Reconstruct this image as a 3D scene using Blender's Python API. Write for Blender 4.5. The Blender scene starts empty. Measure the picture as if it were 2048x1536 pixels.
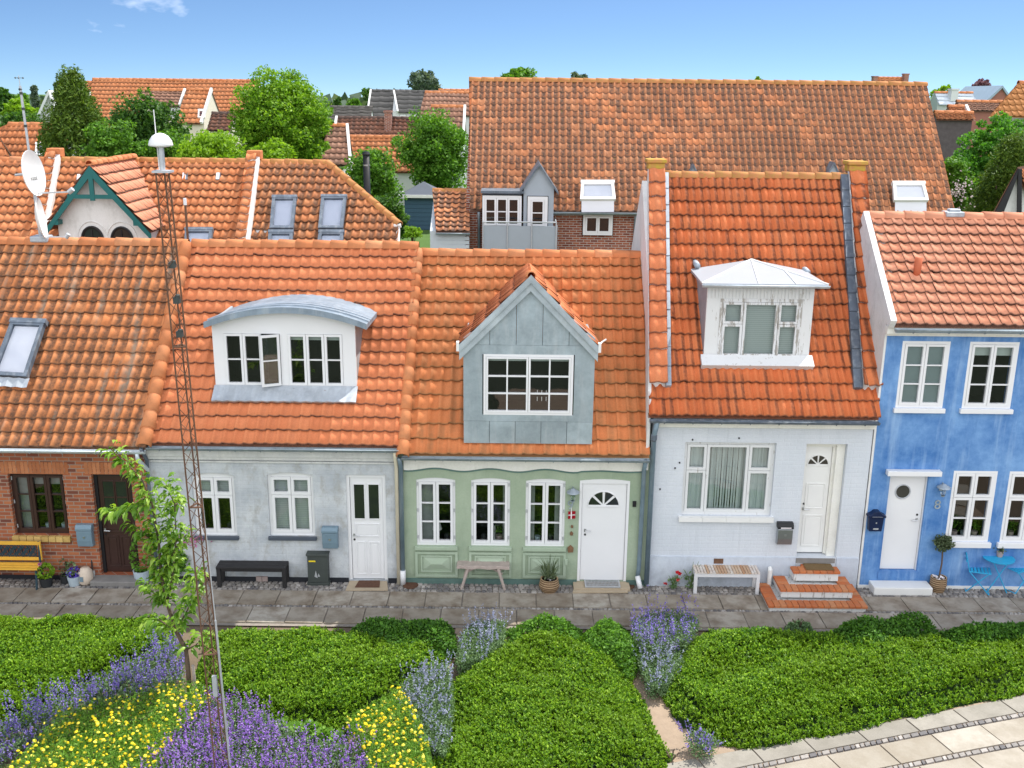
import bpy, math, random
import numpy as np
from mathutils import Vector, Matrix
random.seed(11)
rng = np.random.default_rng(11)
SC = bpy.context.scene
COL = SC.collection
R = math.radians
# ---------------------------------------------------------------- camera model
F = 2040.0
PITCH, ROLL = R(15.7), R(0.6)
CAM = Vector((0, -18.2, 9.2))
_fw = Vector((0, math.cos(PITCH), -math.sin(PITCH)))
_r0 = Vector((1, 0, 0)); _u0 = Vector((0, math.sin(PITCH), math.cos(PITCH)))
_r = math.cos(ROLL) * _r0 + math.sin(ROLL) * _u0
_u = math.cos(ROLL) * _u0 - math.sin(ROLL) * _r0
def ray(px, py): return _r * (px - 1024) - _u * (py - 768) + _fw * F
def at(px, py, Y):
    d = ray(px, py); return CAM + d * ((Y - CAM.y) / d.y)
def gnd(px, py, Z=0.0):
    d = ray(px, py); return CAM + d * ((Z - CAM.z) / d.z)
def onpl(px, py, p0, n):
    d = ray(px, py); return CAM + d * ((p0 - CAM).dot(n) / d.dot(n))
def rc(x0, y0, x1, y1, Y):
    xm, ym = (x0 + x1) / 2, (y0 + y1) / 2
    return at(x0, ym, Y).x, at(x1, ym, Y).x, at(xm, y1, Y).z, at(xm, y0, Y).z
def mpp(px, py, Y): return at(px + 1, py, Y).x - at(px, py, Y).x
def gz(y):
    t = min(max((y - 7) / 25.0, 0), 1); a = 3.1 * t
    t = min(max((y - 32) / 60.0, 0), 1); return a + 1.2 * t
cam = bpy.data.cameras.new("camera"); co = bpy.data.objects.new("camera", cam); COL.objects.link(co)
cam.sensor_width = 36; cam.lens = 36 * F / 2048; cam.clip_end = 5000; cam.clip_start = 0.1
_m = Matrix((_r, _u, -_fw)).transposed().to_4x4(); _m.translation = CAM
co.matrix_world = _m; SC.camera = co
# ---------------------------------------------------------------- object helpers
def tag(o, label=None, cat=None, group=None, kind=None):
    for k, v in (("label", label), ("category", cat), ("group", group), ("kind", kind)):
        if v: o[k] = v
    return o
def wl(o):
    v = Vector((0, 0, 0))
    while o is not None: v += o.location; o = o.parent
    return v
def empty(name, loc, label, cat, group=None):
    o = bpy.data.objects.new(name, None); COL.objects.link(o); o.location = loc; o.empty_display_size = .2
    return tag(o, label, cat, group)
def np_mesh(name, V, Q, mats, par=None, uv=None, mi=None, smooth=False, loc=None):
    V = np.asarray(V, dtype=np.float32); Q = np.asarray(Q, dtype=np.int32)
    off = np.array(wl(par)) if par is not None else np.array(loc if loc is not None else (0, 0, 0))
    V = V - off.astype(np.float32)
    me = bpy.data.meshes.new(name); n = len(Q); k = Q.shape[1]
    me.vertices.add(len(V)); me.vertices.foreach_set("co", V.ravel())
    me.loops.add(n * k); me.loops.foreach_set("vertex_index", Q.ravel())
    me.polygons.add(n); me.polygons.foreach_set("loop_start", np.arange(0, n * k, k, dtype=np.int32))
    me.polygons.foreach_set("loop_total", np.full(n, k, dtype=np.int32))
    if mi is not None: me.polygons.foreach_set("material_index", np.asarray(mi, dtype=np.int32))
    me.polygons.foreach_set("use_smooth", np.full(n, smooth, dtype=bool))
    if uv is not None:
        l = me.uv_layers.new(name="UVMap"); l.data.foreach_set("uv", np.asarray(uv, dtype=np.float32)[Q.ravel()].ravel())
    me.update(calc_edges=True)
    for m in (mats if isinstance(mats, (list, tuple)) else [mats]): me.materials.append(m)
    o = bpy.data.objects.new(name, me); COL.objects.link(o)
    if par is not None: o.parent = par
    elif loc is not None: o.location = loc
    return o
class MB:
    def __init__(s, o=(0, 0, 0), rz=0):
        s.v = []; s.f = []; s.m = []; s.o = Vector(o); s.c, s.s = math.cos(rz), math.sin(rz)
    def P(s, p): return (s.o.x + p[0] * s.c - p[1] * s.s, s.o.y + p[0] * s.s + p[1] * s.c, s.o.z + p[2])
    def add(s, vs, fs, m=0):
        b = len(s.v); s.v += [s.P(p) for p in vs]; s.f += [tuple(b + i for i in f) for f in fs]; s.m += [m] * len(fs); return s
    def box(s, x0, x1, y0, y1, z0, z1, m=0):
        return s.add([(x0, y0, z0), (x1, y0, z0), (x1, y1, z0), (x0, y1, z0), (x0, y0, z1), (x1, y0, z1), (x1, y1, z1), (x0, y1, z1)],
                     [(0, 3, 2, 1), (4, 5, 6, 7), (0, 1, 5, 4), (1, 2, 6, 5), (2, 3, 7, 6), (3, 0, 4, 7)], m)
    def bar(s, p, q, w, h, m=0, up=(0, 0, 1)):
        p, q = Vector(p), Vector(q); d = (q - p).normalized(); up = Vector(up)
        if abs(d.dot(up)) > .98: up = Vector((0, 1, 0))
        a = d.cross(up).normalized() * (w / 2); b = a.cross(d).normalized() * (h / 2)
        vs = [p - a - b, p + a - b, p + a + b, p - a + b, q - a - b, q + a - b, q + a + b, q - a + b]
        return s.add(vs, [(0, 3, 2, 1), (4, 5, 6, 7), (0, 1, 5, 4), (1, 2, 6, 5), (2, 3, 7, 6), (3, 0, 4, 7)], m)
    def tube(s, pts, r, n=8, m=0):
        pts = [Vector(p) for p in pts]; k = len(pts); rs = r if isinstance(r, (list, tuple)) else [r] * k
        vs = []; fs = []; a = None
        for i, p in enumerate(pts):
            d = (pts[min(i + 1, k - 1)] - pts[max(i - 1, 0)]).normalized()
            if a is None:
                a = d.cross(Vector((0, 0, 1)));
                if a.length < .05: a = d.cross(Vector((0, 1, 0)))
            a = (a - d * a.dot(d)).normalized(); b = d.cross(a)
            for j in range(n):
                t = 2 * math.pi * j / n; vs.append(p + (a * math.cos(t) + b * math.sin(t)) * rs[i])
        for i in range(k - 1):
            for j in range(n):
                fs.append((i * n + j, i * n + (j + 1) % n, (i + 1) * n + (j + 1) % n, (i + 1) * n + j))
        fs.append(tuple(range(n - 1, -1, -1))); fs.append(tuple(range((k - 1) * n, k * n)))
        return s.add(vs, fs, m)
    def prism(s, poly, d, m=0):
        n = len(poly); d = Vector(d); vs = [Vector(p) for p in poly]; vs += [p + d for p in vs]
        fs = [tuple(range(n)), tuple(range(2 * n - 1, n - 1, -1))] + [(i, n + i, n + (i + 1) % n, (i + 1) % n) for i in range(n)]
        return s.add(vs, fs, m)
    def lathe(s, prof, c=(0, 0, 0), n=16, m=0):
        vs = []; k = len(prof)
        for r, z in prof:
            for j in range(n):
                t = 2 * math.pi * j / n; vs.append((c[0] + r * math.cos(t), c[1] + r * math.sin(t), c[2] + z))
        fs = [(i * n + j, i * n + (j + 1) % n, (i + 1) * n + (j + 1) % n, (i + 1) * n + j) for i in range(k - 1) for j in range(n)]
        fs += [tuple(range(n - 1, -1, -1)), tuple(range((k - 1) * n, k * n))]
        return s.add(vs, fs, m)
    def quad(s, a, b, c, d, m=0): return s.add([a, b, c, d], [(0, 1, 2, 3)], m)
    def build(s, name, mats, par=None, smooth=False, bevel=0, label=None):
        off = wl(par) if par is not None else Vector((0, 0, 0))
        me = bpy.data.meshes.new(name)
        me.from_pydata([(v[0] - off.x, v[1] - off.y, v[2] - off.z) for v in s.v], [], s.f)
        for m in (mats if isinstance(mats, (list, tuple)) else [mats]): me.materials.append(m)
        if len(me.materials) > 1: me.polygons.foreach_set("material_index", s.m)
        if smooth: me.polygons.foreach_set("use_smooth", [True] * len(me.polygons))
        me.update(); o = bpy.data.objects.new(name, me); COL.objects.link(o)
        if par is not None: o.parent = par
        if smooth == 'auto':
            try:
                md = o.modifiers.new("es", 'EDGE_SPLIT'); md.split_angle = R(40)
            except Exception: pass
        if bevel:
            b = o.modifiers.new("bevel", 'BEVEL'); b.width = bevel; b.segments = 2; b.limit_method = 'ANGLE'
        if label: o["label"] = label
        return o
# ---------------------------------------------------------------- materials
class NT:
    def __init__(s, name):
        s.mat = bpy.data.materials.new(name); s.mat.use_nodes = True; s.t = s.mat.node_tree; s.t.nodes.clear()
        s.out = s.t.nodes.new('ShaderNodeOutputMaterial')
    def n(s, typ, ins=None, **kw):
        nd = s.t.nodes.new(typ)
        for k, v in kw.items(): setattr(nd, k, v)
        for k, v in (ins or {}).items():
            if isinstance(v, bpy.types.NodeSocket): s.t.links.new(v, nd.inputs[k])
            else: nd.inputs[k].default_value = v
        return nd
    def math(s, op, a, b=0.0, c=None):
        d = {0: a, 1: b}
        if c is not None: d[2] = c
        return s.n('ShaderNodeMath', d, operation=op).outputs[0]
    def noise(s, vec, scale, detail=4, rough=.6):
        return s.n('ShaderNodeTexNoise', {'Vector': vec, 'Scale': scale, 'Detail': detail, 'Roughness': rough}).outputs['Fac']
    def ramp(s, fac, stops, interp='LINEAR'):
        nd = s.n('ShaderNodeValToRGB', {'Fac': fac}); cr = nd.color_ramp; cr.interpolation = interp
        while len(cr.elements) < len(stops): cr.elements.new(.5)
        for e, (p, c) in zip(cr.elements, stops):
            e.position = p; e.color = (c, c, c, 1) if isinstance(c, (int, float)) else (*c, 1)
        return nd.outputs['Color']
    def mix(s, fac, a, b, typ='MIX'):
        nd = s.n('ShaderNodeMix', data_type='RGBA', blend_type=typ)
        for i, v in ((0, fac), (6, a), (7, b)):
            if isinstance(v, bpy.types.NodeSocket): s.t.links.new(v, nd.inputs[i])
            elif isinstance(v, (int, float)) and i == 0: nd.inputs[i].default_value = v
            else: nd.inputs[i].default_value = (*v, 1)
        return nd.outputs[2]
    def coord(s, which='Object'): return s.n('ShaderNodeTexCoord').outputs[which]
    def scale(s, vec, sx, sy, sz): return s.n('ShaderNodeMapping', {'Vector': vec, 'Scale': (sx, sy, sz)}).outputs[0]
    def bsdf(s, col, rough=.8, metal=0.0, bump=None, bstr=.3, bdist=.01, spec=.3):
        p = s.n('ShaderNodeBsdfPrincipled', {'Roughness': rough, 'Metallic': metal})
        p.inputs['Specular IOR Level'].default_value = spec
        if isinstance(col, bpy.types.NodeSocket): s.t.links.new(col, p.inputs['Base Color'])
        else: p.inputs['Base Color'].default_value = (*col, 1)
        if bump is not None:
            b = s.n('ShaderNodeBump', {'Height': bump, 'Strength': bstr, 'Distance': bdist}); s.t.links.new(b.outputs[0], p.inputs['Normal'])
        return p.outputs[0]
    def done(s, sh): s.t.links.new(sh, s.out.inputs['Surface']); return s.mat
def mul(c, k): return tuple(x * k for x in c)
def simple(name, col, rough=.6, metal=0, var=.15, sc=6, spec=.3, bstr=.15):
    t = NT(name); v = t.coord(); n = t.noise(v, sc, 5)
    return t.done(t.bsdf(t.mix(n, mul(col, 1 - var), mul(col, 1 + var)), rough, metal, t.noise(v, sc * 8, 3), bstr, .004, spec))
def tile_mat(name, c1, c2, c3, dark=.3, cover=0.0, dcol=(.06, .05, .045), trough=.5, tw=.28, lich=0.0, moss=0.0, big=.25, nsc=1.0, streak=0.0):
    t = NT(name); uv = t.coord('UV'); ob = t.coord()
    cell = t.n('ShaderNodeVectorMath', {0: uv}, operation='FLOOR').outputs[0]
    w = t.n('ShaderNodeTexWhiteNoise', {'Vector': cell}, noise_dimensions='2D')
    rnd, rcol = w.outputs['Value'], w.outputs['Color']
    sp = t.n('ShaderNodeSeparateColor', {0: rcol}); r2 = sp.outputs[1]; r3 = sp.outputs[2]
    soft = lambda c: tuple(a * .6 + b * .4 for a, b in zip(c, c2))
    col = t.ramp(rnd, [(0, soft(c1)), (.5, c2), (1, soft(c3))])
    fine = t.noise(ob, 45, 5, .7); bigf = t.noise(ob, 1.1 * nsc, 4)
    col = t.mix(t.ramp(bigf, [(.35, 0.0), (.7, big)]), col, mul(c2, .55))
    col = t.mix(t.math('MULTIPLY', t.ramp(fine, [(.3, 1.0), (.62, 0.0)]), .4), col, mul(c2, .5))
    su = t.n('ShaderNodeSeparateXYZ', {0: uv}); fu = t.math('FRACT', su.outputs[0]); fv = t.math('FRACT', su.outputs[1])
    d = t.math('ABSOLUTE', t.math('SUBTRACT', fu, trough))
    msk = t.ramp(d, [(tw * .45, 1.0), (tw, 0.0)])
    patch = t.noise(t.scale(ob, 1, .5, .5), 2.2 * nsc, 5, .65)
    pm = t.ramp(t.math('ADD', patch, t.math('MULTIPLY', t.math('SUBTRACT', r2, .5), .35)), [(.42 - cover, 0.0), (.62 - cover, 1.0)])
    fm = t.ramp(t.noise(ob, 14, 4, .7), [(.3, .35), (.6, 1.0)])
    k = t.math('MULTIPLY', t.math('MULTIPLY', msk, pm), t.math('MULTIPLY', fm, dark))
    col = t.mix(k, col, dcol)
    # grime, and the shade under each tile painted along its lower edge
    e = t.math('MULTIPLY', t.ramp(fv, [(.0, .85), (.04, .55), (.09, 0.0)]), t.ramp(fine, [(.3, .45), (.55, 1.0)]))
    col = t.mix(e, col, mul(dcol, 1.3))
    if streak:
        s = t.noise(t.scale(ob, 1.6, .18, .18), 2.2, 4, .6)
        col = t.mix(t.math('MULTIPLY', t.ramp(s, [(.55, 0.0), (.68, 1.0)]), t.math('MULTIPLY', fm, streak)), col, (.33, .33, .27))
    if lich:
        l = t.ramp(t.noise(ob, 7, 6, .75), [(.62, 0.0), (.68, lich)]); col = t.mix(l, col, (.42, .34, .06))
    if moss:
        l = t.ramp(t.noise(ob, 5, 6, .75), [(.58, 0.0), (.68, moss)]); col = t.mix(l, col, (.16, .14, .05))
    return t.done(t.bsdf(col, .75, 0, fine, .25, .006, .25))
def plaster(name, base, alt, alt2=None, sc=.9, streak=0.0, brick=.0, bump=.2, stain=.5):
    t = NT(name); ob = t.coord()
    col = t.mix(t.ramp(t.noise(ob, sc, 6, .65), [(.38, 0.0), (.66, 1.0)]), base, alt)
    if alt2: col = t.mix(t.ramp(t.noise(t.scale(ob, 1.7, 1.7, 1.1), sc * 1.7, 7, .7), [(.5, 0.0), (.68, stain)]), col, alt2)
    if streak:
        s = t.noise(t.scale(ob, 3.2, 1, .28), 1.3, 5, .6)
        col = t.mix(t.ramp(s, [(.48, 0.0), (.72, streak)]), col, mul(base, 1.0) if not alt2 else alt)
    fine = t.noise(ob, 30, 5, .7)
    col = t.mix(t.ramp(fine, [(.3, .18), (.6, 0.0)]), col, mul(base, .6))
    zz = t.n('ShaderNodeSeparateXYZ', {0: ob}).outputs[2]; run = t.noise(t.scale(ob, 5, 5, .35), 1.6, 6, .7)
    col = t.mix(t.math('MULTIPLY', t.ramp(zz, [(.0, .75), (.55, 0.0)]), t.ramp(t.noise(ob, 4, 6, .7), [(.35, 0.0), (.65, 1.0)])), col, mul(base, .55))
    col = t.mix(t.ramp(run, [(.55, 0.0), (.72, .3)]), col, mul(base, .72))
    h = t.math('MULTIPLY', fine, .5)
    if brick:
        sx = t.n('ShaderNodeSeparateXYZ', {0: ob}); v = t.n('ShaderNodeCombineXYZ', {0: sx.outputs[0], 1: sx.outputs[2], 2: 0.0}).outputs[0]
        b = t.n('ShaderNodeTexBrick', {'Vector': v, 'Color1': (1, 1, 1, 1), 'Color2': (.85, .85, .85, 1), 'Mortar': (0, 0, 0, 1), 'Scale': 1.0, 'Mortar Size': .008, 'Mortar Smooth': .6, 'Brick Width': .24, 'Row Height': .075})
        h = t.math('ADD', h, t.math('MULTIPLY', b.outputs['Color'], brick))
    return t.done(t.bsdf(col, .85, 0, h, bump, .012, .2))
def brick_mat(name, c1, c2, c3, mortar, bw=.225, rh=.075):
    t = NT(name); ob = t.coord(); sx = t.n('ShaderNodeSeparateXYZ', {0: ob})
    v = t.n('ShaderNodeCombineXYZ', {0: t.math('ADD', sx.outputs[0], sx.outputs[1]), 1: sx.outputs[2], 2: 0.0}).outputs[0]
    b = t.n('ShaderNodeTexBrick', {'Vector': v, 'Color1': (0, 0, 0, 1), 'Color2': (1, 1, 1, 1), 'Mortar': (.5, .5, .5, 1), 'Scale': 1.0, 'Mortar Size': .009, 'Mortar Smooth': .15, 'Bias': 0.0, 'Brick Width': bw, 'Row Height': rh})
    f = b.outputs['Fac']
    col = t.ramp(b.outputs['Color'], [(0, c1), (.4, c2), (1, c3)])
    col = t.mix(t.ramp(t.noise(ob, 1.4, 5), [(.4, 0.0), (.7, .5)]), col, mul(c2, .6))
    n = t.noise(ob, 40, 4); col = t.mix(t.math('MULTIPLY', n, .35), col, mul(c1, .7))
    col = t.mix(f, col, mortar)
    return t.done(t.bsdf(col, .85, 0, t.math('ADD', t.math('MULTIPLY', f, -1.0), t.math('MULTIPLY', n, .4)), .5, .01, .2))
def island(name, stops, rough=.85, nsc=8, nk=.35, ncol=None, spec=.2, edge=None):
    t = NT(name); ob = t.coord(); r = t.n('ShaderNodeNewGeometry').outputs['Random Per Island']
    col = t.ramp(r, stops); n = t.noise(ob, nsc, 6, .65)
    col = t.mix(t.ramp(n, [(.4, 0.0), (.65, nk)]), col, ncol or mul(stops[0][1], .5))
    f = t.noise(ob, nsc * 8, 4); col = t.mix(t.math('MULTIPLY', f, .25), col, mul(stops[-1][1], .5))
    return t.done(t.bsdf(col, rough, 0, f, .3, .005, spec))
def leaf_mat(name, stops, tr=.35, rough=.55, big=None, spec=.25, trc=None):
    t = NT(name); g = t.n('ShaderNodeNewGeometry'); r = g.outputs['Random Per Island']
    col = t.ramp(r, stops)
    if big: col = t.mix(t.ramp(t.noise(t.coord(), big[0], 3), [(.42, 0.0), (.62, big[2])]), col, big[1])
    a = t.bsdf(col, rough, 0, None, spec=spec)
    tc = t.mix(1.0, col, trc or (1.5, 1.5, .5), 'MULTIPLY')
    b = t.n('ShaderNodeBsdfTranslucent', {'Color': tc}).outputs[0]
    return t.done(t.n('ShaderNodeMixShader', {0: tr, 1: a, 2: b}).outputs[0])
def glass_mat(name, tint=(.8, .85, .85), k=.07):
    t = NT(name); tr = t.n('ShaderNodeBsdfTransparent', {'Color': (*tint, 1)}).outputs[0]
    gl = t.n('ShaderNodeBsdfGlossy', {'Color': (1, 1, 1, 1), 'Roughness': .015}).outputs[0]
    b = t.n('ShaderNodeBump', {'Height': t.noise(t.coord(), 1.7, 1), 'Strength': .08, 'Distance': .05}).outputs[0]
    t.t.links.new(b, gl.node.inputs['Normal'])
    lw = t.n('ShaderNodeLayerWeight', {'Blend': .25}).outputs['Fresnel']
    return t.done(t.n('ShaderNodeMixShader', {0: t.math('ADD', t.math('MULTIPLY', lw, .8), k), 1: tr, 2: gl}).outputs[0])
def zinc_mat(name, col, rough=.5, metal=.45, panel=None):
    t = NT(name); ob = t.coord(); r = t.n('ShaderNodeNewGeometry').outputs['Random Per Island']
    n = t.noise(ob, 2.2, 6, .7); n2 = t.noise(t.scale(ob, 4, 4, .6), 2, 4)
    c = t.mix(t.ramp(n, [(.35, 0.0), (.68, 1.0)]), mul(col, .78), mul(col, 1.25))
    c = t.mix(t.ramp(n2, [(.5, 0.0), (.75, .35)]), c, (.62, .65, .66))
    c = t.mix(t.math('MULTIPLY', r, .35), c, mul(col, .7))
    return t.done(t.bsdf(c, rough, metal, t.noise(ob, 3, 2), .1, .01, .4))
def peel_mat(name, paint, wood, amt=.58):
    t = NT(name); ob = t.coord(); s = t.noise(t.scale(ob, 7, 7, 1.1), 2.2, 7, .75)
    c = t.mix(t.ramp(s, [(amt, 0.0), (amt + .04, 1.0)]), paint, wood)
    return t.done(t.bsdf(c, .7, 0, s, .3, .006, .25))
M = {}
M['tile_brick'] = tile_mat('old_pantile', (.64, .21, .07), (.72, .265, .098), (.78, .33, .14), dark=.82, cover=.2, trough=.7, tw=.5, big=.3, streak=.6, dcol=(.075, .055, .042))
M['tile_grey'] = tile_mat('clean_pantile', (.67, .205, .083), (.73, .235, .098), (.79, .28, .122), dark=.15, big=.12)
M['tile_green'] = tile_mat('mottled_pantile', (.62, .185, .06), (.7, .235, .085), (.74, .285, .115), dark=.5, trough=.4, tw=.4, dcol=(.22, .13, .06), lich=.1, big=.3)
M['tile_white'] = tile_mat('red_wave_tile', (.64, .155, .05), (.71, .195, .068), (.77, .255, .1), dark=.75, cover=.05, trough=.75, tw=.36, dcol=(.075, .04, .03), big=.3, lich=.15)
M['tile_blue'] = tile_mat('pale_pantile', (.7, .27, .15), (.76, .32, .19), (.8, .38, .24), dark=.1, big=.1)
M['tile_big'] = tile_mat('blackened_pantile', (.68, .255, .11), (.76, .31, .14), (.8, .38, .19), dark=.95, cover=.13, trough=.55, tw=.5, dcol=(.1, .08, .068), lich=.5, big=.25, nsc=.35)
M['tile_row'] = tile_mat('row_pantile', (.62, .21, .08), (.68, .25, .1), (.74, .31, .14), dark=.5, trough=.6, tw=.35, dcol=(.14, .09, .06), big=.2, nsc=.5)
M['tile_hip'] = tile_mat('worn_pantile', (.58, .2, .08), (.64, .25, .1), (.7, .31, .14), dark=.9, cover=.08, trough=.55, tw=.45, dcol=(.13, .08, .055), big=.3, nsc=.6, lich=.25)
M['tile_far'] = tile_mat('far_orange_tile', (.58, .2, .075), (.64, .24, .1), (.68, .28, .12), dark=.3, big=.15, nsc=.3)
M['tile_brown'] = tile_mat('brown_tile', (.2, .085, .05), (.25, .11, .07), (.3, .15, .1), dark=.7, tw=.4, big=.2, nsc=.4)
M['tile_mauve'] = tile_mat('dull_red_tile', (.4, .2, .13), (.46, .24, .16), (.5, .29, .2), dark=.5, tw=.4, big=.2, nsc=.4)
M['slate'] = simple('dark_fibre_roof', (.115, .11, .105), .8, 0, .35, 1.2)
M['thatch'] = simple('grey_thatch', (.13, .12, .11), .95, 0, .5, 2.5, bstr=.6)
M['ridge'] = island('ridge_tile_clay', [(0, (.6, .2, .075)), (.6, (.68, .25, .1)), (1, (.74, .32, .15))], .75, 5, .35, (.3, .15, .08))
M['ridge_pale'] = island('pale_ridge_clay', [(0, (.68, .27, .16)), (1, (.76, .35, .21))], .75, 5, .2, (.4, .2, .12))
M['ridge_moss'] = island('mossy_ridge_clay', [(0, (.5, .19, .08)), (1, (.62, .26, .11))], .8, 14, .6, (.42, .3, .07))
M['brick'] = brick_mat('red_brick', (.13, .05, .04), (.4, .12, .055), (.5, .18, .075), (.3, .22, .17))
M['brick_far'] = brick_mat('dark_red_brick', (.2, .06, .04), (.34, .1, .055), (.42, .15, .08), (.46, .42, .38))
M['ybrick'] = island('yellow_brick', [(0, (.5, .32, .1)), (1, (.62, .42, .15))], .8)
M['grey_wall'] = plaster('weathered_grey_limewash', (.43, .465, .5), (.63, .655, .67), (.36, .35, .32), 1.5, 0, .8, .35, .85)
M['grey_trim'] = plaster('dirty_cornice', (.6, .61, .6), (.7, .7, .67), (.42, .43, .42), 1.6, 0, 0, .2, .5)
M['green_wall'] = plaster('sage_green_limewash', (.31, .385, .275), (.4, .475, .355), (.24, .32, .235), .8, .0, 0, .25, .5)
M['green_dark'] = plaster('dark_green_plinth', (.11, .19, .17), (.14, .23, .2), None, 2)
M['green_trim'] = plaster('pale_green_sill', (.36, .45, .33), (.42, .5, .39), None, 2)
M['white_wall'] = plaster('white_painted_brick', (.6, .64, .69), (.67, .7, .745), (.53, .57, .62), .6, 0, .8, .3, .4)
M['white_plinth'] = plaster('bluish_white_plinth', (.51, .56, .64), (.58, .63, .69), (.42, .45, .5), 1.5, 0, 0, .2, .5)
M['cream'] = plaster('cream_cornice', (.78, .77, .71), (.83, .82, .77), (.6, .58, .5), 2, 0, 0, .1, .3)
M['blue_wall'] = plaster('blue_limewash', (.085, .225, .56), (.19, .36, .68), (.3, .47, .76), .75, .0, 0, .2, .45)
_t = NT('blue_limewash'); _o = _t.coord()
_c = _t.mix(_t.ramp(_t.noise(_o, 1.0, 7, .72), [(.38, 0.0), (.64, 1.0)]), (.06, .175, .43), (.19, .36, .64))
_s = _t.noise(_t.scale(_o, 3.0, 1, .32), 1.5, 6, .65)
_c = _t.mix(_t.ramp(_s, [(.5, 0.0), (.75, .7)]), _c, (.34, .5, .72))
_s = _t.noise(_t.scale(_o, 2.1, 1, .5), 1.1, 6, .65)
_c = _t.mix(_t.ramp(_s, [(.52, 0.0), (.72, .65)]), _c, (.04, .135, .36))
M['blue_wall'] = _t.done(_t.bsdf(_c, .85, 0, _t.noise(_o, 25, 5), .25, .01, .2))
M['off_wall'] = plaster('stained_white_gable', (.72, .72, .7), (.78, .78, .77), (.5, .5, .47), 1.1, 0, 0, .2, .6)
M['white'] = simple('white_gloss_paint', (.76, .765, .775), .35, 0, .04, 2, .4, .03)
M['white_old'] = simple('dull_white_paint', (.76, .76, .74), .55, 0, .08, 3, .3)
M['peel'] = peel_mat('peeling_white_paint', (.68, .69, .7), (.36, .34, .31), .5)
M['peel_less'] = peel_mat('flaking_white_paint', (.68, .69, .69), (.4, .38, .35), .6)
M['glass'] = glass_mat('window_glass')
M['glass_sky'] = glass_mat('skylight_glass', (.9, .92, .95), .14)
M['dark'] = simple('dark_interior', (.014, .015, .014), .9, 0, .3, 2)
M['dark_glass'] = simple('dark_door_glass', (.02, .025, .022), .06, 0, .3, 3, .6, 0)
M['blind'] = None
_t = NT('slatted_blind'); _z = _t.n('ShaderNodeSeparateXYZ', {0: _t.coord()}).outputs[2]
_w = _t.math('FRACT', _t.math('MULTIPLY', _z, 26.0))
M['blind'] = _t.done(_t.bsdf(_t.ramp(_w, [(0, (.3, .34, .33)), (.25, (.52, .56, .54)), (1, (.6, .63, .61))]), .7))
_t = NT('net_curtain'); _o = _t.coord(); _n = _t.noise(_t.scale(_o, 9, 1, .25), 2.2, 4, .6)
M['curtain'] = _t.done(_t.bsdf(_t.ramp(_n, [(.3, (.36, .42, .42)), (.5, (.6, .66, .65)), (.75, (.72, .76, .74))]), .9, 0, _n, .6, .05))
M['drape'] = simple('grey_drape', (.3, .31, .3), .9, 0, .5, 5)
M['frost'] = simple('frosted_film', (.3, .36, .36), .5, 0, .1, 3)
M['roller'] = simple('pale_roller_blind', (.62, .68, .63), .8, 0, .06, 3)
M['sky_white'] = simple('sky_reflection_apron_white', (.75, .76, .8), .8, 0, .06, 2)  # painted stand-in for sky reflected in skylight panes, also white aprons
M['zinc'] = zinc_mat('zinc_sheet', (.35, .42, .455), .5, .35)
M['zinc_light'] = zinc_mat('pale_zinc', (.36, .42, .48), .5, .25)
M['zinc_dark'] = zinc_mat('dark_lead', (.13, .16, .2), .55, .2)
M['zinc_hood'] = zinc_mat('hood_zinc', (.25, .31, .37), .55, .3)
M['lichen_cap'] = island('lichened_cap_clay', [(0, (.52, .24, .09)), (1, (.56, .27, .1))], .85, 9, 1.0, (.5, .4, .05))
M['zinc_pale'] = zinc_mat('light_zinc', (.43, .495, .53), .5, .3)
M['lead'] = zinc_mat('lead_flashing', (.42, .46, .5), .6, .2)
M['white_roof'] = simple('white_painted_zinc', (.36, .38, .41), .45, 0, .05, 2)
M['brown'] = simple('dark_brown_paint', (.045, .022, .018), .35, 0, .2, 5, .4)
M['teal'] = simple('teal_bargeboard_paint', (.015, .13, .125), .4, 0, .12, 4)
M['black'] = simple('black_paint', (.018, .018, .02), .5, 0, .3, 6)
M['black_wood'] = simple('black_stained_wood', (.025, .024, .025), .6, 0, .4, 9)
M['tar'] = simple('tarred_plinth', (.02, .022, .028), .7, 0, .3, 4)
M['slate_sill'] = simple('dark_slate_sill', (.07, .085, .11), .5, 0, .15, 6)
M['steel'] = simple('brushed_steel', (.5, .51, .52), .3, .85, .1, 8)
M['gutter'] = zinc_mat('zinc_gutter', (.3, .36, .4), .45, .5)
M['gutter_light'] = zinc_mat('bright_gutter', (.6, .66, .7), .4, .3)
M['pipe_blue'] = zinc_mat('blue_grey_pipe', (.2, .28, .34), .5, .3)
M['pipe_cream'] = simple('cream_pipe', (.68, .62, .48), .6, 0, .2, 4)
M['rust'] = simple('rusty_painted_steel', (.14, .075, .045), .75, 0, .6, 7)
M['galv'] = simple('galvanised_steel', (.5, .52, .54), .5, .4, .25, 7)
M['mailblue'] = simple('blue_grey_metal', (.17, .25, .31), .45, .1, .12, 5)
M['navy'] = simple('navy_cast_metal', (.008, .018, .06), .4, .1, .2, 5)
M['cabinet'] = simple('dark_grey_green_cabinet', (.055, .065, .06), .6, 0, .25, 5)
M['yellow_wood'] = simple('yellow_varnished_wood', (.68, .38, .05), .5, 0, .2, 8)
M['driftwood'] = simple('weathered_bare_wood', (.42, .35, .31), .85, 0, .3, 9)
M['slat_wood'] = island('flaking_slats', [(0, (.46, .24, .12)), (.35, (.6, .44, .3)), (.5, (.7, .64, .56)), (1, (.74, .7, .65))], .8, 10, .5, (.4, .2, .1))
M['bench_white'] = simple('pale_grey_bench_paint', (.66, .66, .67), .6, 0, .15, 6)
M['castiron'] = simple('dark_blue_cast_iron', (.03, .06, .08), .5, .2, .4, 12)
M['cafe'] = simple('turquoise_blue_metal', (.03, .36, .62), .4, 0, .1, 6)
M['basket'] = None
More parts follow.
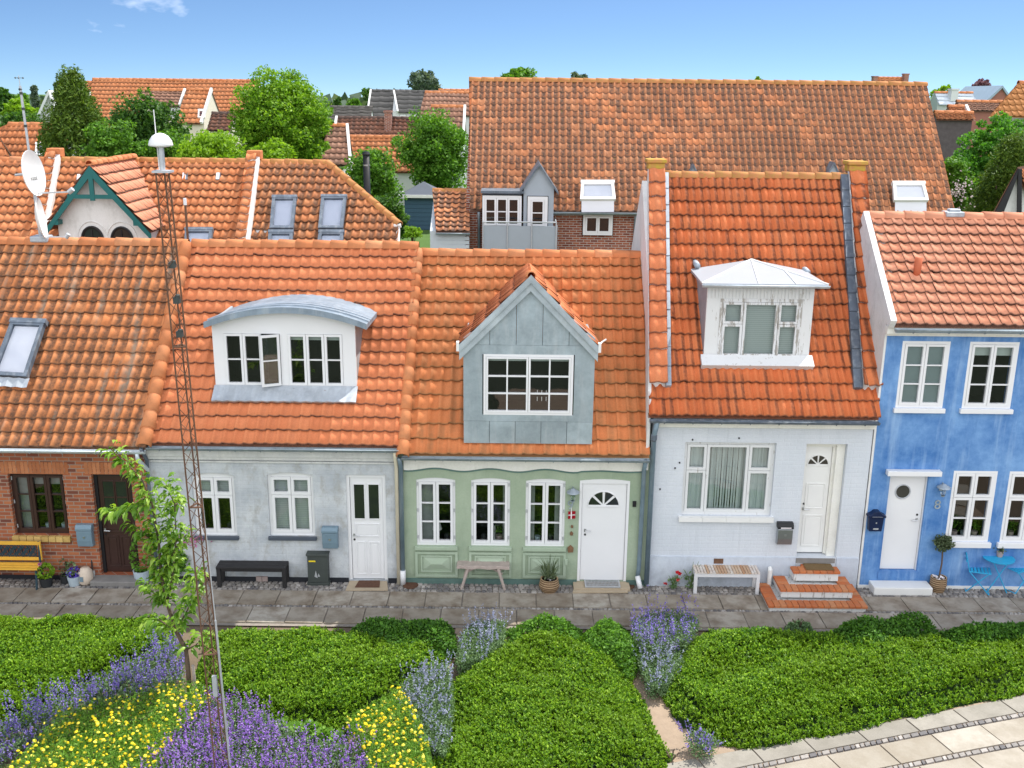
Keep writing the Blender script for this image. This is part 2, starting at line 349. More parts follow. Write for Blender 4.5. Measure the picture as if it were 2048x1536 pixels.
_t = NT('woven_basket'); _o = _t.coord(); _sx = _t.n('ShaderNodeSeparateXYZ', {0: _o})
_w = _t.math('SINE', _t.math('MULTIPLY', _sx.outputs[2], 150.0)); _w2 = _t.noise(_o, 40, 3)
_h = _t.math('ADD', _w, _w2)
M['basket'] = _t.done(_t.bsdf(_t.mix(_t.ramp(_h, [(0, 0.0), (1, 1.0)]), (.16, .095, .05), (.42, .29, .17)), .85, 0, _h, .5, .02))
M['clay_pot'] = simple('grey_clay_pot', (.38, .3, .28), .8, 0, .2, 8)
M['blue_pot'] = simple('pale_blue_pot', (.42, .5, .56), .6, 0, .15, 8)
M['black_pot'] = simple('black_plastic_pot', (.03, .032, .035), .6, 0, .2, 8)
M['bag'] = simple('beige_paper_sack', (.62, .52, .42), .8, 0, .25, 9)
M['soil'] = simple('potting_soil', (.05, .035, .025), .95, 0, .4, 20)
M['mat_brown'] = simple('brown_coir_mat', (.11, .055, .035), .95, 0, .4, 25, bstr=.6)
M['mat_olive'] = simple('olive_brown_mat', (.17, .11, .05), .95, 0, .3, 25, bstr=.6)
M['red'] = simple('flag_red', (.5, .012, .03), .7, 0, .1, 8)
M['flagwhite'] = simple('flag_white', (.8, .75, .76), .7, 0, .05, 8)
M['stone_step'] = simple('pale_stone_step', (.5, .47, .42), .85, 0, .2, 5)
M['old_step'] = simple('grey_worn_step', (.22, .21, .2), .85, 0, .4, 5)
M['tan_step'] = simple('tan_stone_slab', (.42, .34, .24), .85, 0, .2, 6)
M['step_white'] = peel_mat('white_step_riser', (.66, .67, .66), (.36, .34, .31), .56)
M['step_tile'] = island('red_step_tile', [(0, (.46, .12, .04)), (.6, (.58, .17, .055)), (1, (.6, .26, .12))], .7, 12, .4, (.35, .2, .12))
M['ornwood'] = simple('brown_ornament_wood', (.2, .11, .06), .8, 0, .4, 20)
M['shed'] = simple('blue_grey_boards', (.05, .105, .165), .7, 0, .12, 3)
M['shed_roof'] = simple('grey_felt_roof', (.1, .115, .14), .85, 0, .12, 3)
M['boards'] = simple('pale_blue_boards', (.58, .65, .7), .6, 0, .08, 2)
M['zpanel'] = simple('grey_balcony_panel', (.36, .41, .46), .55, .15, .12, 1.5)
M['wall_cream'] = simple('cream_wall', (.7, .64, .52), .85, 0, .1, 1)
M['wall_pale'] = simple('pale_grey_wall', (.6, .62, .62), .85, 0, .12, 1)
M['ggl'] = simple('grey_green_wall', (.42, .46, .44), .85, 0, .15, 1)
M['solar'] = simple('pale_metal_roof', (.62, .68, .76), .4, 0, .1, 2)
M['blueroof'] = simple('blue_grey_roof', (.28, .36, .43), .6, 0, .12, 2)
M['wallbrickred'] = simple('red_brown_gable', (.3, .13, .1), .85, 0, .2, 3)
M['darkwall'] = simple('dark_grey_rubble_wall', (.11, .095, .1), .9, 0, .4, 5)
M['orange_flat'] = simple('orange_brown_roof', (.5, .22, .08), .8, 0, .1, 8)
# leaves
G = lambda a, b, c: [(0, a), (.55, b), (1, c)]
M['lf_big'] = leaf_mat('sunlit_tree_leaf', G((.08, .19, .012), (.16, .32, .02), (.28, .45, .04)), .35)
M['lf_dark'] = leaf_mat('dark_tree_leaf', G((.03, .085, .016), (.06, .15, .025), (.12, .24, .045)), .35)
M['lf_lime'] = leaf_mat('lime_bush_leaf', G((.12, .24, .012), (.2, .36, .02), (.3, .48, .04)), .4)
M['lf_con'] = leaf_mat('conifer_needle', G((.045, .095, .012), (.09, .165, .018), (.17, .26, .03)), .2)
M['lf_mid'] = leaf_mat('mid_green_leaf', G((.055, .14, .014), (.1, .24, .025), (.18, .36, .045)), .35)
M['lf_ivy'] = leaf_mat('ivy_leaf', G((.045, .15, .016), (.09, .26, .025), (.15, .36, .045)), .35)
M['lf_purple'] = leaf_mat('purple_beech_leaf', G((.12, .05, .07), (.19, .09, .11), (.28, .16, .17)), .2, trc=(1.2, .8, .8))
M['lf_grey'] = leaf_mat('far_grey_leaf', G((.06, .1, .07), (.1, .15, .1), (.15, .2, .13)), .2)
M['lf_young'] = leaf_mat('young_cherry_leaf', G((.07, .17, .016), (.17, .32, .028), (.36, .52, .08)), .4, .4, spec=.45)
M['lf_cover'] = leaf_mat('ground_cover_leaf', [(0, (.025, .085, .004)), (.4, (.09, .21, .007)), (.75, (.18, .34, .011)), (1, (.31, .48, .03))], .3, big=(1.1, (.14, .24, .006), .45))
M['lf_cover_dark'] = leaf_mat('dark_shrub_leaf', G((.035, .1, .012), (.07, .185, .018), (.13, .29, .03)), .3)
M['lf_grass'] = leaf_mat('grassy_leaf', G((.08, .19, .02), (.15, .31, .035), (.25, .42, .07)), .35)
M['under'] = simple('dark_gap_underlay', (.014, .035, .006), .95, 0, .4, 12)  # dark mound under the leaves, shade of the gaps put into its colour
M['lf_grey_green'] = leaf_mat('catmint_leaf', G((.075, .14, .055), (.13, .22, .095), (.22, .32, .155)), .25)
M['fl_purple'] = leaf_mat('catmint_flower', G((.12, .085, .34), (.22, .16, .5), (.38, .32, .63)), .25, trc=(1.2, 1.1, 1.4))
M['fl_mauve'] = leaf_mat('salvia_flower', G((.18, .08, .38), (.3, .15, .54), (.46, .3, .66)), .25, trc=(1.2, 1.1, 1.4))
M['fl_grey'] = leaf_mat('pale_catmint_flower', G((.2, .22, .36), (.3, .33, .45), (.42, .44, .54)), .25, trc=(1.2, 1.1, 1.3))
M['fl_yellow'] = leaf_mat('yellow_flower', G((.75, .52, .01), (.85, .66, .02), (.9, .78, .12)), .15, trc=(1.2, 1.1, .5))
M['fl_red'] = leaf_mat('poppy_petal', G((.5, .01, .02), (.6, .03, .04), (.6, .08, .06)), .3, trc=(1.2, .8, .8))
M['fl_pink'] = leaf_mat('pink_flower', G((.45, .08, .28), (.55, .16, .38), (.6, .3, .45)), .3, trc=(1.2, 1, 1))
M['fl_blue'] = leaf_mat('blue_pansy', G((.06, .03, .3), (.1, .06, .5), (.2, .15, .6)), .2, trc=(1.2, 1, 1.4))
M['fl_white'] = leaf_mat('elder_flower', G((.5, .42, .42), (.6, .52, .52), (.7, .64, .62)), .3, trc=(1, 1, 1))
M['lf_olive'] = leaf_mat('olive_leaf', G((.05, .075, .035), (.09, .125, .06), (.15, .19, .1)), .2)
M['bark'] = simple('tree_bark', (.12, .085, .06), .9, 0, .35, 9)
M['stem'] = simple('green_stem', (.12, .18, .06), .8, 0, .3, 9)
# ground
M['earth'] = simple('garden_soil', (.17, .125, .085), .95, 0, .35, 5, bstr=.5)
M['sand'] = simple('sandy_path', (.31, .235, .17), .95, 0, .25, 7, bstr=.5)
M['lawn'] = simple('rough_lawn', (.07, .14, .03), .95, 0, .4, 1.5, bstr=.5)
M['slab'] = island('pavement_slab', [(0, (.31, .27, .215)), (.6, (.38, .335, .275)), (1, (.46, .42, .355))], .85, 2.6, .85, (.17, .125, .085))
M['slab_light'] = island('pale_walk_slab', [(0, (.33, .295, .24)), (.6, (.39, .35, .29)), (1, (.44, .405, .345))], .85, 2.2, .6, (.25, .21, .155))
M['slab_edge'] = island('grey_walk_slab', [(0, (.26, .24, .205)), (1, (.34, .315, .27))], .85, 2.6, .6, (.19, .175, .145))
M['sett'] = island('granite_sett', [(0, (.12, .115, .12)), (.4, (.24, .225, .21)), (.8, (.36, .33, .3)), (1, (.48, .45, .42))], .85, 20, .3)
M['sett_base'] = simple('sett_bedding', (.24, .21, .18), .95, 0, .4, 12)
M['dome'] = simple('white_dome_plastic', (.8, .8, .78), .4, 0, .08, 6)
M['pipe_red'] = simple('terracotta_vent', (.5, .13, .06), .7, 0, .15, 5)
M['steelbox'] = simple('stainless_letterbox', (.36, .38, .4), .32, .8, .15, 4)
# ---------------------------------------------------------------- builders
def tile_roof(name, mat, par, O, A, B, L, lb, rb, tw, rows, seg=8, amp=.046, step=.056, shape='pan', jit=.0045, sag=.02, seed=1, slab=True, hole=None):
    g = np.random.default_rng(seed)
    O, A, B = (np.array(x, dtype=float) for x in (O, A, B)); N = np.cross(A, B)
    if N[2] < 0: N = -N
    th = L / rows
    x0 = min(lb(0), lb(L)); x1 = max(rb(0), rb(L)); c0 = math.floor(x0 / tw); c1 = math.ceil(x1 / tw)
    cs = np.arange(c0, c1); rs = np.arange(rows); u = np.linspace(0, 1, seg + 1)
    if shape == 'pan': h = np.interp(u, [0, .06, .14, .26, .4, .55, .7, .84, .95, 1], [.72, .95, 1, .72, .25, .02, .02, .2, .5, .42])
    elif shape == 'wave': h = .5 - .5 * np.cos(2 * np.pi * u)
    else: h = .5 + .5 * np.cos(2 * np.pi * u)
    CC, RR = np.meshgrid(cs, rs, indexing='ij'); CC = CC.ravel(); RR = RR.ravel(); n = len(CC)
    jh = g.normal(0, jit, n); jt = g.normal(0, jit * .7, n); jv = g.normal(0, .006, n); sl_ = g.uniform(0, 1, n) < .012; jv = jv - np.where(sl_, g.uniform(.02, .05, n), 0); jh = jh + np.where(sl_, .012, 0)
    lines = [(0.0, step, 0), (1.05, .004, 0), (0.0, step - .02, 1)]
    V = []; UV = []; lbv = np.vectorize(lb); rbv = np.vectorize(rb)
    for (fv, off, kind) in lines:
        v = np.minimum((RR + fv) * th, L * 1.005) + (jv if fv == 0 else 0)
        lo = lbv(np.clip(v, 0, L)); hi = rbv(np.clip(v, 0, L))
        s = (CC[:, None] + u[None, :]) * tw; s = np.clip(s, lo[:, None], hi[:, None])
        hh = amp * h[None, :] + off + (jh if fv == 0 else jh * .3)[:, None] + jt[:, None] * (u[None, :] - .5)
        hh = hh + sag * (np.sin(s * .9 + seed) * np.sin(v[:, None] * 1.1 + seed * 2))
        if kind: hh = np.minimum(hh, hh) ; 
        p = O[None, None] + A * s[..., None] + B * v[:, None, None] * 1.0 + N * hh[..., None]
        V.append(p); UV.append(np.stack([s / tw, np.broadcast_to((RR + min(fv, .98))[:, None] + 0.005, s.shape)], -1))
    V = np.stack(V, 1); UV = np.stack(UV, 1)          # n,3,seg+1
    idx = np.arange(n * 3 * (seg + 1)).reshape(n, 3, seg + 1)
    S = V[..., 0, :, :]
    q1 = np.stack([idx[:, 0, :-1], idx[:, 0, 1:], idx[:, 1, 1:], idx[:, 1, :-1]], -1).reshape(-1, 4)
    q2 = np.stack([idx[:, 2, :-1], idx[:, 2, 1:], idx[:, 0, 1:], idx[:, 0, :-1]], -1).reshape(-1, 4)
    Q = np.concatenate([q1, q2]); Vf = V.reshape(-1, 3); UVf = UV.reshape(-1, 2)
    w = np.linalg.norm(Vf[Q[:, 0]] - Vf[Q[:, 1]], axis=1) + np.linalg.norm(Vf[Q[:, 2]] - Vf[Q[:, 3]], axis=1)
    Q = Q[w > .004]
    sv = lambda p: ((p - O) @ A, (p - O) @ B)
    if hole:
        c = Vf[Q].mean(1); cs_, cv_ = sv(c); kk = np.zeros(len(Q), bool)
        for (a0, a1, b0, b1) in hole: kk |= (cs_ > a0) & (cs_ < a1) & (cv_ > b0) & (cv_ < b1)
        Q = Q[~kk]
    # keep u inside its own tile so that each tile keeps one tone
    if slab:
        k, j = (40, 60) if hole else (12, 2); vs = np.linspace(0, L, k); fs = np.linspace(0, 1, j)
        PS = np.array([O + A * (lb(v) + (rb(v) - lb(v)) * f) + B * v - N * .045 for v in vs for f in fs]); b = len(Vf)
        qs = np.array([(b + r_ * j + i, b + r_ * j + i + 1, b + (r_ + 1) * j + i + 1, b + (r_ + 1) * j + i) for r_ in range(k - 1) for i in range(j - 1)])
        Vf = np.concatenate([Vf, PS]); UVf = np.concatenate([UVf, np.zeros((len(PS), 2))])
        if hole:
            c = Vf[qs].mean(1); cs_, cv_ = sv(c); kk = np.zeros(len(qs), bool)
            for (a0, a1, b0, b1) in hole: kk |= (cs_ > a0) & (cs_ < a1) & (cv_ > b0) & (cv_ < b1)
            qs = qs[~kk]
        Q = np.concatenate([Q, qs])
    return np_mesh(name, Vf, Q, mat, par, UVf, smooth=True)
def ridge_tiles(name, mat, par, p, q, r=.11, ln=.36, lift=0.0, up=(0, 0, 1), seed=3, rel=None, first=0):
    """overlapping half round tiles from p to q"""
    g = random.Random(seed); p, q = Vector(p), Vector(q); d = q - p; n = max(1, round(d.length / ln)); d.normalize()
    up = Vector(up); a = d.cross(up).normalized(); b = a.cross(d).normalized(); b = b if b.z > 0 else -b
    st = (q - p).length / n; V = []; Q = []; k = 8
    for i in range(n):
        o = p + d * st * i + b * (lift + g.uniform(-.006, .006)) + a * g.uniform(-.006, .006)
        for (t, rr) in ((0, r * 1.1), (st * 1.06, r * .93)):
            for j in range(k + 1):
                th = math.pi * (j / k) * 1.1 - .05 * math.pi
                V.append(o + d * t + (a * math.cos(th) + b * math.sin(th)) * rr)
        for j in range(k + 1):
            th = math.pi * (j / k) * 1.1 - .05 * math.pi; V.append(o + (a * math.cos(th) + b * math.sin(th)) * (r * 1.1 - .025))
        base = i * 3 * (k + 1)
        for j in range(k):
            Q.append((base + j, base + j + 1, base + k + 1 + j + 1, base + k + 1 + j)); Q.append((base + 2 * (k + 1) + j, base + 2 * (k + 1) + j + 1, base + j + 1, base + j))
    return np_mesh(name, [tuple(v) for v in V], Q, mat, par, smooth=True)
class Roof: pass
def front_roof(par, name, mat, eL, eR, rL, rR, EY, RY, rows, tw=.2, **kw):
    P = [at(*eL, EY), at(*eR, EY), at(*rL, RY), at(*rR, RY)]
    f = Roof(); f.ze = (P[0].z + P[1].z) / 2; f.zr = (P[2].z + P[3].z) / 2; f.EY, f.RY = EY, RY
    f.O = Vector((0, EY, f.ze)); f.B = Vector((0, RY - EY, f.zr - f.ze)); f.L = f.B.length; f.B.normalize()
    f.A = Vector((1, 0, 0)); f.N = f.A.cross(f.B).normalized(); f.xe0, f.xe1, f.xr0, f.xr1 = (p.x for p in P)
    f.lb = lambda v: f.xe0 + (f.xr0 - f.xe0) * v / f.L
    f.rb = lambda v: f.xe1 + (f.xr1 - f.xe1) * v / f.L
    f.obj = tile_roof(name, mat, par, f.O, f.A, f.B, f.L, kw.pop('lb', f.lb), kw.pop('rb', f.rb), tw, rows, **kw)
    f.z = lambda y: f.ze + (f.zr - f.ze) * (y - EY) / (RY - EY)
    f.pt = lambda x, y, h=0: Vector((x, y, f.z(y))) + f.N * h
    f.px = lambda px, py, h=0: onpl(px, py, f.O + f.N * h, f.N)
    return f
def rear_roof(par, f, mat, x0, x1):
    m = MB(); b = f.zr - .01; RY = f.RY; D = f.RY - f.EY
    m.prism([(x0, RY + .02, b), (x1, RY + .02, b), (x1, RY + D, f.ze), (x0, RY + D, f.ze)], (0, 0, -.12)); return m.build('rear_roof', mat, par)
def gable_wall(par, f, x, mat, th=.25, drop=.06, name='gable_wall', z0=0, ztop=None):
    m = MB(); D = f.RY - f.EY; s = f.EY + .2; zs = f.z(s) - drop
    m.prism([(x, .31, z0), (x, .31, f.z(.31) - drop), (x, f.RY, f.zr - drop), (x, f.RY + D - .2, zs), (x, f.RY + D - .2, z0)], (th, 0, 0)); return m.build(name, mat, par)
def wall(name, mat, par, x0, x1, z0, z1, Y, holes=(), th=.3):
    xs = sorted({x0, x1, *[h[0] for h in holes], *[h[1] for h in holes]}); zs = sorted({z0, z1, *[h[2] for h in holes], *[h[3] for h in holes]})
    xs = [x for x in xs if x0 <= x <= x1]; zs = [z for z in zs if z0 <= z <= z1]; m = MB()
    for i in range(len(xs) - 1):
        for j in range(len(zs) - 1):
            cx, cz = (xs[i] + xs[i + 1]) / 2, (zs[j] + zs[j + 1]) / 2
            if any(h[0] < cx < h[1] and h[2] < cz < h[3] for h in holes): continue
            a, b, c, d = xs[i], xs[i + 1], zs[j], zs[j + 1]
            m.quad((a, Y, c), (b, Y, c), (b, Y, d), (a, Y, d)); m.quad((b, Y + th, c), (a, Y + th, c), (a, Y + th, d), (b, Y + th, d))
    for h in holes:
        a, b, c, d = h[:4]
        m.quad((a, Y, c), (a, Y + th, c), (a, Y + th, d), (a, Y, d)); m.quad((b, Y + th, c), (b, Y, c), (b, Y, d), (b, Y + th, d))
        m.quad((a, Y, d), (a, Y + th, d), (b, Y + th, d), (b, Y, d)); m.quad((a, Y + th, c), (a, Y, c), (b, Y, c), (b, Y + th, c))
        if len(h) > 4 and h[4]:
            arc = h[4]; n = 10
            for i in range(n):
                f0, f1 = i / n, (i + 1) / n; xa, xb = a + (b - a) * f0, a + (b - a) * f1
                za, zb = d - arc * (2 * f0 - 1) ** 2, d - arc * (2 * f1 - 1) ** 2
                m.quad((xa, Y, za), (xb, Y, zb), (xb, Y, d), (xa, Y, d)); m.quad((xa, Y, za), (xa, Y + th, za), (xb, Y + th, zb), (xb, Y, zb))
    m.quad((x0, Y + th, z0), (x0, Y, z0), (x0, Y, z1), (x0, Y + th, z1)); m.quad((x1, Y, z0), (x1, Y + th, z0), (x1, Y + th, z1), (x1, Y, z1))
    m.quad((x0, Y, z1), (x1, Y, z1), (x1, Y + th, z1), (x0, Y + th, z1))
    return m.build(name, mat, par)
def window(par, r, Y, sashes, name='window', fw=.055, sw=.04, mw=.022, dep=.05, mat='white', arc=0, blinds=(), room=.9, glass='glass', deep=True, frost=(), hinge=False, things=(), smat=None, label=None):
    """sashes: (fx0,fx1,fz0,fz1,cols,rows) as fractions of the space inside the frame"""
    x0, x1, z0, z1 = r; y = Y + dep; m = MB(); h = .075
    m.box(x0, x0 + fw, y, y + h, z0, z1 - arc); m.box(x1 - fw, x1, y, y + h, z0, z1 - arc); m.box(x0 + fw, x1 - fw, y, y + h, z0, z0 + fw)
    if arc:
        n = 10; top = [(x0 + (x1 - x0) * i / n, y, z1 - arc * (2 * i / n - 1) ** 2) for i in range(n + 1)]
        m.prism([(x1 - .001, y + .001, z1 - arc - fw), (x0 + .001, y + .001, z1 - arc - fw)] + top, (0, h, 0)); zt = z1 - arc - fw
    else: m.box(x0 + fw, x1 - fw, y, y + h, z1 - fw, z1); zt = z1 - fw
    a, b, c, d = x0 + fw, x1 - fw, z0 + fw, zt; ys = y - .012; g = .004
    for (f0, f1, e0, e1, nc, nr) in sashes:
        p, q, s, t = a + (b - a) * f0 + g, a + (b - a) * f1 - g, c + (d - c) * e0 + g, c + (d - c) * e1 - g
        m.box(p, p + sw, ys, ys + .06, s, t); m.box(q - sw, q, ys, ys + .06, s, t)
        m.box(p + sw, q - sw, ys, ys + .06, s, s + sw); m.box(p + sw, q - sw, ys, ys + .06, t - sw, t)
        for i in range(1, nc):
            xx = p + sw + (q - p - 2 * sw) * i / nc; m.box(xx - mw / 2, xx + mw / 2, ys + .008, ys + .05, s + sw, t - sw)
        for i in range(1, nr):
            zz = s + sw + (t - s - 2 * sw) * i / nr; m.box(p + sw, q - sw, ys + .011, ys + .047, zz - mw / 2, zz + mw / 2)
    m.box(a, b, y + .02, y + .07, c - .001, c + .01)
    w = m.build(name, M[mat], par, label=label)
    gp = w if deep else par
    MB().quad((a, y + .035, c), (b, y + .035, c), (b, y + .035, d), (a, y + .035, d)).build('pane', M[glass], gp)
    for bl in blinds:
        (f0, f1, e0, e1, mt) = bl[:5]; off = bl[5] if len(bl) > 5 else .12
        k = MB().box(a + (b - a) * f0, a + (b - a) * f1, y + off, y + off + .012, c + (d - c) * e0, c + (d - c) * e1)
        k.build('curtain' if mt in ('curtain', 'drape') else 'blind', M[mt], gp)
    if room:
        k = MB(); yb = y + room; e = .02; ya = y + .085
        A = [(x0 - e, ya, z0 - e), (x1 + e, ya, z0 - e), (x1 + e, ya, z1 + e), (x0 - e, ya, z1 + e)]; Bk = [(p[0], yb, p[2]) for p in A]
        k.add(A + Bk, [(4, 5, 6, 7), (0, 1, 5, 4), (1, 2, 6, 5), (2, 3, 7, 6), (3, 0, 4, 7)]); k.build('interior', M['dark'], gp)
    if hinge:
        for fz in (.1, .5, .88):
            for xx in (x0 + fw * .55, x1 - fw * .55): MB().box(xx - .009, xx + .009, ys - .012, ys, z0 + (z1 - z0) * fz, z0 + (z1 - z0) * fz + .07).build('hinge', M['galv'], gp)
    for (f, kind) in things:       # small things on the sill behind the glass
        xx = a + (b - a) * f; k = MB((xx, y + .16, c))
        if kind == 'pot': k.lathe([(.045, 0), (.06, .1)], n=10); k.build('sill_pot', M['blue_pot'], gp)
        elif kind == 'dark': k.lathe([(.05, 0), (.06, .1), (.03, .14)], n=10); k.build('sill_pot', M['black_pot'], gp)
        elif kind == 'lamp': k.lathe([(.06, 0), (.015, .06), (.015, .2), (.1, .22), (.06, .38)], n=12); k.build('sill_lamp', M['dome'], gp)
        elif kind == 'plant':
            k.lathe([(.05, 0), (.065, .11)], n=10); k.build('sill_pot', M['clay_pot'], gp)
            leaves('sill_plant', M['lf_mid'], gp, np.array([xx, y + .16, c + .22]) + rng.normal(0, .05, (60, 3)), rng.uniform(.03, .06, 60))
        elif kind == 'candle': k.lathe([(.02, 0), (.012, .05), (.012, .3)], n=8); k.build('sill_candle', M['dome'], gp)
    return w
def sill(par, x0, x1, z0, z1, Y, out, mat, name='sill'):
    return MB().box(x0, x1, Y - out, Y + .05, z0, z1).build(name, M[mat], par, bevel=.008)
def ring(m, x0, x1, z0, z1, y, w, t):
    m.box(x0, x1, y - t, y, z0, z0 + w); m.box(x0, x1, y - t, y, z1 - w, z1); m.box(x0, x0 + w, y - t, y, z0 + w, z1 - w); m.box(x1 - w, x1, y - t, y, z0 + w, z1 - w)
def door(par, r, Y, mat='white', fmat='white', fw=.06, dep=.1, panels=(), glass=(), fan=None, disc=None, handle=None, knob2=False, arc=0, label=None, cross=None):
    x0, x1, z0, z1 = r; y = Y + dep
    k = MB().box(x0, x0 + fw, y - .03, y + .06, z0, z1); k.box(x1 - fw, x1, y - .03, y + .06, z0, z1)
    if arc:
        n = 10; k.prism([(x1 - fw, y - .031, z1 - fw), (x0 + fw, y - .031, z1 - fw)] + [(x0 + (x1 - x0) * i / n, y - .031, z1 + .004 + arc * (1 - (2 * i / n - 1) ** 2)) for i in range(n + 1)], (0, .092, 0))
    else: k.box(x0 + fw, x1 - fw, y - .03, y + .06, z1 - fw, z1)
    a, b, c, d = x0 + fw + .006, x1 - fw - .006, z0 + .01, z1 - fw - .006
    m = MB().box(a, b, y, y + .05, c, d)
    X = lambda f: a + (b - a) * f
    Z = lambda f: c + (d - c) * f
    for (f0, f1, e0, e1) in panels:
        ring(m, X(f0), X(f1), Z(e0), Z(e1), y, .022, .014); m.box(X(f0) + .05, X(f1) - .05, y - .008, y, Z(e0) + .05, Z(e1) - .05)
    for (f0, f1, e0, e1) in glass: ring(m, X(f0) - .02, X(f1) + .02, Z(e0) - .02, Z(e1) + .02, y, .02, .016)
    o = m.build('door', M[mat], par, bevel=.003, label=label)
    k.build('door_frame', M[fmat], par)
    g = MB()
    for (f0, f1, e0, e1) in glass: g.box(X(f0), X(f1), y - .006, y - .001, Z(e0), Z(e1))
    if cross:
        q = MB()
        for (f0, f1, e0, e1) in glass: q.box(X(f0), X(f1), y - .014, y - .007, Z((e0 + e1) / 2) - .012, Z((e0 + e1) / 2) + .012)
        q.build('glazing_bar', M[mat], o)
    if fan:
        cx, cz, rad, nn = fan; gap = R(5)
        for i in range(nn):
            t0, t1 = math.pi * i / nn + gap, math.pi * (i + 1) / nn - gap; s0 = rad * .16; mid = (t0 + t1) / 2
            pts = [(cx + s0 * math.cos(mid), y - .004, cz + s0 * math.sin(mid) + .006)] + [(cx + rad * math.cos(t0 + (t1 - t0) * j / 6), y - .004, cz + rad * math.sin(t0 + (t1 - t0) * j / 6)) for j in range(7)]
            g.prism(pts, (0, .003, 0))
        q = MB(); n = 14; q.tube([(cx + (rad + .012) * math.cos(math.pi * j / n), y - .006, cz + (rad + .012) * math.sin(math.pi * j / n)) for j in range(n + 1)], .012, 6); q.box(cx - rad - .02, cx + rad + .02, y - .014, y - .002, cz - .022, cz); q.build('fan_moulding', M[mat], o)
    if disc:
        cx, cz, rad = disc; g.prism([(cx + rad * math.cos(2 * math.pi * j / 24), y - .006, cz + rad * math.sin(2 * math.pi * j / 24)) for j in range(24)], (0, .005, 0))
        q = MB(); q.tube([(cx + rad * math.cos(2 * math.pi * j / 24), y - .006, cz + rad * math.sin(2 * math.pi * j / 24)) for j in range(25)], .014, 6); q.build('round_moulding', M['galv'], o)
    if g.v: g.build('pane', M['dark_glass'], o)
    if handle:
        hx, hz, sd = handle; q = MB(); q.lathe([(.024, -.004), (.024, .004)], n=10)
        q = MB(); q.tube([(hx, y, hz), (hx, y - .05, hz), (hx + sd * .11, y - .05, hz - .005)], .011, 6); q.box(hx - .02, hx + .02, y - .012, y - .0005, hz - .03, hz + .03)
        q.build('handle', M['steel'], o); k2 = MB(); zz = hz + (.1 if knob2 else -.09); k2.prism([(hx + .02 * math.cos(t * .785), y - .012, zz + .022 * math.sin(t * .785)) for t in range(8)], (0, .011, 0)); k2.build('lock', M['black'], o)
    return o
def gutter(par, xa, xb, y, z, mat='gutter', r=.06, br=0):
    m = MB(); n = 7; k = 2; V = []
    for i in range(n + 1):
        t = math.pi + math.pi * i / n; V.append((y + r * math.cos(t), z + r * math.sin(t)))
    for i in range(n):
        m.quad((xa, *V[i]), (xb, *V[i]), (xb, *V[i + 1]), (xa, *V[i + 1]))
        m.quad((xa, V[i][0] * 1 + .0, V[i][1] + .004), (xa, V[i + 1][0], V[i + 1][1] + .004), (xb, V[i + 1][0], V[i + 1][1] + .004), (xb, V[i][0], V[i][1] + .004))
    m.tube([(xa, y - r, z), (xb, y - r, z)], .012, 6)
    for x in (xa, xb): m.add([(x, *v) for v in V], [tuple(range(n + 1))])
    if br:
        for i in range(br):
            x = xa + (xb - xa) * (i + .5) / br; m.tube([(x, y - r - .006, z + .01)] + [(x, y + (r + .008) * math.cos(math.pi + math.pi * j / 5), z + (r + .008) * math.sin(math.pi + math.pi * j / 5)) for j in range(6)], .008, 5)
    return m.build('gutter', M[mat], par, smooth=True)
def pipe(par, pts, r=.04, mat='gutter', name='downpipe'): return MB().tube(pts, r, 10).build(name, M[mat], par, smooth=True)
def leaves(name, mat, par, P, S, up=.3, asp=.6, kind=None, mi=None, loc=None, nrm=None, droop=False):
    P = np.asarray(P); n = len(P); S = np.broadcast_to(np.asarray(S, dtype=float), (n,))
    N = rng.normal(0, 1, (n, 3)); N /= np.linalg.norm(N, axis=1)[:, None]; N[:, 2] = np.abs(N[:, 2]) * (1 - up) + up
    if nrm is not None: N = N * .6 + nrm
    N /= np.linalg.norm(N, axis=1)[:, None]
    T = rng.normal(0, 1, (n, 3)); T -= N * (T * N).sum(1)[:, None]; T /= np.linalg.norm(T, axis=1)[:, None]; B = np.cross(N, T)
    s = S[:, None]
    V = np.stack([P - T * s * .5, P + B * s * .5 * asp - N * s * .06, P + T * s * .5, P - B * s * .5 * asp - N * s * .06], 1).reshape(-1, 3)
    o = np_mesh(name, V, np.arange(4 * n).reshape(n, 4), mat, par, mi=mi, loc=loc)
    if kind: o['kind'] = kind
    return o
def crown_pts(c, rad, nc, nl, shape='round', cr=.24, flat=.75):
    c = np.array(c); rad = np.array(rad)
    if shape == 'cone':
        h = rng.uniform(0, 1, nc) ** .8; a = rng.uniform(0, 2 * np.pi, nc); w = (1 - h) ** .75 * rng.uniform(.35, 1.0, nc) + .06
        C = np.stack([w * np.cos(a), w * np.sin(a), h * 2 - 1], 1)
    else:
        d = rng.normal(0, 1, (nc, 3)); d /= np.linalg.norm(d, axis=1)[:, None]
        C = d * (rng.uniform(.1, 1, nc) ** .35 * rng.uniform(.8, 1.02, nc))[:, None]
        lo = rng.normal(0, 1, (9, 3)); lo /= np.linalg.norm(lo, axis=1)[:, None]; lk = np.clip((d @ lo.T).max(1), 0, 1) ** 5; C *= (((.74 + .34 * lk) if shape == 'loose' else (.88 + .15 * lk)))[:, None]
        if shape == 'dome': C[:, 2] = np.abs(C[:, 2]) * 1.6 - .6
        if shape == 'loose': C *= rng.uniform(.6, 1.12, (nc, 1))
    C = c + C * rad; r = cr * rad.mean() * rng.uniform(.6, 1.25, nc)
    g = rng.normal(0, 1, (nc, nl, 3)); g /= np.maximum(np.linalg.norm(g, axis=2), .3)[..., None]; g *= rng.uniform(.3, 1, (nc, nl, 1)) ** .5
    g[..., 2] *= flat
    return (C[:, None, :] + g * r[:, None, None]).reshape(-1, 3), C
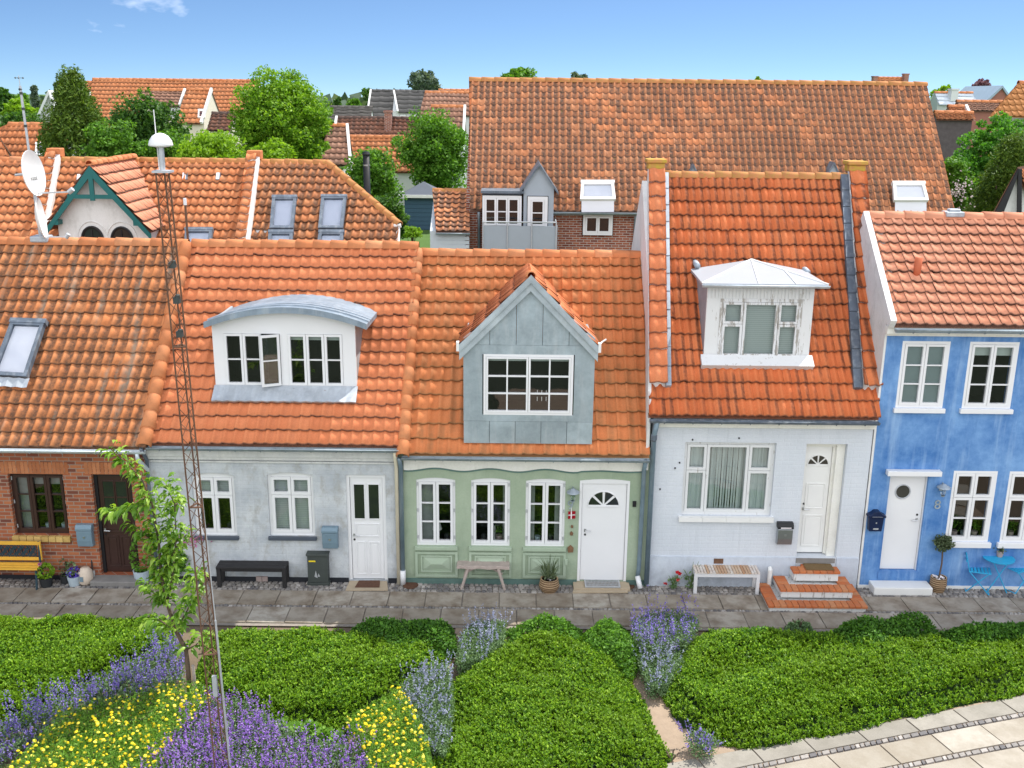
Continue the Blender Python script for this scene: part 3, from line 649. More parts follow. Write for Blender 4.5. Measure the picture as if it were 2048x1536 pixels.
def tree(name, label, cat, box, Y, mat, nc=150, nl=45, leaf=.14, shape='round', cr=.24, group=None, depth=None, trunk=True, flat=.75, lean=0, asp=.6, up=.3):
    x0, y0, x1, y1 = box; p = at((x0 + x1) / 2, (y0 + y1) / 2, Y); w = (x1 - x0) * mpp((x0 + x1) / 2, (y0 + y1) / 2, Y) / 2
    zt = at((x0 + x1) / 2, y0, Y).z; zb = at((x0 + x1) / 2, y1, Y).z; h = (zt - zb) / 2; g = gz(Y) - .1
    root = empty(name, (p.x, Y, g), label, cat, group)
    k = cr * (w + h + (depth or w)) / 3 * .55
    P, C = crown_pts((p.x, Y, (zt + zb) / 2), (max(w - k, .1), (depth or w) - k * .5, max(h - k * flat, .1)), nc, nl, shape, cr, flat)
    leaves('crown', mat, root, P, leaf * rng.uniform(.6, 1.35, len(P)), up, asp)
    m = MB(); tr = max(.05, .07 * w); top = (p.x + lean, Y, (zt + zb) / 2 + h * .3)
    m.tube([(p.x, Y, g), (p.x + lean * .3, Y, (g + top[2]) / 2), top], [tr, tr * .75, tr * .3], 8)
    for i in range(0, min(len(C), 40), 5):
        q = C[i]; s = (p.x + lean * .4, Y, g + (top[2] - g) * random.uniform(.4, .85)); m.tube([s, tuple((np.array(s) + q) / 2 + np.array((0, 0, .1))), tuple(q)], [tr * .4, tr * .28, tr * .12], 6)
    m.build('trunk', M['bark'], root, smooth=True)
    return root
# ================================================================ FRONT HOUSES
M['lintel'] = island('lintel_brick', [(0, (.38, .13, .055)), (1, (.54, .22, .1))], .85)
# ---------------- brick house
h1 = empty('brick_house', (at(100, 1000, 0).x, 0, 0), 'red brick terraced house with dark brown door and mottled orange tile roof', 'house', 'terraced houses facing the garden')
f1 = front_roof(h1, 'roof', M['tile_brick'], (-330, 893), (294, 896), (-230, 484), (376, 488), -.2, 3.14, 16, seed=1, step=.05)
x1a, x1b = f1.xe0 + .3, at(297, 1000, 0).x
w1 = rc(14, 948, 137, 1070, 0); w1 = (at(23, 1008, 0).x, at(132, 1008, 0).x, w1[2], w1[3])
d1 = (at(193, 1050, 0).x, at(271, 1050, 0).x, .12, at(230, 949, 0).z)
wall('wall', M['brick'], h1, x1a, x1b, 0, f1.z(0) - .09, 0, [w1, d1])
third = 1 / 3
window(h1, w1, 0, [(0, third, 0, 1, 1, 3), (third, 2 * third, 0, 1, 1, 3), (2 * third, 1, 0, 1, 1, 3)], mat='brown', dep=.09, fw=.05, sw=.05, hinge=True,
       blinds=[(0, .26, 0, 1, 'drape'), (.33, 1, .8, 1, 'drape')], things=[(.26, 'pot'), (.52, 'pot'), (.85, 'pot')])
m = MB(); n = 8
for i in range(n): xa = w1[0] - .04 + (w1[1] - w1[0] + .08) * i / n; m.box(xa, xa + (w1[1] - w1[0] + .08) / n - .012, -.07, .08, w1[2] - .115, w1[2] - .005)
m.build('sill', M['ybrick'], h1)
for (a, b, z) in ((w1[0] - .12, w1[1] + .12, w1[3]), (d1[0] - .12, d1[1] + .12, d1[3])):
    k = int((b - a) / .075); m = MB()
    for i in range(k): xa = a + (b - a) * i / k; m.box(xa + .005, xa + (b - a) / k - .005, -.004, .05, z + .006, z + .24)
    m.build('lintel', M['lintel'], h1)
door(h1, d1, 0, 'brown', 'black', dep=.12, glass=[(.14, .46, .62, .94), (.54, .86, .62, .94)], cross=True, panels=[(.1, .47, .06, .38), (.53, .9, .06, .38), (.1, .9, .42, .56)], handle=(d1[0] + .11, 1.02, 1))
m = MB().box(x1a, d1[0] - .01, -.02, .002, 0, .1); m.box(d1[1] + .01, x1b, -.02, .002, 0, .1); m.build('plinth', M['tar'], h1)
MB().box(d1[0] - .12, d1[1] + .1, -.3, .1, 0.005, .115).build('doorstep', M['old_step'], h1, bevel=.015)
gutter(h1, x1a, f1.xe1 - .02, -.27, f1.ze - .02, 'gutter_light', br=9)
zg = f1.ze - .05
px_ = at(298, 940, -.06).x
pipe(h1, [(px_ - .12, -.27, zg), (px_ - .12, -.26, zg - .14), (px_ - .02, -.08, zg - .4), (px_ - .02, -.06, zg - .55), (px_ - .02, -.06, .05)], .04, 'gutter_light')
ridge_tiles('ridge_tiles', M['ridge'], h1, (f1.xr0, 3.14, f1.zr), (f1.xr1, 3.14, f1.zr), .125, .37, .0)
rear_roof(h1, f1, M['tile_far'], f1.xr0, f1.xr1)
gable_wall(h1, f1, x1a, M['brick'])
# skylight lying in the slope
def skylight(par, f, c, mat_frame='zinc_dark', glass='glass_sky', apron=True, lift=.16, bl='sky_white', name='skylight', th=.075):
    """c: four pixel corners TL TR BR BL"""
    P = [f.px(*q, lift) for q in c]; N = f.N; m = MB(); w = th
    ux = (P[1] - P[0]).normalized(); uy = (P[3] - P[0]).normalized()
    for (a, b) in ((0, 1), (3, 2)): m.bar(P[a] - ux * w / 2, P[b] + ux * w / 2, w, .12, up=N)
    for (a, b) in ((0, 3), (1, 2)): m.bar(P[a] + uy * w / 2, P[b] - uy * w / 2, w, .115, up=N)
    m.bar(P[0] - ux * .06 - uy * .06, P[1] + ux * .06 - uy * .06, .1, .14, up=N)
    s = m.build(name, M[mat_frame], par)
    MB().quad(*[p + N * .02 for p in (P[3], P[2], P[1], P[0])]).build('pane', M[glass], s)
    if bl: MB().quad(*[p - N * .02 for p in (P[3], P[2], P[1], P[0])]).build('blind', M[bl], s)  # white sheet added under the glass as the sky's reflection
    if apron:
        m = MB(); d = (P[3] - P[0]).normalized(); wv = (P[2] - P[3]).length; k = int(wv / .1); e = (P[2] - P[3]) / k
        for i in range(-1, k + 1):
            hgt = .03 if i % 2 else .0
            a = P[3] + e * i + d * .06 + N * (hgt); b = P[3] + e * (i + 1) + d * .06 + N * (.03 - hgt)
            m.quad(a + d * .2 - N * .0, b + d * .2, b, a)
        m.build('apron', M['lead'], s)
    return s
skylight(h1, f1, [(26, 648), (86, 650), (52, 752), (-12, 748)])
# ---------------- grey house
h2 = empty('grey_house', (at(545, 1000, 0).x, 0, 0), 'weathered pale grey house with curved roof dormer and white door', 'house', 'terraced houses facing the garden')
f2 = front_roof(h2, 'roof', M['tile_grey'], (294, 890), (806, 893), (376, 490), (836, 494), -.2, 3.14, 16, seed=2, hole=[(at(440, 720, .6).x, at(700, 720, .6).x, 1.25, 2.75)])
x2a, x2b = x1b + .005, at(799, 1040, 0).x
q1 = (at(387, 1010, 0).x, at(471, 1010, 0).x, at(433, 1071, 0).z, at(430, 946, 0).z); q2 = (at(537, 1010, 0).x, at(628, 1010, 0).x, at(585, 1072, 0).z, at(580, 945, 0).z)
d2 = (at(695, 1055, 0).x, at(773, 1055, 0).x, .06, at(730, 950, 0).z)
wall('wall', M['grey_wall'], h2, x2a, x2b, 0, f2.z(0) - .09, 0, [(*q1, .05), (*q2, .05), d2])
four = [(0, .5, .68, 1, 1, 1), (.5, 1, .68, 1, 1, 1), (0, .5, 0, .68, 1, 1), (.5, 1, 0, .68, 1, 1)]
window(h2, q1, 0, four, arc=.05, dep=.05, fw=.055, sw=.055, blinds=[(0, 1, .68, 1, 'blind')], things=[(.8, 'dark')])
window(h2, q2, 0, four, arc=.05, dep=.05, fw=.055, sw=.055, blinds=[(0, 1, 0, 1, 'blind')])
for q in (q1, q2): sill(h2, q[0] - .03, q[1] + .03, q[2] - .075, q[2] - .003, 0, .06, 'slate_sill')
door(h2, d2, 0, dep=.06, glass=[(.12, .43, .6, .93), (.57, .88, .6, .93)], panels=[(.12, .88, .42, .55), (.12, .46, .04, .37), (.54, .88, .04, .37)], handle=(d2[0] + .12, .99, 1))
m = MB(); zc = at(550, 906, -.1).z; z1_ = at(550, 914, -.07).z; z2_ = at(550, 922, -.04).z
m.box(x2a, x2b, -.11, -.001, z1_, zc + .06); m.box(x2a, x2b, -.075, -.001, z2_ + .02, z1_ - .001); m.box(x2a, x2b, -.04, -.001, z2_ - .05, z2_ - .01)
m.build('cornice', M['grey_trim'], h2, bevel=.01)
m = MB().box(x2a, d2[0] - .01, -.02, .002, 0, .11); m.box(d2[1] + .01, x2b, -.02, .002, 0, .11); m.build('plinth', M['tar'], h2)
gutter(h2, f2.xe0 + .02, f2.xe1 - .06, -.27, f2.ze - .03, 'gutter', br=10)
px_ = at(794, 1000, -.08).x
pipe(h2, [(px_, -.27, f2.ze - .06), (px_, -.24, f2.ze - .2), (px_, -.08, f2.ze - .45), (px_, -.08, .03)], .035, 'pipe_cream')
px_ = x2a + .06; pipe(h2, [(px_ - .02, -.26, f2.ze - .06), (px_, -.08, f2.ze - .35), (px_, -.08, .05)], .035, 'zinc_dark')
ridge_tiles('ridge_tiles', M['ridge'], h2, (f2.xr0 + .1, 3.14, f2.zr), (f2.xr1, 3.14, f2.zr), .125, .37, .0)
va, vb = f2.pt(f2.xe0 - .02, -.26, .08), f2.pt(f2.xr0, 3.1, .08)
ridge_tiles('verge_tiles', M['ridge'], h2, va, vb, .125, .36, .0, up=f2.N, seed=5)
rear_roof(h2, f2, M['tile_far'], f2.xr0, f2.xr1)
# curved dormer
yd = .62; zb = f2.z(yd)
dz0 = zb + .04; dxl, dxr = at(428, 720, yd).x, at(712, 720, yd).x; z_side = at(570, 652, yd).z + .1; z_mid = at(570, 628, yd).z + .08
dm = MB(); n = 16
arcp = lambda fr, za, zm: za + (zm - za) * (1 - (2 * fr - 1) ** 2)
wl_ = (at(446, 720, yd).x, at(566, 720, yd).x, at(505, 774, yd).z, at(505, 663, yd).z); wr_ = (at(573, 720, yd).x, at(690, 720, yd).x, wl_[2] - .005, wl_[3] - .005)
wr_ = (wr_[0], wr_[1], wl_[2], wl_[3])
front = MB()
front.box(dxl, wl_[0], yd, yd + .06, dz0, wl_[3]); front.box(wr_[1], dxr, yd, yd + .06, dz0, wl_[3]); front.box(wl_[1], wr_[0], yd + .001, yd + .06, wl_[2], wl_[3])
front.box(wl_[0], wr_[1], yd, yd + .06, dz0, wl_[2])
front.prism([(dxr, yd, wl_[3]), (dxl, yd, wl_[3])] + [(dxl + (dxr - dxl) * i / n, yd, arcp(i / n, z_side, z_mid)) for i in range(n + 1)], (0, .06, 0))
dorm = front.build('dormer', M['white'], h2)
six = [(0, third, 0, 1, 1, 2), (third, 2 * third, 0, 1, 1, 2), (2 * third, 1, 0, 1, 1, 2)]
window(dorm, wl_, yd, [(0, third, 0, 1, 1, 2), (third, 2 * third, 0, 1, 1, 2)], fw=.04, sw=.045, dep=.0, deep=False, name='window_frame', room=.8)
window(dorm, wr_, yd, six, fw=.04, sw=.045, dep=.0, deep=False, name='window_frame', room=.8, blinds=[(0, 1, .86, 1, 'roller')])
# the opened casement
a = wl_[0] + (wl_[1] - wl_[0]) * .67; sw_ = (wl_[1] - wl_[0]) * .32; th = R(-24)
m = MB((wl_[1] - .05, yd - .02, 0), -th); z0, z1 = wl_[2] + .05, wl_[3] - .045
m.box(-sw_, -sw_ + .045, -.02, .025, z0, z1); m.box(-.045, 0, -.02, .025, z0, z1); m.box(-sw_ + .045, -.045, -.02, .025, z0, z0 + .045); m.box(-sw_ + .045, -.045, -.02, .025, z1 - .045, z1); m.box(-sw_ + .045, -.045, -.012, .018, (z0 + z1) / 2 - .011, (z0 + z1) / 2 + .011)
m.build('open_casement', M['white'], dorm)
MB((wl_[1] - .05, yd - .02, 0), -th).box(-sw_ + .04, -.04, .0, .004, z0 + .03, z1 - .03).build('pane', M['glass'], dorm)
# cheeks, roof
for (x, s) in ((dxl, 1), (dxr, -1)):
    m = MB(); yb = yd + (z_side - zb) / 1.0 * 1.05; m.prism([(x, yd + .061, dz0 - .1), (x, yd + .061, z_side - .01), (x, yb, z_side - .01), (x, yd + .4, f2.z(yd + .4) - .06)], (.05 * s, 0, 0)); m.build('cheek', M['zinc_pale'], dorm)
rl, rr = at(407, 648, yd - .2).x, at(733, 641, yd - .2).x; zl = (at(407, 650, yd - .2).z + at(733, 645, yd - .2).z) / 2; zm = at(570, 616, yd - .2).z
m = MB(); n = 24
prof = [(rl + (rr - rl) * i / n, arcp(i / n, zl, zm)) for i in range(n + 1)]
def sheet(m, y0, y1, dz0_, dz1_, th):
    for i in range(n):
        (xa, za), (xb, zb_) = prof[i], prof[i + 1]
        m.quad((xa, y0, za + dz0_), (xb, y0, zb_ + dz0_), (xb, y1, zb_ + dz1_), (xa, y1, za + dz1_))
        m.quad((xa, y0, za + dz0_ - th), (xb, y0, zb_ + dz0_ - th), (xb, y0, zb_ + dz0_), (xa, y0, za + dz0_))
        m.quad((xb, y0, zb_ + dz0_ - th), (xa, y0, za + dz0_ - th), (xa, y1, za + dz1_ - th), (xb, y1, zb_ + dz1_ - th))
    for i in (0, n):
        x, z = prof[i]; m.quad((x, y0, z + dz0_ - th), (x, y0, z + dz0_), (x, y1, z + dz1_), (x, y1, z + dz1_ - th))
sheet(m, yd - .2, 3.0, 0, -.12, .09)
r = m.build('dormer_roof', M['zinc_hood'], dorm, smooth=False)
for j, yy in enumerate((yd + .05, yd + .32, yd + .62)):
    m = MB(); sheet(m, yy, yy + .035, .02 - .034 * j * .8, .02 - .034 * j * .8, .06); m.build('roof_seam', M['zinc_light'], dorm)
m = MB()
for i in range(n):
    (xa, za), (xb, zb_) = prof[i], prof[i + 1]
    m.quad((xa, yd - .207, za - .1), (xb, yd - .207, zb_ - .1), (xb, yd - .207, zb_ + .015), (xa, yd - .207, za + .015))
    m.quad((xb, yd - .207, zb_ + .015), (xb, yd - .16, zb_ + .015), (xa, yd - .16, za + .015), (xa, yd - .207, za + .015))
m.build('fascia', M['zinc_hood'], dorm)
m = MB(); d = -f2.B
n_ = 26
for i in range(n_):
    xa, xb = dxl - .02 + (dxr - dxl + .04) * i / n_, dxl - .02 + (dxr - dxl + .04) * (i + 1) / n_; ha, hb_ = (.165, .14) if i % 2 else (.14, .165)
    m.quad(f2.pt(xa, yd - .2, ha), f2.pt(xb, yd - .2, hb_), (xb, yd - .012, dz0 + .1), (xa, yd - .012, dz0 + .1)); m.quad(f2.pt(xa, yd - .2, ha - .05), f2.pt(xb, yd - .2, hb_ - .05), f2.pt(xb, yd - .2, hb_), f2.pt(xa, yd - .2, ha))
m.build('apron', M['lead'], dorm)
# ---------------- green house
h3 = empty('green_house', (at(1045, 1000, 0).x, 0, 0), 'sage green house with tall zinc gabled dormer and three white windows', 'house', 'terraced houses facing the garden')
hx0, hx1 = at(940, 800, .1).x, at(1175, 800, .1).x
f3 = front_roof(h3, 'roof', M['tile_green'], (806, 910), (1299, 913), (838, 508), (1284, 512), -.2, 3.2, 15, seed=3, hole=[(hx0, hx1, .45, 2.6)])
x3a, x3b = x2b + .005, at(1297, 1040, 0).x
W3 = [(at(833, 1020, 0).x, at(911, 1020, 0).x, at(872, 1091, 0).z, at(872, 955, 0).z), (at(942, 1020, 0).x, at(1020, 1020, 0).x, at(980, 1092, 0).z, at(980, 957, 0).z), (at(1051, 1020, 0).x, at(1130, 1020, 0).x, at(1090, 1093, 0).z, at(1090, 957, 0).z)]
zt3 = sum(w[3] for w in W3) / 3; zb3 = sum(w[2] for w in W3) / 3
W3 = [(w[0], w[1], zb3, zt3) for w in W3]
d3 = (at(1157, 1060, 0).x, at(1256, 1060, 0).x, .1, at(1208, 962, 0).z)
wall('wall', M['green_wall'], h3, x3a, x3b, 0, f3.z(0) - .09, 0, [(*w, .045) for w in W3] + [d3])
two = [(0, .5, 0, 1, 1, 3), (.5, 1, 0, 1, 1, 3)]
TH = [[(.5, 'lamp'), (.8, 'dark')], [(.3, 'dark'), (.62, 'candle'), (.75, 'plant')], [(.3, 'pot'), (.66, 'dark')]]
CU = [[(0, .42, 0, 1, 'drape')], [(.86, 1, 0, 1, 'drape')], [(0, .2, 0, 1, 'drape'), (.78, .98, 0, 1, 'drape')]]
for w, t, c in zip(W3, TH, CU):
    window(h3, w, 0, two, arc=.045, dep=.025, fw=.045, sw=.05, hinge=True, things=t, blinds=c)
    xa, xb = w[0] - .02, w[1] + .02
    sill(h3, xa - .02, xb + .02, w[2] - .075, w[2] - .003, 0, .07, 'green_trim')
    p = MB(); za, zb_ = .16, w[2] - .12
    ring(p, xa - .02, xb + .02, za, zb_, .001, .05, .035); ring(p, xa + .09, xb - .09, za + .1, zb_ - .08, .001, .03, .03)
    a, b, c0, e0 = xa + .125, xb - .125, za + .135, zb_ - .115; cx0, cx1, cz = a + .17, b - .17, (c0 + e0) / 2
    Vv = [(a, -.002, c0), (b, -.002, c0), (b, -.002, e0), (a, -.002, e0), (cx0, -.05, cz), (cx1, -.05, cz)]
    p.add(Vv, [(0, 1, 5, 4), (1, 2, 5), (2, 3, 4, 5), (3, 0, 4)]); p.build('wall_panel', M['green_trim'], h3)
door(h3, d3, 0, dep=.02, fw=.05, arc=.035, fan=(at(1207, 1012, 0).x, at(1207, 1012, .02).z, .29, 4), handle=(d3[0] + .13, at(1165, 1061, 0).z, 1))
# wavy white cornice with a dark line under it
m = MB(); k = 60; zt_ = f3.z(0) - .08; zb0 = at(1045, 938, 0).z; d_ = MB()
cxs = [(w[0] + w[1]) / 2 for w in W3] + [(d3[0] + d3[1]) / 2]
wav = lambda x: zb0 + .03 * math.cos(2 * math.pi * (x - cxs[0]) / (cxs[1] - cxs[0])) * (1 if x < cxs[2] + .6 else .35)
for i in range(k):
    xa, xb = x3a + .1 + (x3b - x3a - .2) * i / k, x3a + .1 + (x3b - x3a - .2) * (i + 1) / k
    m.quad((xa, -.05, wav(xa)), (xb, -.05, wav(xb)), (xb, -.09, zt_), (xa, -.09, zt_)); m.quad((xb, -.05, wav(xb)), (xa, -.05, wav(xa)), (xa, .0, wav(xa)), (xb, .0, wav(xb)))
    d_.quad((xa, -.02, wav(xa) - .045), (xb, -.02, wav(xb) - .045), (xb, -.02, wav(xb) - .001), (xa, -.02, wav(xa) - .001)); d_.quad((xb, -.02, wav(xb) - .045), (xa, -.02, wav(xa) - .045), (xa, 0, wav(xa) - .045), (xb, 0, wav(xb) - .045))
for x in (x3a + .1, x3b - .1): m.add([(x, -.05, wav(x)), (x, 0, wav(x)), (x, 0, zt_), (x, -.09, zt_)], [(0, 1, 2, 3)])
m.quad((x3a + .1, -.09, zt_), (x3b - .1, -.09, zt_), (x3b - .1, 0, zt_), (x3a + .1, 0, zt_))
cn = m.build('cornice', M['cream'], h3); d_.build('shadow_line', M['green_dark'], cn)
m = MB().box(x3a + .01, d3[0] - .01, -.03, .002, 0, .12); m.box(d3[1] + .01, x3b - .01, -.03, .002, 0, .12); m.build('plinth', M['green_dark'], h3)
MB().box(d3[0] - .08, d3[1] + .06, -.3, .02, .01, .085).build('doorstep', M['tan_step'], h3, bevel=.01)
gutter(h3, f3.xe0 - .02, f3.xe1, -.27, f3.ze - .03, 'gutter', br=9)
px_ = at(803, 1000, -.07).x
pipe(h3, [(px_, -.26, f3.ze - .06), (px_, -.08, f3.ze - .3), (px_, -.08, .3)], .042, 'pipe_blue'); b_ = pipe(h3, [(px_, -.085, .32), (px_, -.085, .02)], .055, 'white', 'pipe_boot')
px_ = at(1287, 960, -.07).x
pipe(h3, [(px_, -.26, f3.ze - .06), (px_, -.08, f3.ze - .3), (px_ - .01, -.08, .42), (px_ - .03, -.08, .22)], .042, 'pipe_blue'); pipe(h3, [(px_ - .03, -.085, .25), (px_ + .02, -.2, .04)], .05, 'white', 'pipe_boot')
ridge_tiles('ridge_tiles', M['ridge'], h3, (f3.xr0 + .05, 3.2, f3.zr), (f3.xr1 + .1, 3.2, f3.zr), .12, .37, .0, seed=6)
ridge_tiles('verge_tiles', M['ridge'], h3, f3.pt(f3.xe0, -.26, .09), f3.pt(f3.xr0 - .02, 3.2, .09), .115, .33, 0, up=f3.N, seed=8)
rear_roof(h3, f3, M['tile_far'], f3.xr0, f3.xr1)
# zinc dormer: outline in the plane of its front
yd = -.12
P2 = lambda x, y: at(x, y, yd)
xl, xr = P2(927, 800).x, P2(1187, 800).x; zb = P2(1057, 887).z; zs = P2(1057, 693).z; apx = P2(1062, 552); xm = apx.x; za = apx.z
win = (P2(967, 770).x, P2(1146, 770).x, P2(1057, 830).z, P2(1057, 709).z)
m = MB(); T = .06; g = .004
def panel(poly): m.prism([(x, yd, z) for x, z in poly], (0, T, 0))
kx = [xl + (xr - xl) * i / 5 for i in range(6)]
for i in range(5): panel([(kx[i] + g, zb), (kx[i + 1] - g, zb), (kx[i + 1] - g, win[2] - .13), (kx[i] + g, win[2] - .13)])
panel([(xl, win[2] - .13 + g), (win[0] - .02, win[2] - .13 + g), (win[0] - .02, zs + .02), (xl, zs + .02)]); panel([(win[1] + .02, win[2] - .13 + g), (xr, win[2] - .13 + g), (xr, zs + .02), (win[1] + .02, zs + .02)])
panel([(win[0] - .02, win[2] - .13 + g), (win[1] + .02, win[2] - .13 + g), (win[1] + .02, win[2]), (win[0] - .02, win[2])]); panel([(win[0] - .02, win[3]), (win[1] + .02, win[3]), (win[1] + .02, zs + .02), (win[0] - .02, zs + .02)])
sl = (za - .2 - zs - .03) / ((xr - xl) / 2 + .02)
top = lambda x: zs + .03 + sl * ((xr - xl) / 2 + .02 - abs(x - xm)) + .1
for i in range(5):
    a, b = kx[i] + g, kx[i + 1] - g; poly = [(a, zs + .024), (b, zs + .024), (b, top(b))]
    if a < xm < b: poly.append((xm, top(xm)))
    poly.append((a, top(a))); panel(poly)
dorm = m.build('dormer', M['zinc'], h3)
window(dorm, win, yd, [(0, .5, 0, 1, 2, 3), (.5, 1, 0, 1, 2, 3)], fw=.045, sw=.035, mw=.028, dep=-.005, deep=False, name='window_frame', room=1.0, blinds=[(0, 1, .9, 1, 'roller')])
m = MB()
for i in range(3):
    for z in (0, .13): m.box(win[0] + (win[1] - win[0]) * (.6 + i * .05), win[0] + (win[1] - win[0]) * (.6 + i * .05) + .012, yd + .045, yd + .05, win[2] + .26 + z, win[2] + .34 + z)
m.build('pane_sticker', M['white'], dorm)
MB().quad((xl + .05, yd + T + .0, zb), (xr - .05, yd + T, zb), (xr - .05, yd + T, win[2]), (xl + .05, yd + T, win[2])).build('backing', M['dark'], dorm)
# bargeboards (two stepped bands each side), roof planes with tiles, ridge, cheeks
el, er = at(918, 692, yd - .12), at(1197, 690, yd - .12); ze_ = (el.z + er.z) / 2; ap = at(1062, 550, yd - .12).z
m = MB(); yb_ = 2.95; apb = f3.z(yb_) - .12
for (ex, s) in ((el.x, 1), (er.x, -1)):
    o = Vector((xm, 0, ap)) - Vector((ex, 0, ze_)); o.normalize(); dn = Vector((o.z * s, 0, -abs(o.x)))
    for (t0, t1, yy) in ((0, .1, yd - .12), (.095, .21, yd - .08)):
        A = Vector((ex, yy, ze_)) + dn * t0; B_ = Vector((xm, yy, ap)); hh = (1 / abs(o.x))
        m.prism([(ex, yy, ze_ - t0 * hh), (xm, yy, ap - t0 * hh), (xm, yy, ap - t1 * hh), (ex, yy, ze_ - t1 * hh)], (0, .09, 0))
m.build('bargeboard', M['zinc_pale'], dorm)
for x, s in ((xl, 1), (xr, -1)): MB().prism([(x, yd + T + .001, zb), (x, yd + T + .001, zs + .03), (x, yd + (zs - zb) / 1.0 + .1, zs + .0), ], (.05 * s, 0, 0)).build('cheek', M['zinc'], dorm)
for (ex, s) in ((el.x, 1), (er.x, -1)):
    yv = -.2 + (ze_ - f3.ze) / ((f3.zr - f3.ze) / (f3.RY - f3.EY))
    O = Vector((ex, yd - .12, ze_ - .05)); Bu = Vector((xm - ex, 0, ap - ze_)); L = Bu.length; Bu.normalize()
    Av = Vector((0, 1, (apb - ap) / (yb_ - yd + .12) * .5)).normalized()
    e0 = yv - yd + .2; e1 = yb_ - yd + .12
    tile_roof('dormer_roof', M['tile_grey'], dorm, O, Av, Bu, L, lambda v: 0.0, lambda v: e0 + (e1 - e0) * v / L, .2, max(4, int(L / .33)), seed=int(9 + s), slab=True, sag=0, amp=.035, step=.045)
ridge_tiles('dormer_ridge', M['ridge'], dorm, (xm, yd - .14, ap - .02), (xm, yb_, apb - .0), .085, .36, 0, seed=2)
for ex, s in ((el.x, 1), (er.x, -1)): MB().box(min(ex, ex - .05 * s), max(ex, ex - .05 * s), yd - .13, yd - .02, ze_ - .12, ze_ + .05).build('gutter_end', M['white_old'], dorm)
MB().tube([(er.x + .02, yd + .1, ze_ - .05), (er.x + .1, yd + .3, ze_ - .02), (er.x + .18, yd + .35, ze_ + .02)], .015, 6).build('spout', M['white_old'], dorm)
# ---------------- white house
h4 = empty('white_house', (at(1520, 1000, 0).x, 0, 0), 'white painted brick house with steep red roof between raised gables', 'house', 'terraced houses facing the garden')
hx2, hx3 = at(1425, 650, .5).x, at(1610, 650, .5).x
f4 = front_roof(h4, 'roof', M['tile_white'], (1297, 834), (1759, 838), (1296, 352), (1724, 356), -.2, 3.45, 16, tw=.15, shape='wave', amp=.05, seed=4, jit=.004, hole=[(hx2, hx3, 1.1, 2.5)])
x4a, x4b = x3b + .005, at(1733, 980, 0).x
w4 = (at(1366, 960, 0).x, at(1547, 960, 0).x, at(1455, 1032, 0).z, at(1455, 885, 0).z); d4 = (at(1603, 1000, 0).x, at(1684, 1000, 0).x, at(1640, 1116, 0).z, at(1655, 888, 0).z)
wall('wall', M['white_wall'], h4, x4a, x4b, 0, f4.z(0) - .09, 0, [w4, d4], th=.32)
five = [(0, .25, .64, 1, 1, 1), (0, .25, 0, .64, 1, 1), (.25, .75, 0, 1, 1, 1), (.75, 1, .64, 1, 1, 1), (.75, 1, 0, .64, 1, 1)]
five = [(0, .235, .62, 1, 1, 1), (0, .235, 0, .62, 1, 1), (.235, .735, 0, 1, 1, 1), (.735, 1, .62, 1, 1, 1), (.735, 1, 0, .62, 1, 1)]
wo = window(h4, w4, 0, five, mat='peel_less', dep=.07, fw=.06, sw=.05, blinds=[(0, .235, 0, 1, 'curtain', .1), (.735, 1, 0, 1, 'curtain', .1)])
m = MB(); a_, b_ = w4[0] + .06 + (w4[1] - w4[0] - .12) * .24, w4[0] + .06 + (w4[1] - w4[0] - .12) * .73; ns = 15
for i in range(ns):
    xa, xb = a_ + (b_ - a_) * i / ns, a_ + (b_ - a_) * (i + 1) / ns; gp_a = .022 if 3 < i < 12 else .003; q_ = .018 * (i % 2); zt_, zb_ = w4[3] - .05, w4[2] + .05
    m.add([(xa + gp_a * .3, .2 + q_, zb_ + .1), (xb - gp_a * .6, .2 + q_, zb_ + .1), (xb, .2 + q_, zt_), (xa, .2 + q_, zt_), (xa - .004, .2 + q_, zb_), (xb - .003, .2 + q_, zb_)], [(0, 1, 2, 3), (4, 5, 1, 0)])
m.build('vertical_blind', M['curtain'], wo)
m = MB()
for i in range(4): xa = w4[0] - .05 + (w4[1] - w4[0] + .1) * i / 4; m.box(xa + .002, xa + (w4[1] - w4[0] + .1) / 4 - .002, -.08, .06, w4[2] - .1, w4[2] - .004)
m.build('sill', M['white_old'], h4)
dd = (d4[0], d4[1], d4[2], d4[3])
door(h4, (d4[0] + .005, d4[1] - .16, d4[2] + .02, d4[3] - .06), 0, 'white_old', 'cream', dep=.2, fw=.05, fan=((d4[0] + d4[1] - .155) / 2, d4[2] + (d4[3] - d4[2]) * .79, .19, 4), panels=[(.12, .88, .06, .36), (.12, .88, .42, .66)], handle=(d4[0] + .11, d4[2] + .95, 1), knob2=True)
MB().box(d4[1] - .16, d4[1] - .004, .1, .3, d4[2], d4[3] - .002).build('door_reveal', M['cream'], h4)
MB().box(d4[0] + .004, d4[1] - .16, .1, .3, d4[3] - .06, d4[3] - .003).build('door_head', M['cream'], h4)
MB().box(d4[0], d4[1] - .02, -.02, .3, d4[2] - .1, d4[2] - .004).build('threshold', M['old_step'], h4)
zp = at(1500, 1113, 0).z
m = MB().box(x4a + .01, d4[0] - .01, -.025, .002, 0, zp); m.box(d4[1] + .01, x4b, -.025, .002, 0, zp); m.build('plinth', M['white_plinth'], h4, bevel=.006)
m = MB(); zc = at(1520, 848, -.1).z; z1_ = at(1520, 857, -.07).z; m.box(x4a, x4b + .02, -.12, -.001, zc - .03, zc + .06); m.box(x4a, x4b + .02, -.07, -.001, z1_, zc - .031); m.build('cornice', M['cream'], h4, bevel=.012)
gutter(h4, f4.xe0 + .02, f4.xe1 - .02, -.27, f4.ze - .04, 'zinc_dark', br=8)
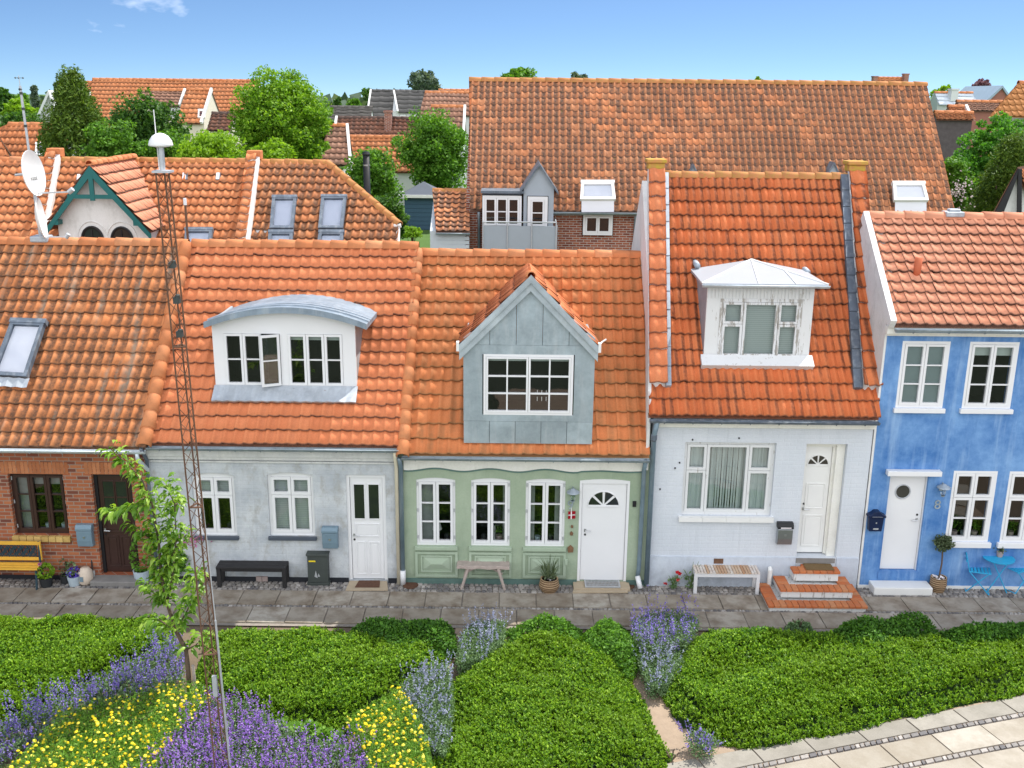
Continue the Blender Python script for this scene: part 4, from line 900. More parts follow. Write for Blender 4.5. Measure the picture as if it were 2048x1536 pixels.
px_ = x4a + .03; pipe(h4, [(px_, -.26, f4.ze - .07), (px_ - .03, -.12, f4.ze - .4), (px_ - .03, -.1, .1)], .05, 'pipe_blue')
m = MB(); m.lathe([(.03, -.1), (.06, -.05), (.06, .04), (.04, .08)], (px_ - .03, -.13, f4.ze - .42), 10); m.build('pipe_hopper', M['zinc_dark'], h4)
MB().box(*[at(1427, 1121, 0).x, at(1446, 1121, 0).x], -.03, -.005, at(1436, 1126, 0).z, at(1436, 1116, 0).z).build('air_vent', M['rust'], h4)
m = MB()
for (x, y) in ((1385, 879), (1478, 876), (1359, 925), (1350, 936), (1320, 978)): q = at(x, y, 0); m.box(q.x - .012, q.x + .012, -.02, .001, q.z - .015, q.z + .015)
m.build('wall_stud', M['black'], h4)
rear_roof(h4, f4, M['tile_far'], f4.xr0, f4.xr1)
ridge_tiles('ridge_tiles', M['ridge_moss'], h4, (f4.xr0 + .35, 3.45, f4.zr), (f4.xr1 - .3, 3.45, f4.zr), .11, .36, .0, seed=9)
# raised gables covered with a strip of tiles
yg0 = -.2 + (f4.RY + .2) * .105
for side in (0, 1):
    ex = (lambda y: f4.xe0 + (f4.xr0 - f4.xe0) * (y + .2) / (f4.RY + .2)) if side == 0 else (lambda y: f4.xe1 + (f4.xr1 - f4.xe1) * (y + .2) / (f4.RY + .2) - .31)
    wd = .31; m = MB(); up = .26; dn = .8
    for (ya, yb, ra) in ((yg0, f4.RY, 0),):
        A = [(ex(ya), ya, f4.z(ya) - .2), (ex(yb), yb, f4.z(yb) - 1.2), (ex(yb), yb, f4.z(yb) + .24), (ex(ya), ya, f4.z(ya) + .2)]
        B = [(p[0] + wd, p[1], p[2]) for p in A]; m.add(A + B, [(0, 1, 2, 3), (7, 6, 5, 4), (0, 4, 5, 1), (2, 6, 7, 3), (0, 3, 7, 4), (1, 5, 6, 2)])
    if side == 0:
        # plain gable face over the lower roof next door
        A = [(ex(-.1) - .01, -.1, f4.z(-.1) - 1.2), (ex(f4.RY) - .012, f4.RY, f4.zr - 2.2), (ex(f4.RY) - .012, f4.RY, f4.zr + .22), (ex(yg0) - .012, yg0, f4.z(yg0) + .2), (ex(-.1) - .012, -.1, f4.z(-.1))]
        m.prism(A, (.06, 0, 0))
    gp = m.build('raised_gable', M['off_wall'], h4)
    O = f4.O + f4.N * .22; L0 = (yg0 - f4.EY) / f4.B.y
    lb = (lambda v, ex=ex: ex(f4.EY + v * f4.B.y)); O2 = f4.O + f4.B * L0 + f4.N * .2; L2 = f4.L - L0
    tile_roof('gable_tiles', M['tile_grey'] if side == 0 else M['tile_white'], gp, O2, f4.A, f4.B, L2, lambda v, ex=ex: ex(f4.EY + (v + L0) * f4.B.y) - .015, lambda v, ex=ex: ex(f4.EY + (v + L0) * f4.B.y) + wd + .015, .2, 14, shape='wave', amp=.04, seed=20 + side, slab=False, sag=0)
    m = MB(); xx = ex(f4.RY); m.box(xx - .02, xx + wd + .02, f4.RY - .12, f4.RY + .2, f4.zr + .14, f4.zr + .27); m.box(xx - .05, xx + wd + .05, f4.RY - .16, f4.RY + .24, f4.zr + .271, f4.zr + .35); m.build('gable_cap', M['lichen_cap'], gp, bevel=.02)
    # flashing along the inner foot of the gable
    m = MB(); s0 = wd + .0 if side == 0 else -.17; s1 = wd + .1 if side == 0 else -.001
    kk = 12
    for i in range(kk):
        ya, yb = yg0 + (f4.RY - yg0) * i / kk, yg0 + (f4.RY - yg0) * (i + 1) / kk - .006
        q = [f4.pt(ex(ya) + s0, ya, .15), f4.pt(ex(ya) + s1, ya, .15), f4.pt(ex(yb) + s1, yb, .14), f4.pt(ex(yb) + s0, yb, .14)]
        m.prism(q, tuple(-f4.N * .1))
    m.build('flashing', M['zinc_light'] if side == 0 else M['zinc_dark'], gp)
for side in (0, 1):
    xx = f4.xe0 + .012 if side == 0 else x4b - .26
m = MB(); D4 = f4.RY - f4.EY
for xx in (x4a + .01, x4b - .26):
    m.prism([(xx, .33, 0), (xx, .33, f4.z(.33) - .1), (xx, f4.RY, f4.zr - .1), (xx, f4.RY + D4 - .2, f4.ze), (xx, f4.RY + D4 - .2, 0)], (.25, 0, 0))
m.build('side_wall', M['off_wall'], h4)
# hipped white dormer
yd = .56; P2 = lambda x, y: at(x, y, yd)
xl, xr = P2(1411, 650).x, P2(1623, 650).x; zb = f4.z(yd) + .02; zs = P2(1517, 573).z
win = (P2(1437, 660).x, P2(1601, 660).x, P2(1517, 719).z, P2(1517, 598).z)
m = MB(); T = .06
m.box(xl, win[0], yd, yd + T, zb, zs); m.box(win[1], xr, yd, yd + T, zb, zs); m.box(win[0], win[1], yd, yd + T, zb, win[2]); m.box(win[0], win[1], yd, yd + T, win[3], zs)
for i in range(30): xa = xl + .02 + (xr - xl - .04) * i / 30; m.box(xa, xa + (xr - xl) / 30 - .025, yd - .012, yd - .0005, win[3] + .012, zs - .02)
dorm = m.build('dormer', M['peel_less'], h4)
window(dorm, win, yd, [(0, .27, .6, 1, 1, 1), (0, .27, 0, .6, 1, 1), (.27, .73, 0, 1, 1, 1), (.73, 1, .6, 1, 1, 1), (.73, 1, 0, .6, 1, 1)], mat='peel', fw=.06, sw=.045, dep=-.01, deep=False, name='window_frame', room=.9, blinds=[(0, 1, 0, 1, 'blind', .1)])
MB().box(win[0] - .04, win[1] + .04, yd - .07, yd - .001, win[2] - .06, win[2] - .004).build('sill', M['peel'], dorm)
for x, s in ((xl, 1), (xr, -1)): MB().prism([(x, yd + T + .001, zb - .1), (x, yd + T + .001, zs), (x, yd + (zs - zb) / 1.13 + .1, zs)], (.05 * s, 0, 0)).build('cheek', M['zinc_light'], dorm)
m = MB(); m.prism([f4.pt(xl - .06, yd - .1, .0), f4.pt(xl - .06, yd - .1, .175), (xl - .06, yd - .015, zb + .14), (xl - .06, yd - .015, zb - .08)], (xr - xl + .12, 0, 0)); m.build('apron', M['peel_less'], dorm)
yf = yd - .2; e1 = at(1405, 567, yf); e2 = at(1657, 569, yf); ze_ = (e1.z + e2.z) / 2; yb_ = yd + 1.15
apx = f4.px(1503, 519, .1); hb = f4.px(1393, 532, .1); hb2 = f4.px(1612, 545, .1)
FL = Vector((e1.x, yf, ze_)); FR = Vector((e2.x, yf, ze_)); BL = Vector((e1.x + .03, hb.y, ze_ + .02)); BR = Vector((e2.x - .03, hb.y, ze_ + .02)); AP = Vector((apx.x, apx.y, apx.z)); AF = Vector((apx.x, (yf + apx.y) / 2 + .3, apx.z - .02))
m = MB(); t = Vector((0, 0, -.05))
for poly in ((FL, FR, AP), (FL, AP, BL), (FR, BR, AP)): m.add(list(poly) + [p + t for p in poly], [tuple(range(len(poly))), tuple(range(2 * len(poly) - 1, len(poly) - 1, -1))])
m.quad(FL + t * 1.6, FR + t * 1.6, FR, FL); m.quad(FL + t, BL + t, BL, FL); m.quad(FR, BR, BR + t, FR + t)
m.build('dormer_roof', M['white_roof'], dorm)
m = MB()
for (p, q) in ((FL, AP), (FR, AP), ((FL * .55 + FR * .45), AP), ((FL * .25 + FR * .75), AP.lerp(FR, .45))): m.bar(Vector(p) + Vector((0, 0, .008)), Vector(q) + Vector((0, 0, .008)), .03, .02)
m.build('roof_seam', M['white_old'], dorm)
gutter(dorm, e1.x - .01, e2.x + .01, yf - .05, ze_ - .02, 'gutter_light', .045)
for q in (hb, hb2): MB().tube([q + Vector((0, -.12, .02)), q + Vector((0, .25, .05))], .06, 8).build('roof_roll', M['zinc_light'], dorm, smooth=True)
# ---------------- blue house
h5 = empty('blue_house', (at(1900, 1000, 0).x, 0, 0), 'two storey blue limewashed house with white windows and pale tile roof', 'house', 'terraced houses facing the garden')
f5 = front_roof(h5, 'roof', M['tile_blue'], (1783, 652), (2380, 658), (1728, 434), (2280, 438), -.2, 2.05, 11, seed=5, tw=.2)
x5a, x5b = x4b + .03, f5.xe1 - .2
U5 = [(at(1798, 750, 0).x, at(1893, 750, 0).x), (at(1932, 750, 0).x, at(2030, 750, 0).x)]; zt = at(1900, 683, 0).z; zb = at(1900, 816, 0).z; wv = U5[1][1] - U5[1][0]
U5.append((U5[1][0] + (U5[1][0] - U5[0][0]), U5[1][0] + (U5[1][0] - U5[0][0]) + wv)); U5 = [(a, b, zb, zt) for a, b in U5]
L5 = [(at(1899, 1010, 0).x, at(1986, 1010, 0).x)]; L5.append((L5[0][0] + 1.06, L5[0][1] + 1.06)); zt = at(1950, 942, 0).z; zb = at(1950, 1083, 0).z; L5 = [(a, b, zb, zt) for a, b in L5]
d5 = (at(1770, 1045, 0).x, at(1846, 1045, 0).x, at(1800, 1142, 0).z, at(1815, 948, 0).z)
wall('wall', M['blue_wall'], h5, x5a + .035, x5b, 0, f5.z(0) - .09, 0, [(w[0], w[1], w[2], w[3]) for w in U5 + L5] + [d5])
BL = [[(0, 1, 0, 1, 'frost', .06)], [(0, 1, .8, 1, 'roller')], []]
for w, b in zip(U5, BL):
    window(h5, w, 0, two, dep=.0, fw=.05, sw=.045, blinds=b); sill(h5, w[0] - .04, w[1] + .04, w[2] - .09, w[2] - .003, 0, .07, 'white')
for w, tt in zip(L5, ([(.25, 'plant'), (.5, 'pot'), (.78, 'plant')], [(.3, 'plant'), (.6, 'dark')])):
    window(h5, w, 0, [(0, .5, .64, 1, 1, 1), (.5, 1, .64, 1, 1, 1), (0, .5, 0, .64, 1, 2), (.5, 1, 0, .64, 1, 2)], dep=.0, fw=.05, sw=.05, things=tt); sill(h5, w[0] - .05, w[1] + .05, w[2] - .11, w[2] - .003, 0, .07, 'white')
door(h5, d5, 0, dep=.08, fw=.02, disc=(at(1809, 981, 0).x, at(1809, 983, .08).z, .14), handle=(d5[1] - .1, at(1835, 1042, 0).z, -1), knob2=True)
q = at(1771, 943, 0); q2 = at(1879, 943, 0); MB().box(q.x, q2.x, -.14, -.002, d5[3], d5[3] + .1).build('door_hood', M['white'], h5, bevel=.01)
MB().box(d5[0] - .02, d5[1] + .02, -.02, .1, d5[2] - .16, d5[2] - .003).build('door_base', M['blue_wall'], h5)
zz = at(1900, 669, -.1).z
m = MB(); m.box(x5a - .02, x5b, -.13, -.001, zz, zz + .14); m.box(x5a, x5b, -.05, -.001, zz - .05, zz - .001); m.build('cornice', M['cream'], h5, bevel=.01)
gutter(h5, f5.xe0 + .05, x5b, -.28, f5.ze - .04, 'gutter', .065, br=8)
m = MB().box(x5a, d5[0] - .05, -.02, .002, 0, .075); m.box(d5[1] + .05, x5b, -.02, .002, 0, .075); m.build('plinth', M['white_old'], h5)
MB().box(d5[0] - .18, d5[1] + .22, -.32, .02, .005, .17).build('doorstep', M['white_old'], h5, bevel=.015)
ridge_tiles('ridge_tiles', M['ridge_pale'], h5, (f5.xr0, 2.05, f5.zr), (f5.xr1, 2.05, f5.zr), .11, .38, .0, seed=10)
rear_roof(h5, f5, M['tile_blue'], f5.xr0, f5.xr1)
m = MB(); D5 = f5.RY - f5.EY
xg0, xg1 = x5a, f5.xr0
A = [(x5a - .006, .004, 0), (x5a - .006, .004, f5.z(.004) - .02), (f5.xr0 + .02, f5.RY, f5.zr + .0), (f5.xr0 + .02, f5.RY + D5 - .2, f5.ze), (f5.xr0 + .02, f5.RY + D5 - .2, 0)]
m.prism(A, (.28, 0, 0)); m.build('gable_wall', M['off_wall'], h5)
m = MB(); kk = 8
for i in range(kk):
    ya, yb = -.2 + 2.25 * i / kk, -.2 + 2.25 * (i + 1) / kk; xa, xb = f5.xe0 + (f5.xr0 - f5.xe0) * i / kk, f5.xe0 + (f5.xr0 - f5.xe0) * (i + 1) / kk
    m.prism([f5.pt(xa - .05, ya, .14), f5.pt(xa + .06, ya, .14), f5.pt(xb + .06, yb, .14), f5.pt(xb - .05, yb, .14)], tuple(-f5.N * .2))
m.build('verge_mortar', M['off_wall'], h5)
q = f5.px(1833, 550, .0); m = MB(tuple(q)); m.tube([(0, 0, -.1), (0, -.02, .33)], .07, 12); m.build('vent_pipe', M['pipe_red'], h5, smooth=True)
q = Vector((at(1905, 434, 2.05).x, 2.05, f5.zr + .1)); m = MB(tuple(q)); m.box(-.18, .18, -.14, .14, -.08, .02); m.box(-.1, .12, -.08, .08, .02, .07); m.build('ridge_flashing', M['lead'], h5, bevel=.02)
# ================================================================ GROUND
def sheet(name, mat, pts, z, kind='structure'):
    o = MB().add([(p[0], p[1], z) for p in pts], [tuple(range(len(pts)))]).build(name, mat); o['kind'] = kind; return o
V = []; Q = []; ys = [-60, -22, -1.6, 0, 7, 10, 14, 18, 22, 26, 30, 34, 45, 60, 92, 150, 300, 700, 2500]
for y in ys: V += [(-2500, y, gz(y) - (.03 if y < 7 else 0)), (2500, y, gz(y) - (.03 if y < 7 else 0))]
for i in range(len(ys) - 1): Q.append((2 * i, 2 * i + 1, 2 * i + 3, 2 * i + 2))
t = NT('ground_mix'); gy = t.n('ShaderNodeSeparateXYZ', {0: t.coord()}).outputs[1]; ob = t.coord()
f = t.ramp(t.math('DIVIDE', gy, 10.0), [(.3, 0.0), (.5, 1.0)])
f0 = t.ramp(t.math('DIVIDE', t.math('ADD', gy, 20.0), 20.0), [(.665, 0.0), (.69, 1.0)])
c = t.mix(f, t.mix(f0, (.045, .06, .035), t.mix(t.noise(ob, 4, 6), (.11, .085, .06), (.2, .15, .1))), t.mix(t.noise(ob, .8, 6), (.05, .1, .02), (.1, .18, .04)))
o = np_mesh('ground', V, Q, t.done(t.bsdf(c, .95, 0, t.noise(ob, 20, 4), .5, .02))); o['kind'] = 'structure'
XA, XB = -13.5, 13.5
# setts along the walls, two rows of slabs
sheet('sett_strip', M['sett_base'], [(XA, -1.72), (XB, -1.72), (XB, .02), (XA, .02)], .0)
m = MB(); g = random.Random(4)
def setts(m, x0, x1, y0, y1, s, zt=.02):
    rows = max(1, round((y1 - y0) / s)); dy = (y1 - y0) / rows
    for r_ in range(rows):
        x = x0 + g.uniform(0, s)
        while x < x1:
            w = s * g.uniform(.75, 1.3); z = zt + g.uniform(-.006, .008); e = g.uniform(-.006, .006)
            y = y0 + dy * r_ + e; a = .012; b_ = [(x + .006, y + .006), (x + w - .006, y + .006 + g.uniform(-.006, .006)), (x + w - .006, y + dy - .006), (x + .006, y + dy - .006)]
            tp = [(p[0] + (a if i in (0, 3) else -a), p[1] + (a if i < 2 else -a), z) for i, p in enumerate(b_)]
            m.add([(*p, .0) for p in b_] + tp, [(4, 5, 6, 7), (0, 1, 5, 4), (1, 2, 6, 5), (2, 3, 7, 6), (3, 0, 4, 7)]); x += w
setts(m, XA, XB, -.37, -.005, .1); setts(m, XA, XB, -1.03, -.955, .075)
o = m.build('cobbles', M['sett']); o['kind'] = 'structure'
m = MB()
for (y0, y1, sh) in ((-.945, -.385, 0), (-1.63, -1.045, .33)):
    x = XA + sh
    while x < XB:
        w = .7; z = .022 + g.uniform(-.004, .005); e = [g.uniform(-.005, .005) for _ in range(4)]; tl = g.uniform(-.006, .006)
        bt = [(x + .01 + e[0], y0 + .008), (x + w - .01 + e[1], y0 + .008), (x + w - .01 + e[2], y1 - .008), (x + .01 + e[3], y1 - .008)]
        m.add([(*p, 0) for p in bt] + [(p[0], p[1], z + (tl if i in (0, 3) else -tl)) for i, p in enumerate(bt)], [(4, 5, 6, 7), (0, 1, 5, 4), (1, 2, 6, 5), (2, 3, 7, 6), (3, 0, 4, 7)]); x += w
o = m.build('pavement', M['slab']); o['kind'] = 'structure'
# curved walk in the lower right corner
def curve(px, n=40):
    P = [gnd(x, y) for x, y in px]; out = []
    X = np.array([p.x for p in P]); Y = np.array([p.y for p in P]); c = np.polyfit(X, Y, 2)
    return lambda x: float(np.polyval(c, x))
cA = curve([(1230, 1548), (1480, 1497), (1700, 1462), (2048, 1390)]); cB = curve([(1490, 1538), (1660, 1506), (1870, 1461), (2048, 1430)]); cC = curve([(1790, 1537), (1900, 1515), (2048, 1487)])
sheet('walkway', M['sand'], [(x, cA(x) + .05) for x in np.linspace(-.5, 11, 24)] + [(11, -14), (-.5, -14)], -.012)
def slabrow(m, fa, fb, x0, x1, w, zt):
    x = x0
    while x < x1:
        sl = (fa(x + w) - fa(x)) / w; k = -.35 * 1
        ww = w * g.uniform(.97, 1.03); ya = lambda xx: fa(xx)
        sh = (fa(x) - fb(x)) * sl
        bt = [(x + .012 + sh, fb(x + .012 + sh) + .008), (x + ww - .012 + sh, fb(x + ww - .012 + sh) + .008), (x + ww - .012, fa(x + ww - .012) - .008), (x + .012, fa(x + .012) - .008)]
        z = zt + g.uniform(-.004, .004)
        m.add([(*p, -.02) for p in bt] + [(*p, z) for p in bt], [(4, 5, 6, 7), (0, 1, 5, 4), (1, 2, 6, 5), (2, 3, 7, 6), (3, 0, 4, 7)]); x += ww
m = MB(); slabrow(m, cA, lambda x: cB(x) + .06, .2, 10.5, .85, .008); o = m.build('walk_edge_slabs', M['slab_edge']); o['kind'] = 'structure'
m = MB(); slabrow(m, lambda x: cB(x) - .06, lambda x: cC(x) + .06, .4, 10.5, .85, .01); slabrow(m, lambda x: cC(x) - .06, lambda x: cC(x) - .75, .8, 10.5, .85, .01); slabrow(m, lambda x: cC(x) - .85, lambda x: cC(x) - 1.6, 1, 10.5, .85, .01)
o = m.build('walk_slabs', M['slab_light']); o['kind'] = 'structure'
m = MB()
for fc in (cB, cC):
    x = .6
    while x < 10.5:
        w = g.uniform(.06, .15); y = fc(x)
        m.add([(x + .005, y - .045, -.02), (x + w - .005, fc(x + w) - .045, -.02), (x + w - .005, fc(x + w) + .045, -.02), (x + .005, y + .045, -.02)] + [(x + .012, y - .038, .014), (x + w - .012, fc(x + w) - .038, .014), (x + w - .012, fc(x + w) + .038, .014), (x + .012, y + .038, .014)], [(4, 5, 6, 7), (0, 1, 5, 4), (1, 2, 6, 5), (2, 3, 7, 6), (3, 0, 4, 7)]); x += w
o = m.build('walk_setts', M['sett']); o['kind'] = 'structure'
gp_ = lambda pts, z=0: [tuple(gnd(x, y, z)) for x, y in pts]
sheet('path', M['sand'], gp_([(1255, 1310), (1290, 1330), (1350, 1420), (1420, 1480), (1500, 1500), (1400, 1545), (1230, 1550), (1310, 1500), (1285, 1420), (1245, 1340)]), -.008)
sheet('path', M['sand'], gp_([(915, 1235), (945, 1240), (935, 1290), (890, 1345), (850, 1360), (880, 1330), (905, 1290)]), -.008)
# ================================================================ STREET THINGS
def at_g(px, py): return gnd(px, py)
def mailbox(px, y0, y1, mat, label, style=0, w=.3):
    z0, z1 = at(px, y1, -.1).z, at(px, y0, -.1).z; x = at(px, (y0 + y1) / 2, -.1).x; h = z1 - z0
    r = empty('mailbox', (x, 0, z0), label, 'mailbox', 'mailboxes on the house fronts'); a = w / 2
    m = MB((x, 0, z0)); d = -.13
    if style == 1:    # navy, curved crest lid
        m.prism([(-a * .8, d, 0), (a * .8, d, 0), (a * .95, d, h * .72), (-a * .95, d, h * .72)], (0, .125, 0)); m.build('body', M[mat], r, bevel=.012)
        m = MB((x, 0, z0)); m.prism([(-a * 1.12, d - .03, h * .7), (a * 1.12, d - .03, h * .7), (a * 1.12, d - .03, h * .8), (a * .6, d - .03, h * .88), (a * .3, d - .03, h), (-a * .3, d - .03, h), (-a * .6, d - .03, h * .88), (-a * 1.12, d - .03, h * .8)], (0, .16, 0)); m.build('lid', M[mat], r, bevel=.008)
        m = MB((x, 0, z0)); m.box(-.05, .05, d - .006, d - .0005, h * .1, h * .17); m.box(-.012, .012, d - .006, d - .0005, h * .4, h * .46); m.box(-.1, .1, d - .036, d - .031, h * .755, h * .765); m.build('plate', M['galv'], r)
    else:
        m.prism([(-a, -.004, 0), (-a, d * .85, 0.01), (-a, d, h * .3), (-a, d, h * .74), (-a, -.004, h * .74)], (w, 0, 0)); m.build('body', M[mat], r, bevel=.015)
        m = MB((x, 0, z0)); m.prism([(-a - .008, -.002, h * .75), (-a - .008, d - .012, h * .75), (-a - .008, d - .012, h * .86), (-a - .008, d + .03, h), (-a - .008, -.002, h)], (w + .016, 0, 0)); m.build('lid', M['black' if style == 2 else mat], r, bevel=.01)
        m = MB((x, 0, z0)); m.box(-.02, .02, d - .008, d + .002, h * .42, h * .5); m.build('lock', M['steel'], r)
        if style == 2: m = MB((x, 0, z0)); m.box(-.1, .1, d - .02, d - .012, h * .79, h * .83); m.build('plate', M['flagwhite'], r)
    return r
mailbox(169, 1050, 1094, 'mailblue', 'plain blue grey mailbox on the red brick wall by the dark door')
mailbox(660, 1055, 1098, 'mailblue', 'blue grey mailbox on the weathered grey wall above the dark cabinet')
mailbox(1570, 1046, 1090, 'steelbox', 'stainless steel mailbox with black lid on the white wall', 2, .29)
mailbox(1752, 1022, 1062, 'navy', 'navy mailbox with crested lid on the blue wall', 1, .3)
# benches
def bench(name, px, py, L, label, kind):
    p = gnd(px, py); r = empty(name, (p.x, p.y, .015), label, 'bench', 'benches by the house fronts'); o = (p.x, p.y, .015); a = L / 2
    if kind == 'black':
        m = MB(o)
        for i in range(3): m.box(-a, a, -.02 + i * .105, .075 + i * .105, .4, .44)
        m.build('seat', M['black_wood'], r, bevel=.006)
        for sx in (-1, 1):
            for yy in (.0, .24): MB(o).box(sx * a - .05 * (sx > 0) - .03 * (sx > 0), sx * a + .08 * (sx < 0), yy, yy + .06, -.01, .398).build('leg', M['black_wood'], r, bevel=.006)
        MB(o).box(-a + .09, a - .09, .02, .05, .33, .397).build('apron', M['black_wood'], r)
    if kind == 'rustic':
        m = MB(o); n = 14; top = []
        pr = [(-a + 2 * a * i / n, .0 + .02 * math.sin(i * 1.3), .3 + .015 * math.sin(i * .9)) for i in range(n + 1)]
        m.prism([(x, y, .42) for x, y, _ in pr] + [(x, yy, .42) for x, y, yy in reversed(pr)], (0, 0, .065)); m.build('seat', M['driftwood'], r, bevel=.01)
        for sx in (-1, 1):
            for yy in (.04, .25): MB(o).tube([(sx * (a - .22), yy, .42), (sx * (a - .09), yy + (yy - .15) * .3, -.01)], [.032, .028], 8).build('leg', M['driftwood'], r)
        m = MB(o); m.bar((-a + .16, .15, .27), (-a + .42, .15, .42), .03, .03); m.bar((a - .16, .15, .27), (a - .42, .15, .42), .03, .03); m.build('brace', M['driftwood'], r)
    if kind == 'slat':
        m = MB(o); n = 22
        for i in range(n): x = -a + 2 * a * i / n; m.box(x + .006, x + 2 * a / n - .006, -.02, .38, .44, .465)
        m.build('seat', M['slat_wood'], r)
        m = MB(o); m.box(-a, a, 0, .03, .36, .438); m.box(-a, a, .33, .36, .36, .438); m.box(-a, -a + .03, .03, .33, .36, .438); m.box(a - .03, a, .03, .33, .36, .438); m.build('apron', M['bench_white'], r)
        for sx in (-1, 1):
            for yy in (.002, .3): MB(o).box(sx * a - .055 * (sx > 0) - .004, sx * a + .055 * (sx < 0) + .004, yy, yy + .055, -.01, .437).build('leg', M['bench_white'], r)
    if kind == 'yellow':
        m = MB(o)
        for i in range(3): m.box(-a, a, -.04 + i * .085, .035 + i * .085, .4 + .012 * i, .43 + .012 * i)
        m.build('seat', M['yellow_wood'], r, bevel=.006)
        m = MB(o); z0, z1 = .56, .88; y = .21
        m.box(-a, a, y, y + .035, z1 - .07, z1); m.box(-a, a, y, y + .035, z0 - .07, z0 - .005); m.box(-a, -a + .06, y, y + .035, z0, z1 - .07); m.box(a - .06, a, y, y + .035, z0, z1 - .07); m.build('backrest', M['yellow_wood'], r, bevel=.005)
        m = MB(o); n = 9
        for i in range(n):
            cx = -a + .1 + (2 * a - .2) * (i + .5) / n; rr = (2 * a - .2) / n * .52
            for ph in (0, 1): m.tube([(cx + rr * math.cos(2 * math.pi * j / 10) * (1 - .3 * ph), y + .015, (z0 + z1 - .07) / 2 + .11 * math.sin(2 * math.pi * j / 10 + ph) * (1 - .35 * ph)) for j in range(11)], .011, 5)
            m.tube([(cx - rr, y + .015, z0), (cx, y + .015, (z0 + z1) / 2 - .03), (cx + rr, y + .015, z1 - .07)], .01, 5); m.tube([(cx + rr, y + .015, z0), (cx, y + .015, (z0 + z1) / 2 - .03), (cx - rr, y + .015, z1 - .07)], .01, 5)
        m.build('back_panel', M['castiron'], r)
        for sx in (-1, 1):
            x = sx * (a - .04); m = MB(o); m.tube([(x, -.06, -.01), (x, -.02, .2), (x, .0, .39)], .022, 7); m.tube([(x, .22, -.01), (x, .2, .2), (x, .2, .42), (x, .235, .88)], .022, 7); m.tube([(x, .0, .3), (x, .1, .16), (x, .2, .3)], .016, 6); m.build('leg', M['castiron'], r)
    return r
bench('bench', 8, 1178, 1.4, 'yellow slatted bench with cast iron back panel by the brick wall', 'yellow')
bench('bench', 504, 1177, 1.34, 'low black wooden bench by the weathered grey wall', 'black')
bench('bench', 966, 1180, 1.02, 'rustic bare plank bench with splayed legs by the green wall', 'rustic')
bench('bench', 1452, 1190, 1.25, 'white bench with peeling brown slats by the white wall', 'slat')
# pots
def pot(px, py, r0, r1, h, mat, label, name='flower_pot', cat='flower pot', plants=(), soil=True, bulge=0):
    p = gnd(px, py); o = (p.x, p.y, .015); r = empty(name, o, label, cat)
    prof = [(r0, 0)] + ([(r0 + (r1 - r0) * .4 + bulge, h * .4)] if bulge else []) + [(r1, h), (r1 - .02, h), (r1 - .03, h * .9)]
    MB(o).lathe(prof, n=18).build('pot', M[mat], r, smooth=False)
    if soil: MB(o).lathe([(r1 - .028, h * .86), (r1 - .028, h * .9)], n=14).build('soil', M['soil'], r)
    for (nm, mt, n, dx, dz, spread, hh, ls, up) in plants:
        P = rng.normal(0, 1, (n, 3)); P /= np.maximum(np.linalg.norm(P, axis=1), .6)[:, None]; P *= np.array((spread, spread, hh)); P += np.array((p.x + dx, p.y, .015 + h + dz))
        leaves(nm, M[mt], r, P, ls * rng.uniform(.6, 1.3, n), up)
    return r
pot(94, 1174, .1, .13, .2, 'black_pot', 'small black pot with pink bloom beside the yellow bench', plants=[('leaves', 'lf_lime', 160, 0, .12, .16, .14, .08, .4), ('bloom', 'fl_pink', 12, -.08, .26, .03, .03, .06, .4)])
pot(150, 1171, .1, .13, .2, 'blue_pot', 'pale pot of blue pansies by the brick wall', plants=[('leaves', 'lf_grey_green', 90, -.04, .1, .1, .18, .06, .4), ('flower', 'fl_blue', 130, 0, .06, .13, .1, .06, .5)])
pot(133, 1166, .1, .11, .16, 'black_pot', 'low black pot behind the blue pansies', plants=[('leaves', 'lf_olive', 60, -.02, .14, .08, .2, .06, .3)])
pot(285, 1164, .13, .16, .25, 'blue_pot', 'grey pot of leafy green plant right of the dark brown door', plants=[('leaves', 'lf_mid', 220, 0, .3, .18, .35, .09, .3)])
pot(1098, 1182, .15, .17, .26, 'basket', 'woven basket planter of grasses beside the green wall', 'basket_planter', 'planter', bulge=.045, plants=[('leaves', 'lf_olive', 50, 0, .06, .13, .06, .06, .4), ('pebbles', 'flagwhite', 22, .03, .0, .07, .02, .05, .6)])
p = gnd(1098, 1182); m = MB((p.x, p.y, .27))
for i in range(46):
    t_ = g.uniform(0, 6.28); l = g.uniform(.2, .48); k = g.uniform(.1, .32); x, y = math.cos(t_), math.sin(t_) * .7; w = .006
    pts = [(x * .06, y * .06, 0), (x * (.06 + k * .4), y * (.06 + k * .4), l * .7), (x * (.06 + k), y * (.06 + k), l)]
    m.quad((pts[0][0] - w, pts[0][1], 0), (pts[0][0] + w, pts[0][1], 0), (pts[1][0] + w, pts[1][1], pts[1][2]), (pts[1][0] - w, pts[1][1], pts[1][2])); m.add([(pts[1][0] - w, pts[1][1], pts[1][2]), (pts[1][0] + w, pts[1][1], pts[1][2]), pts[2]], [(0, 1, 2)])
m.build('grass_blades', M['lf_olive'], bpy.data.objects['basket_planter'])
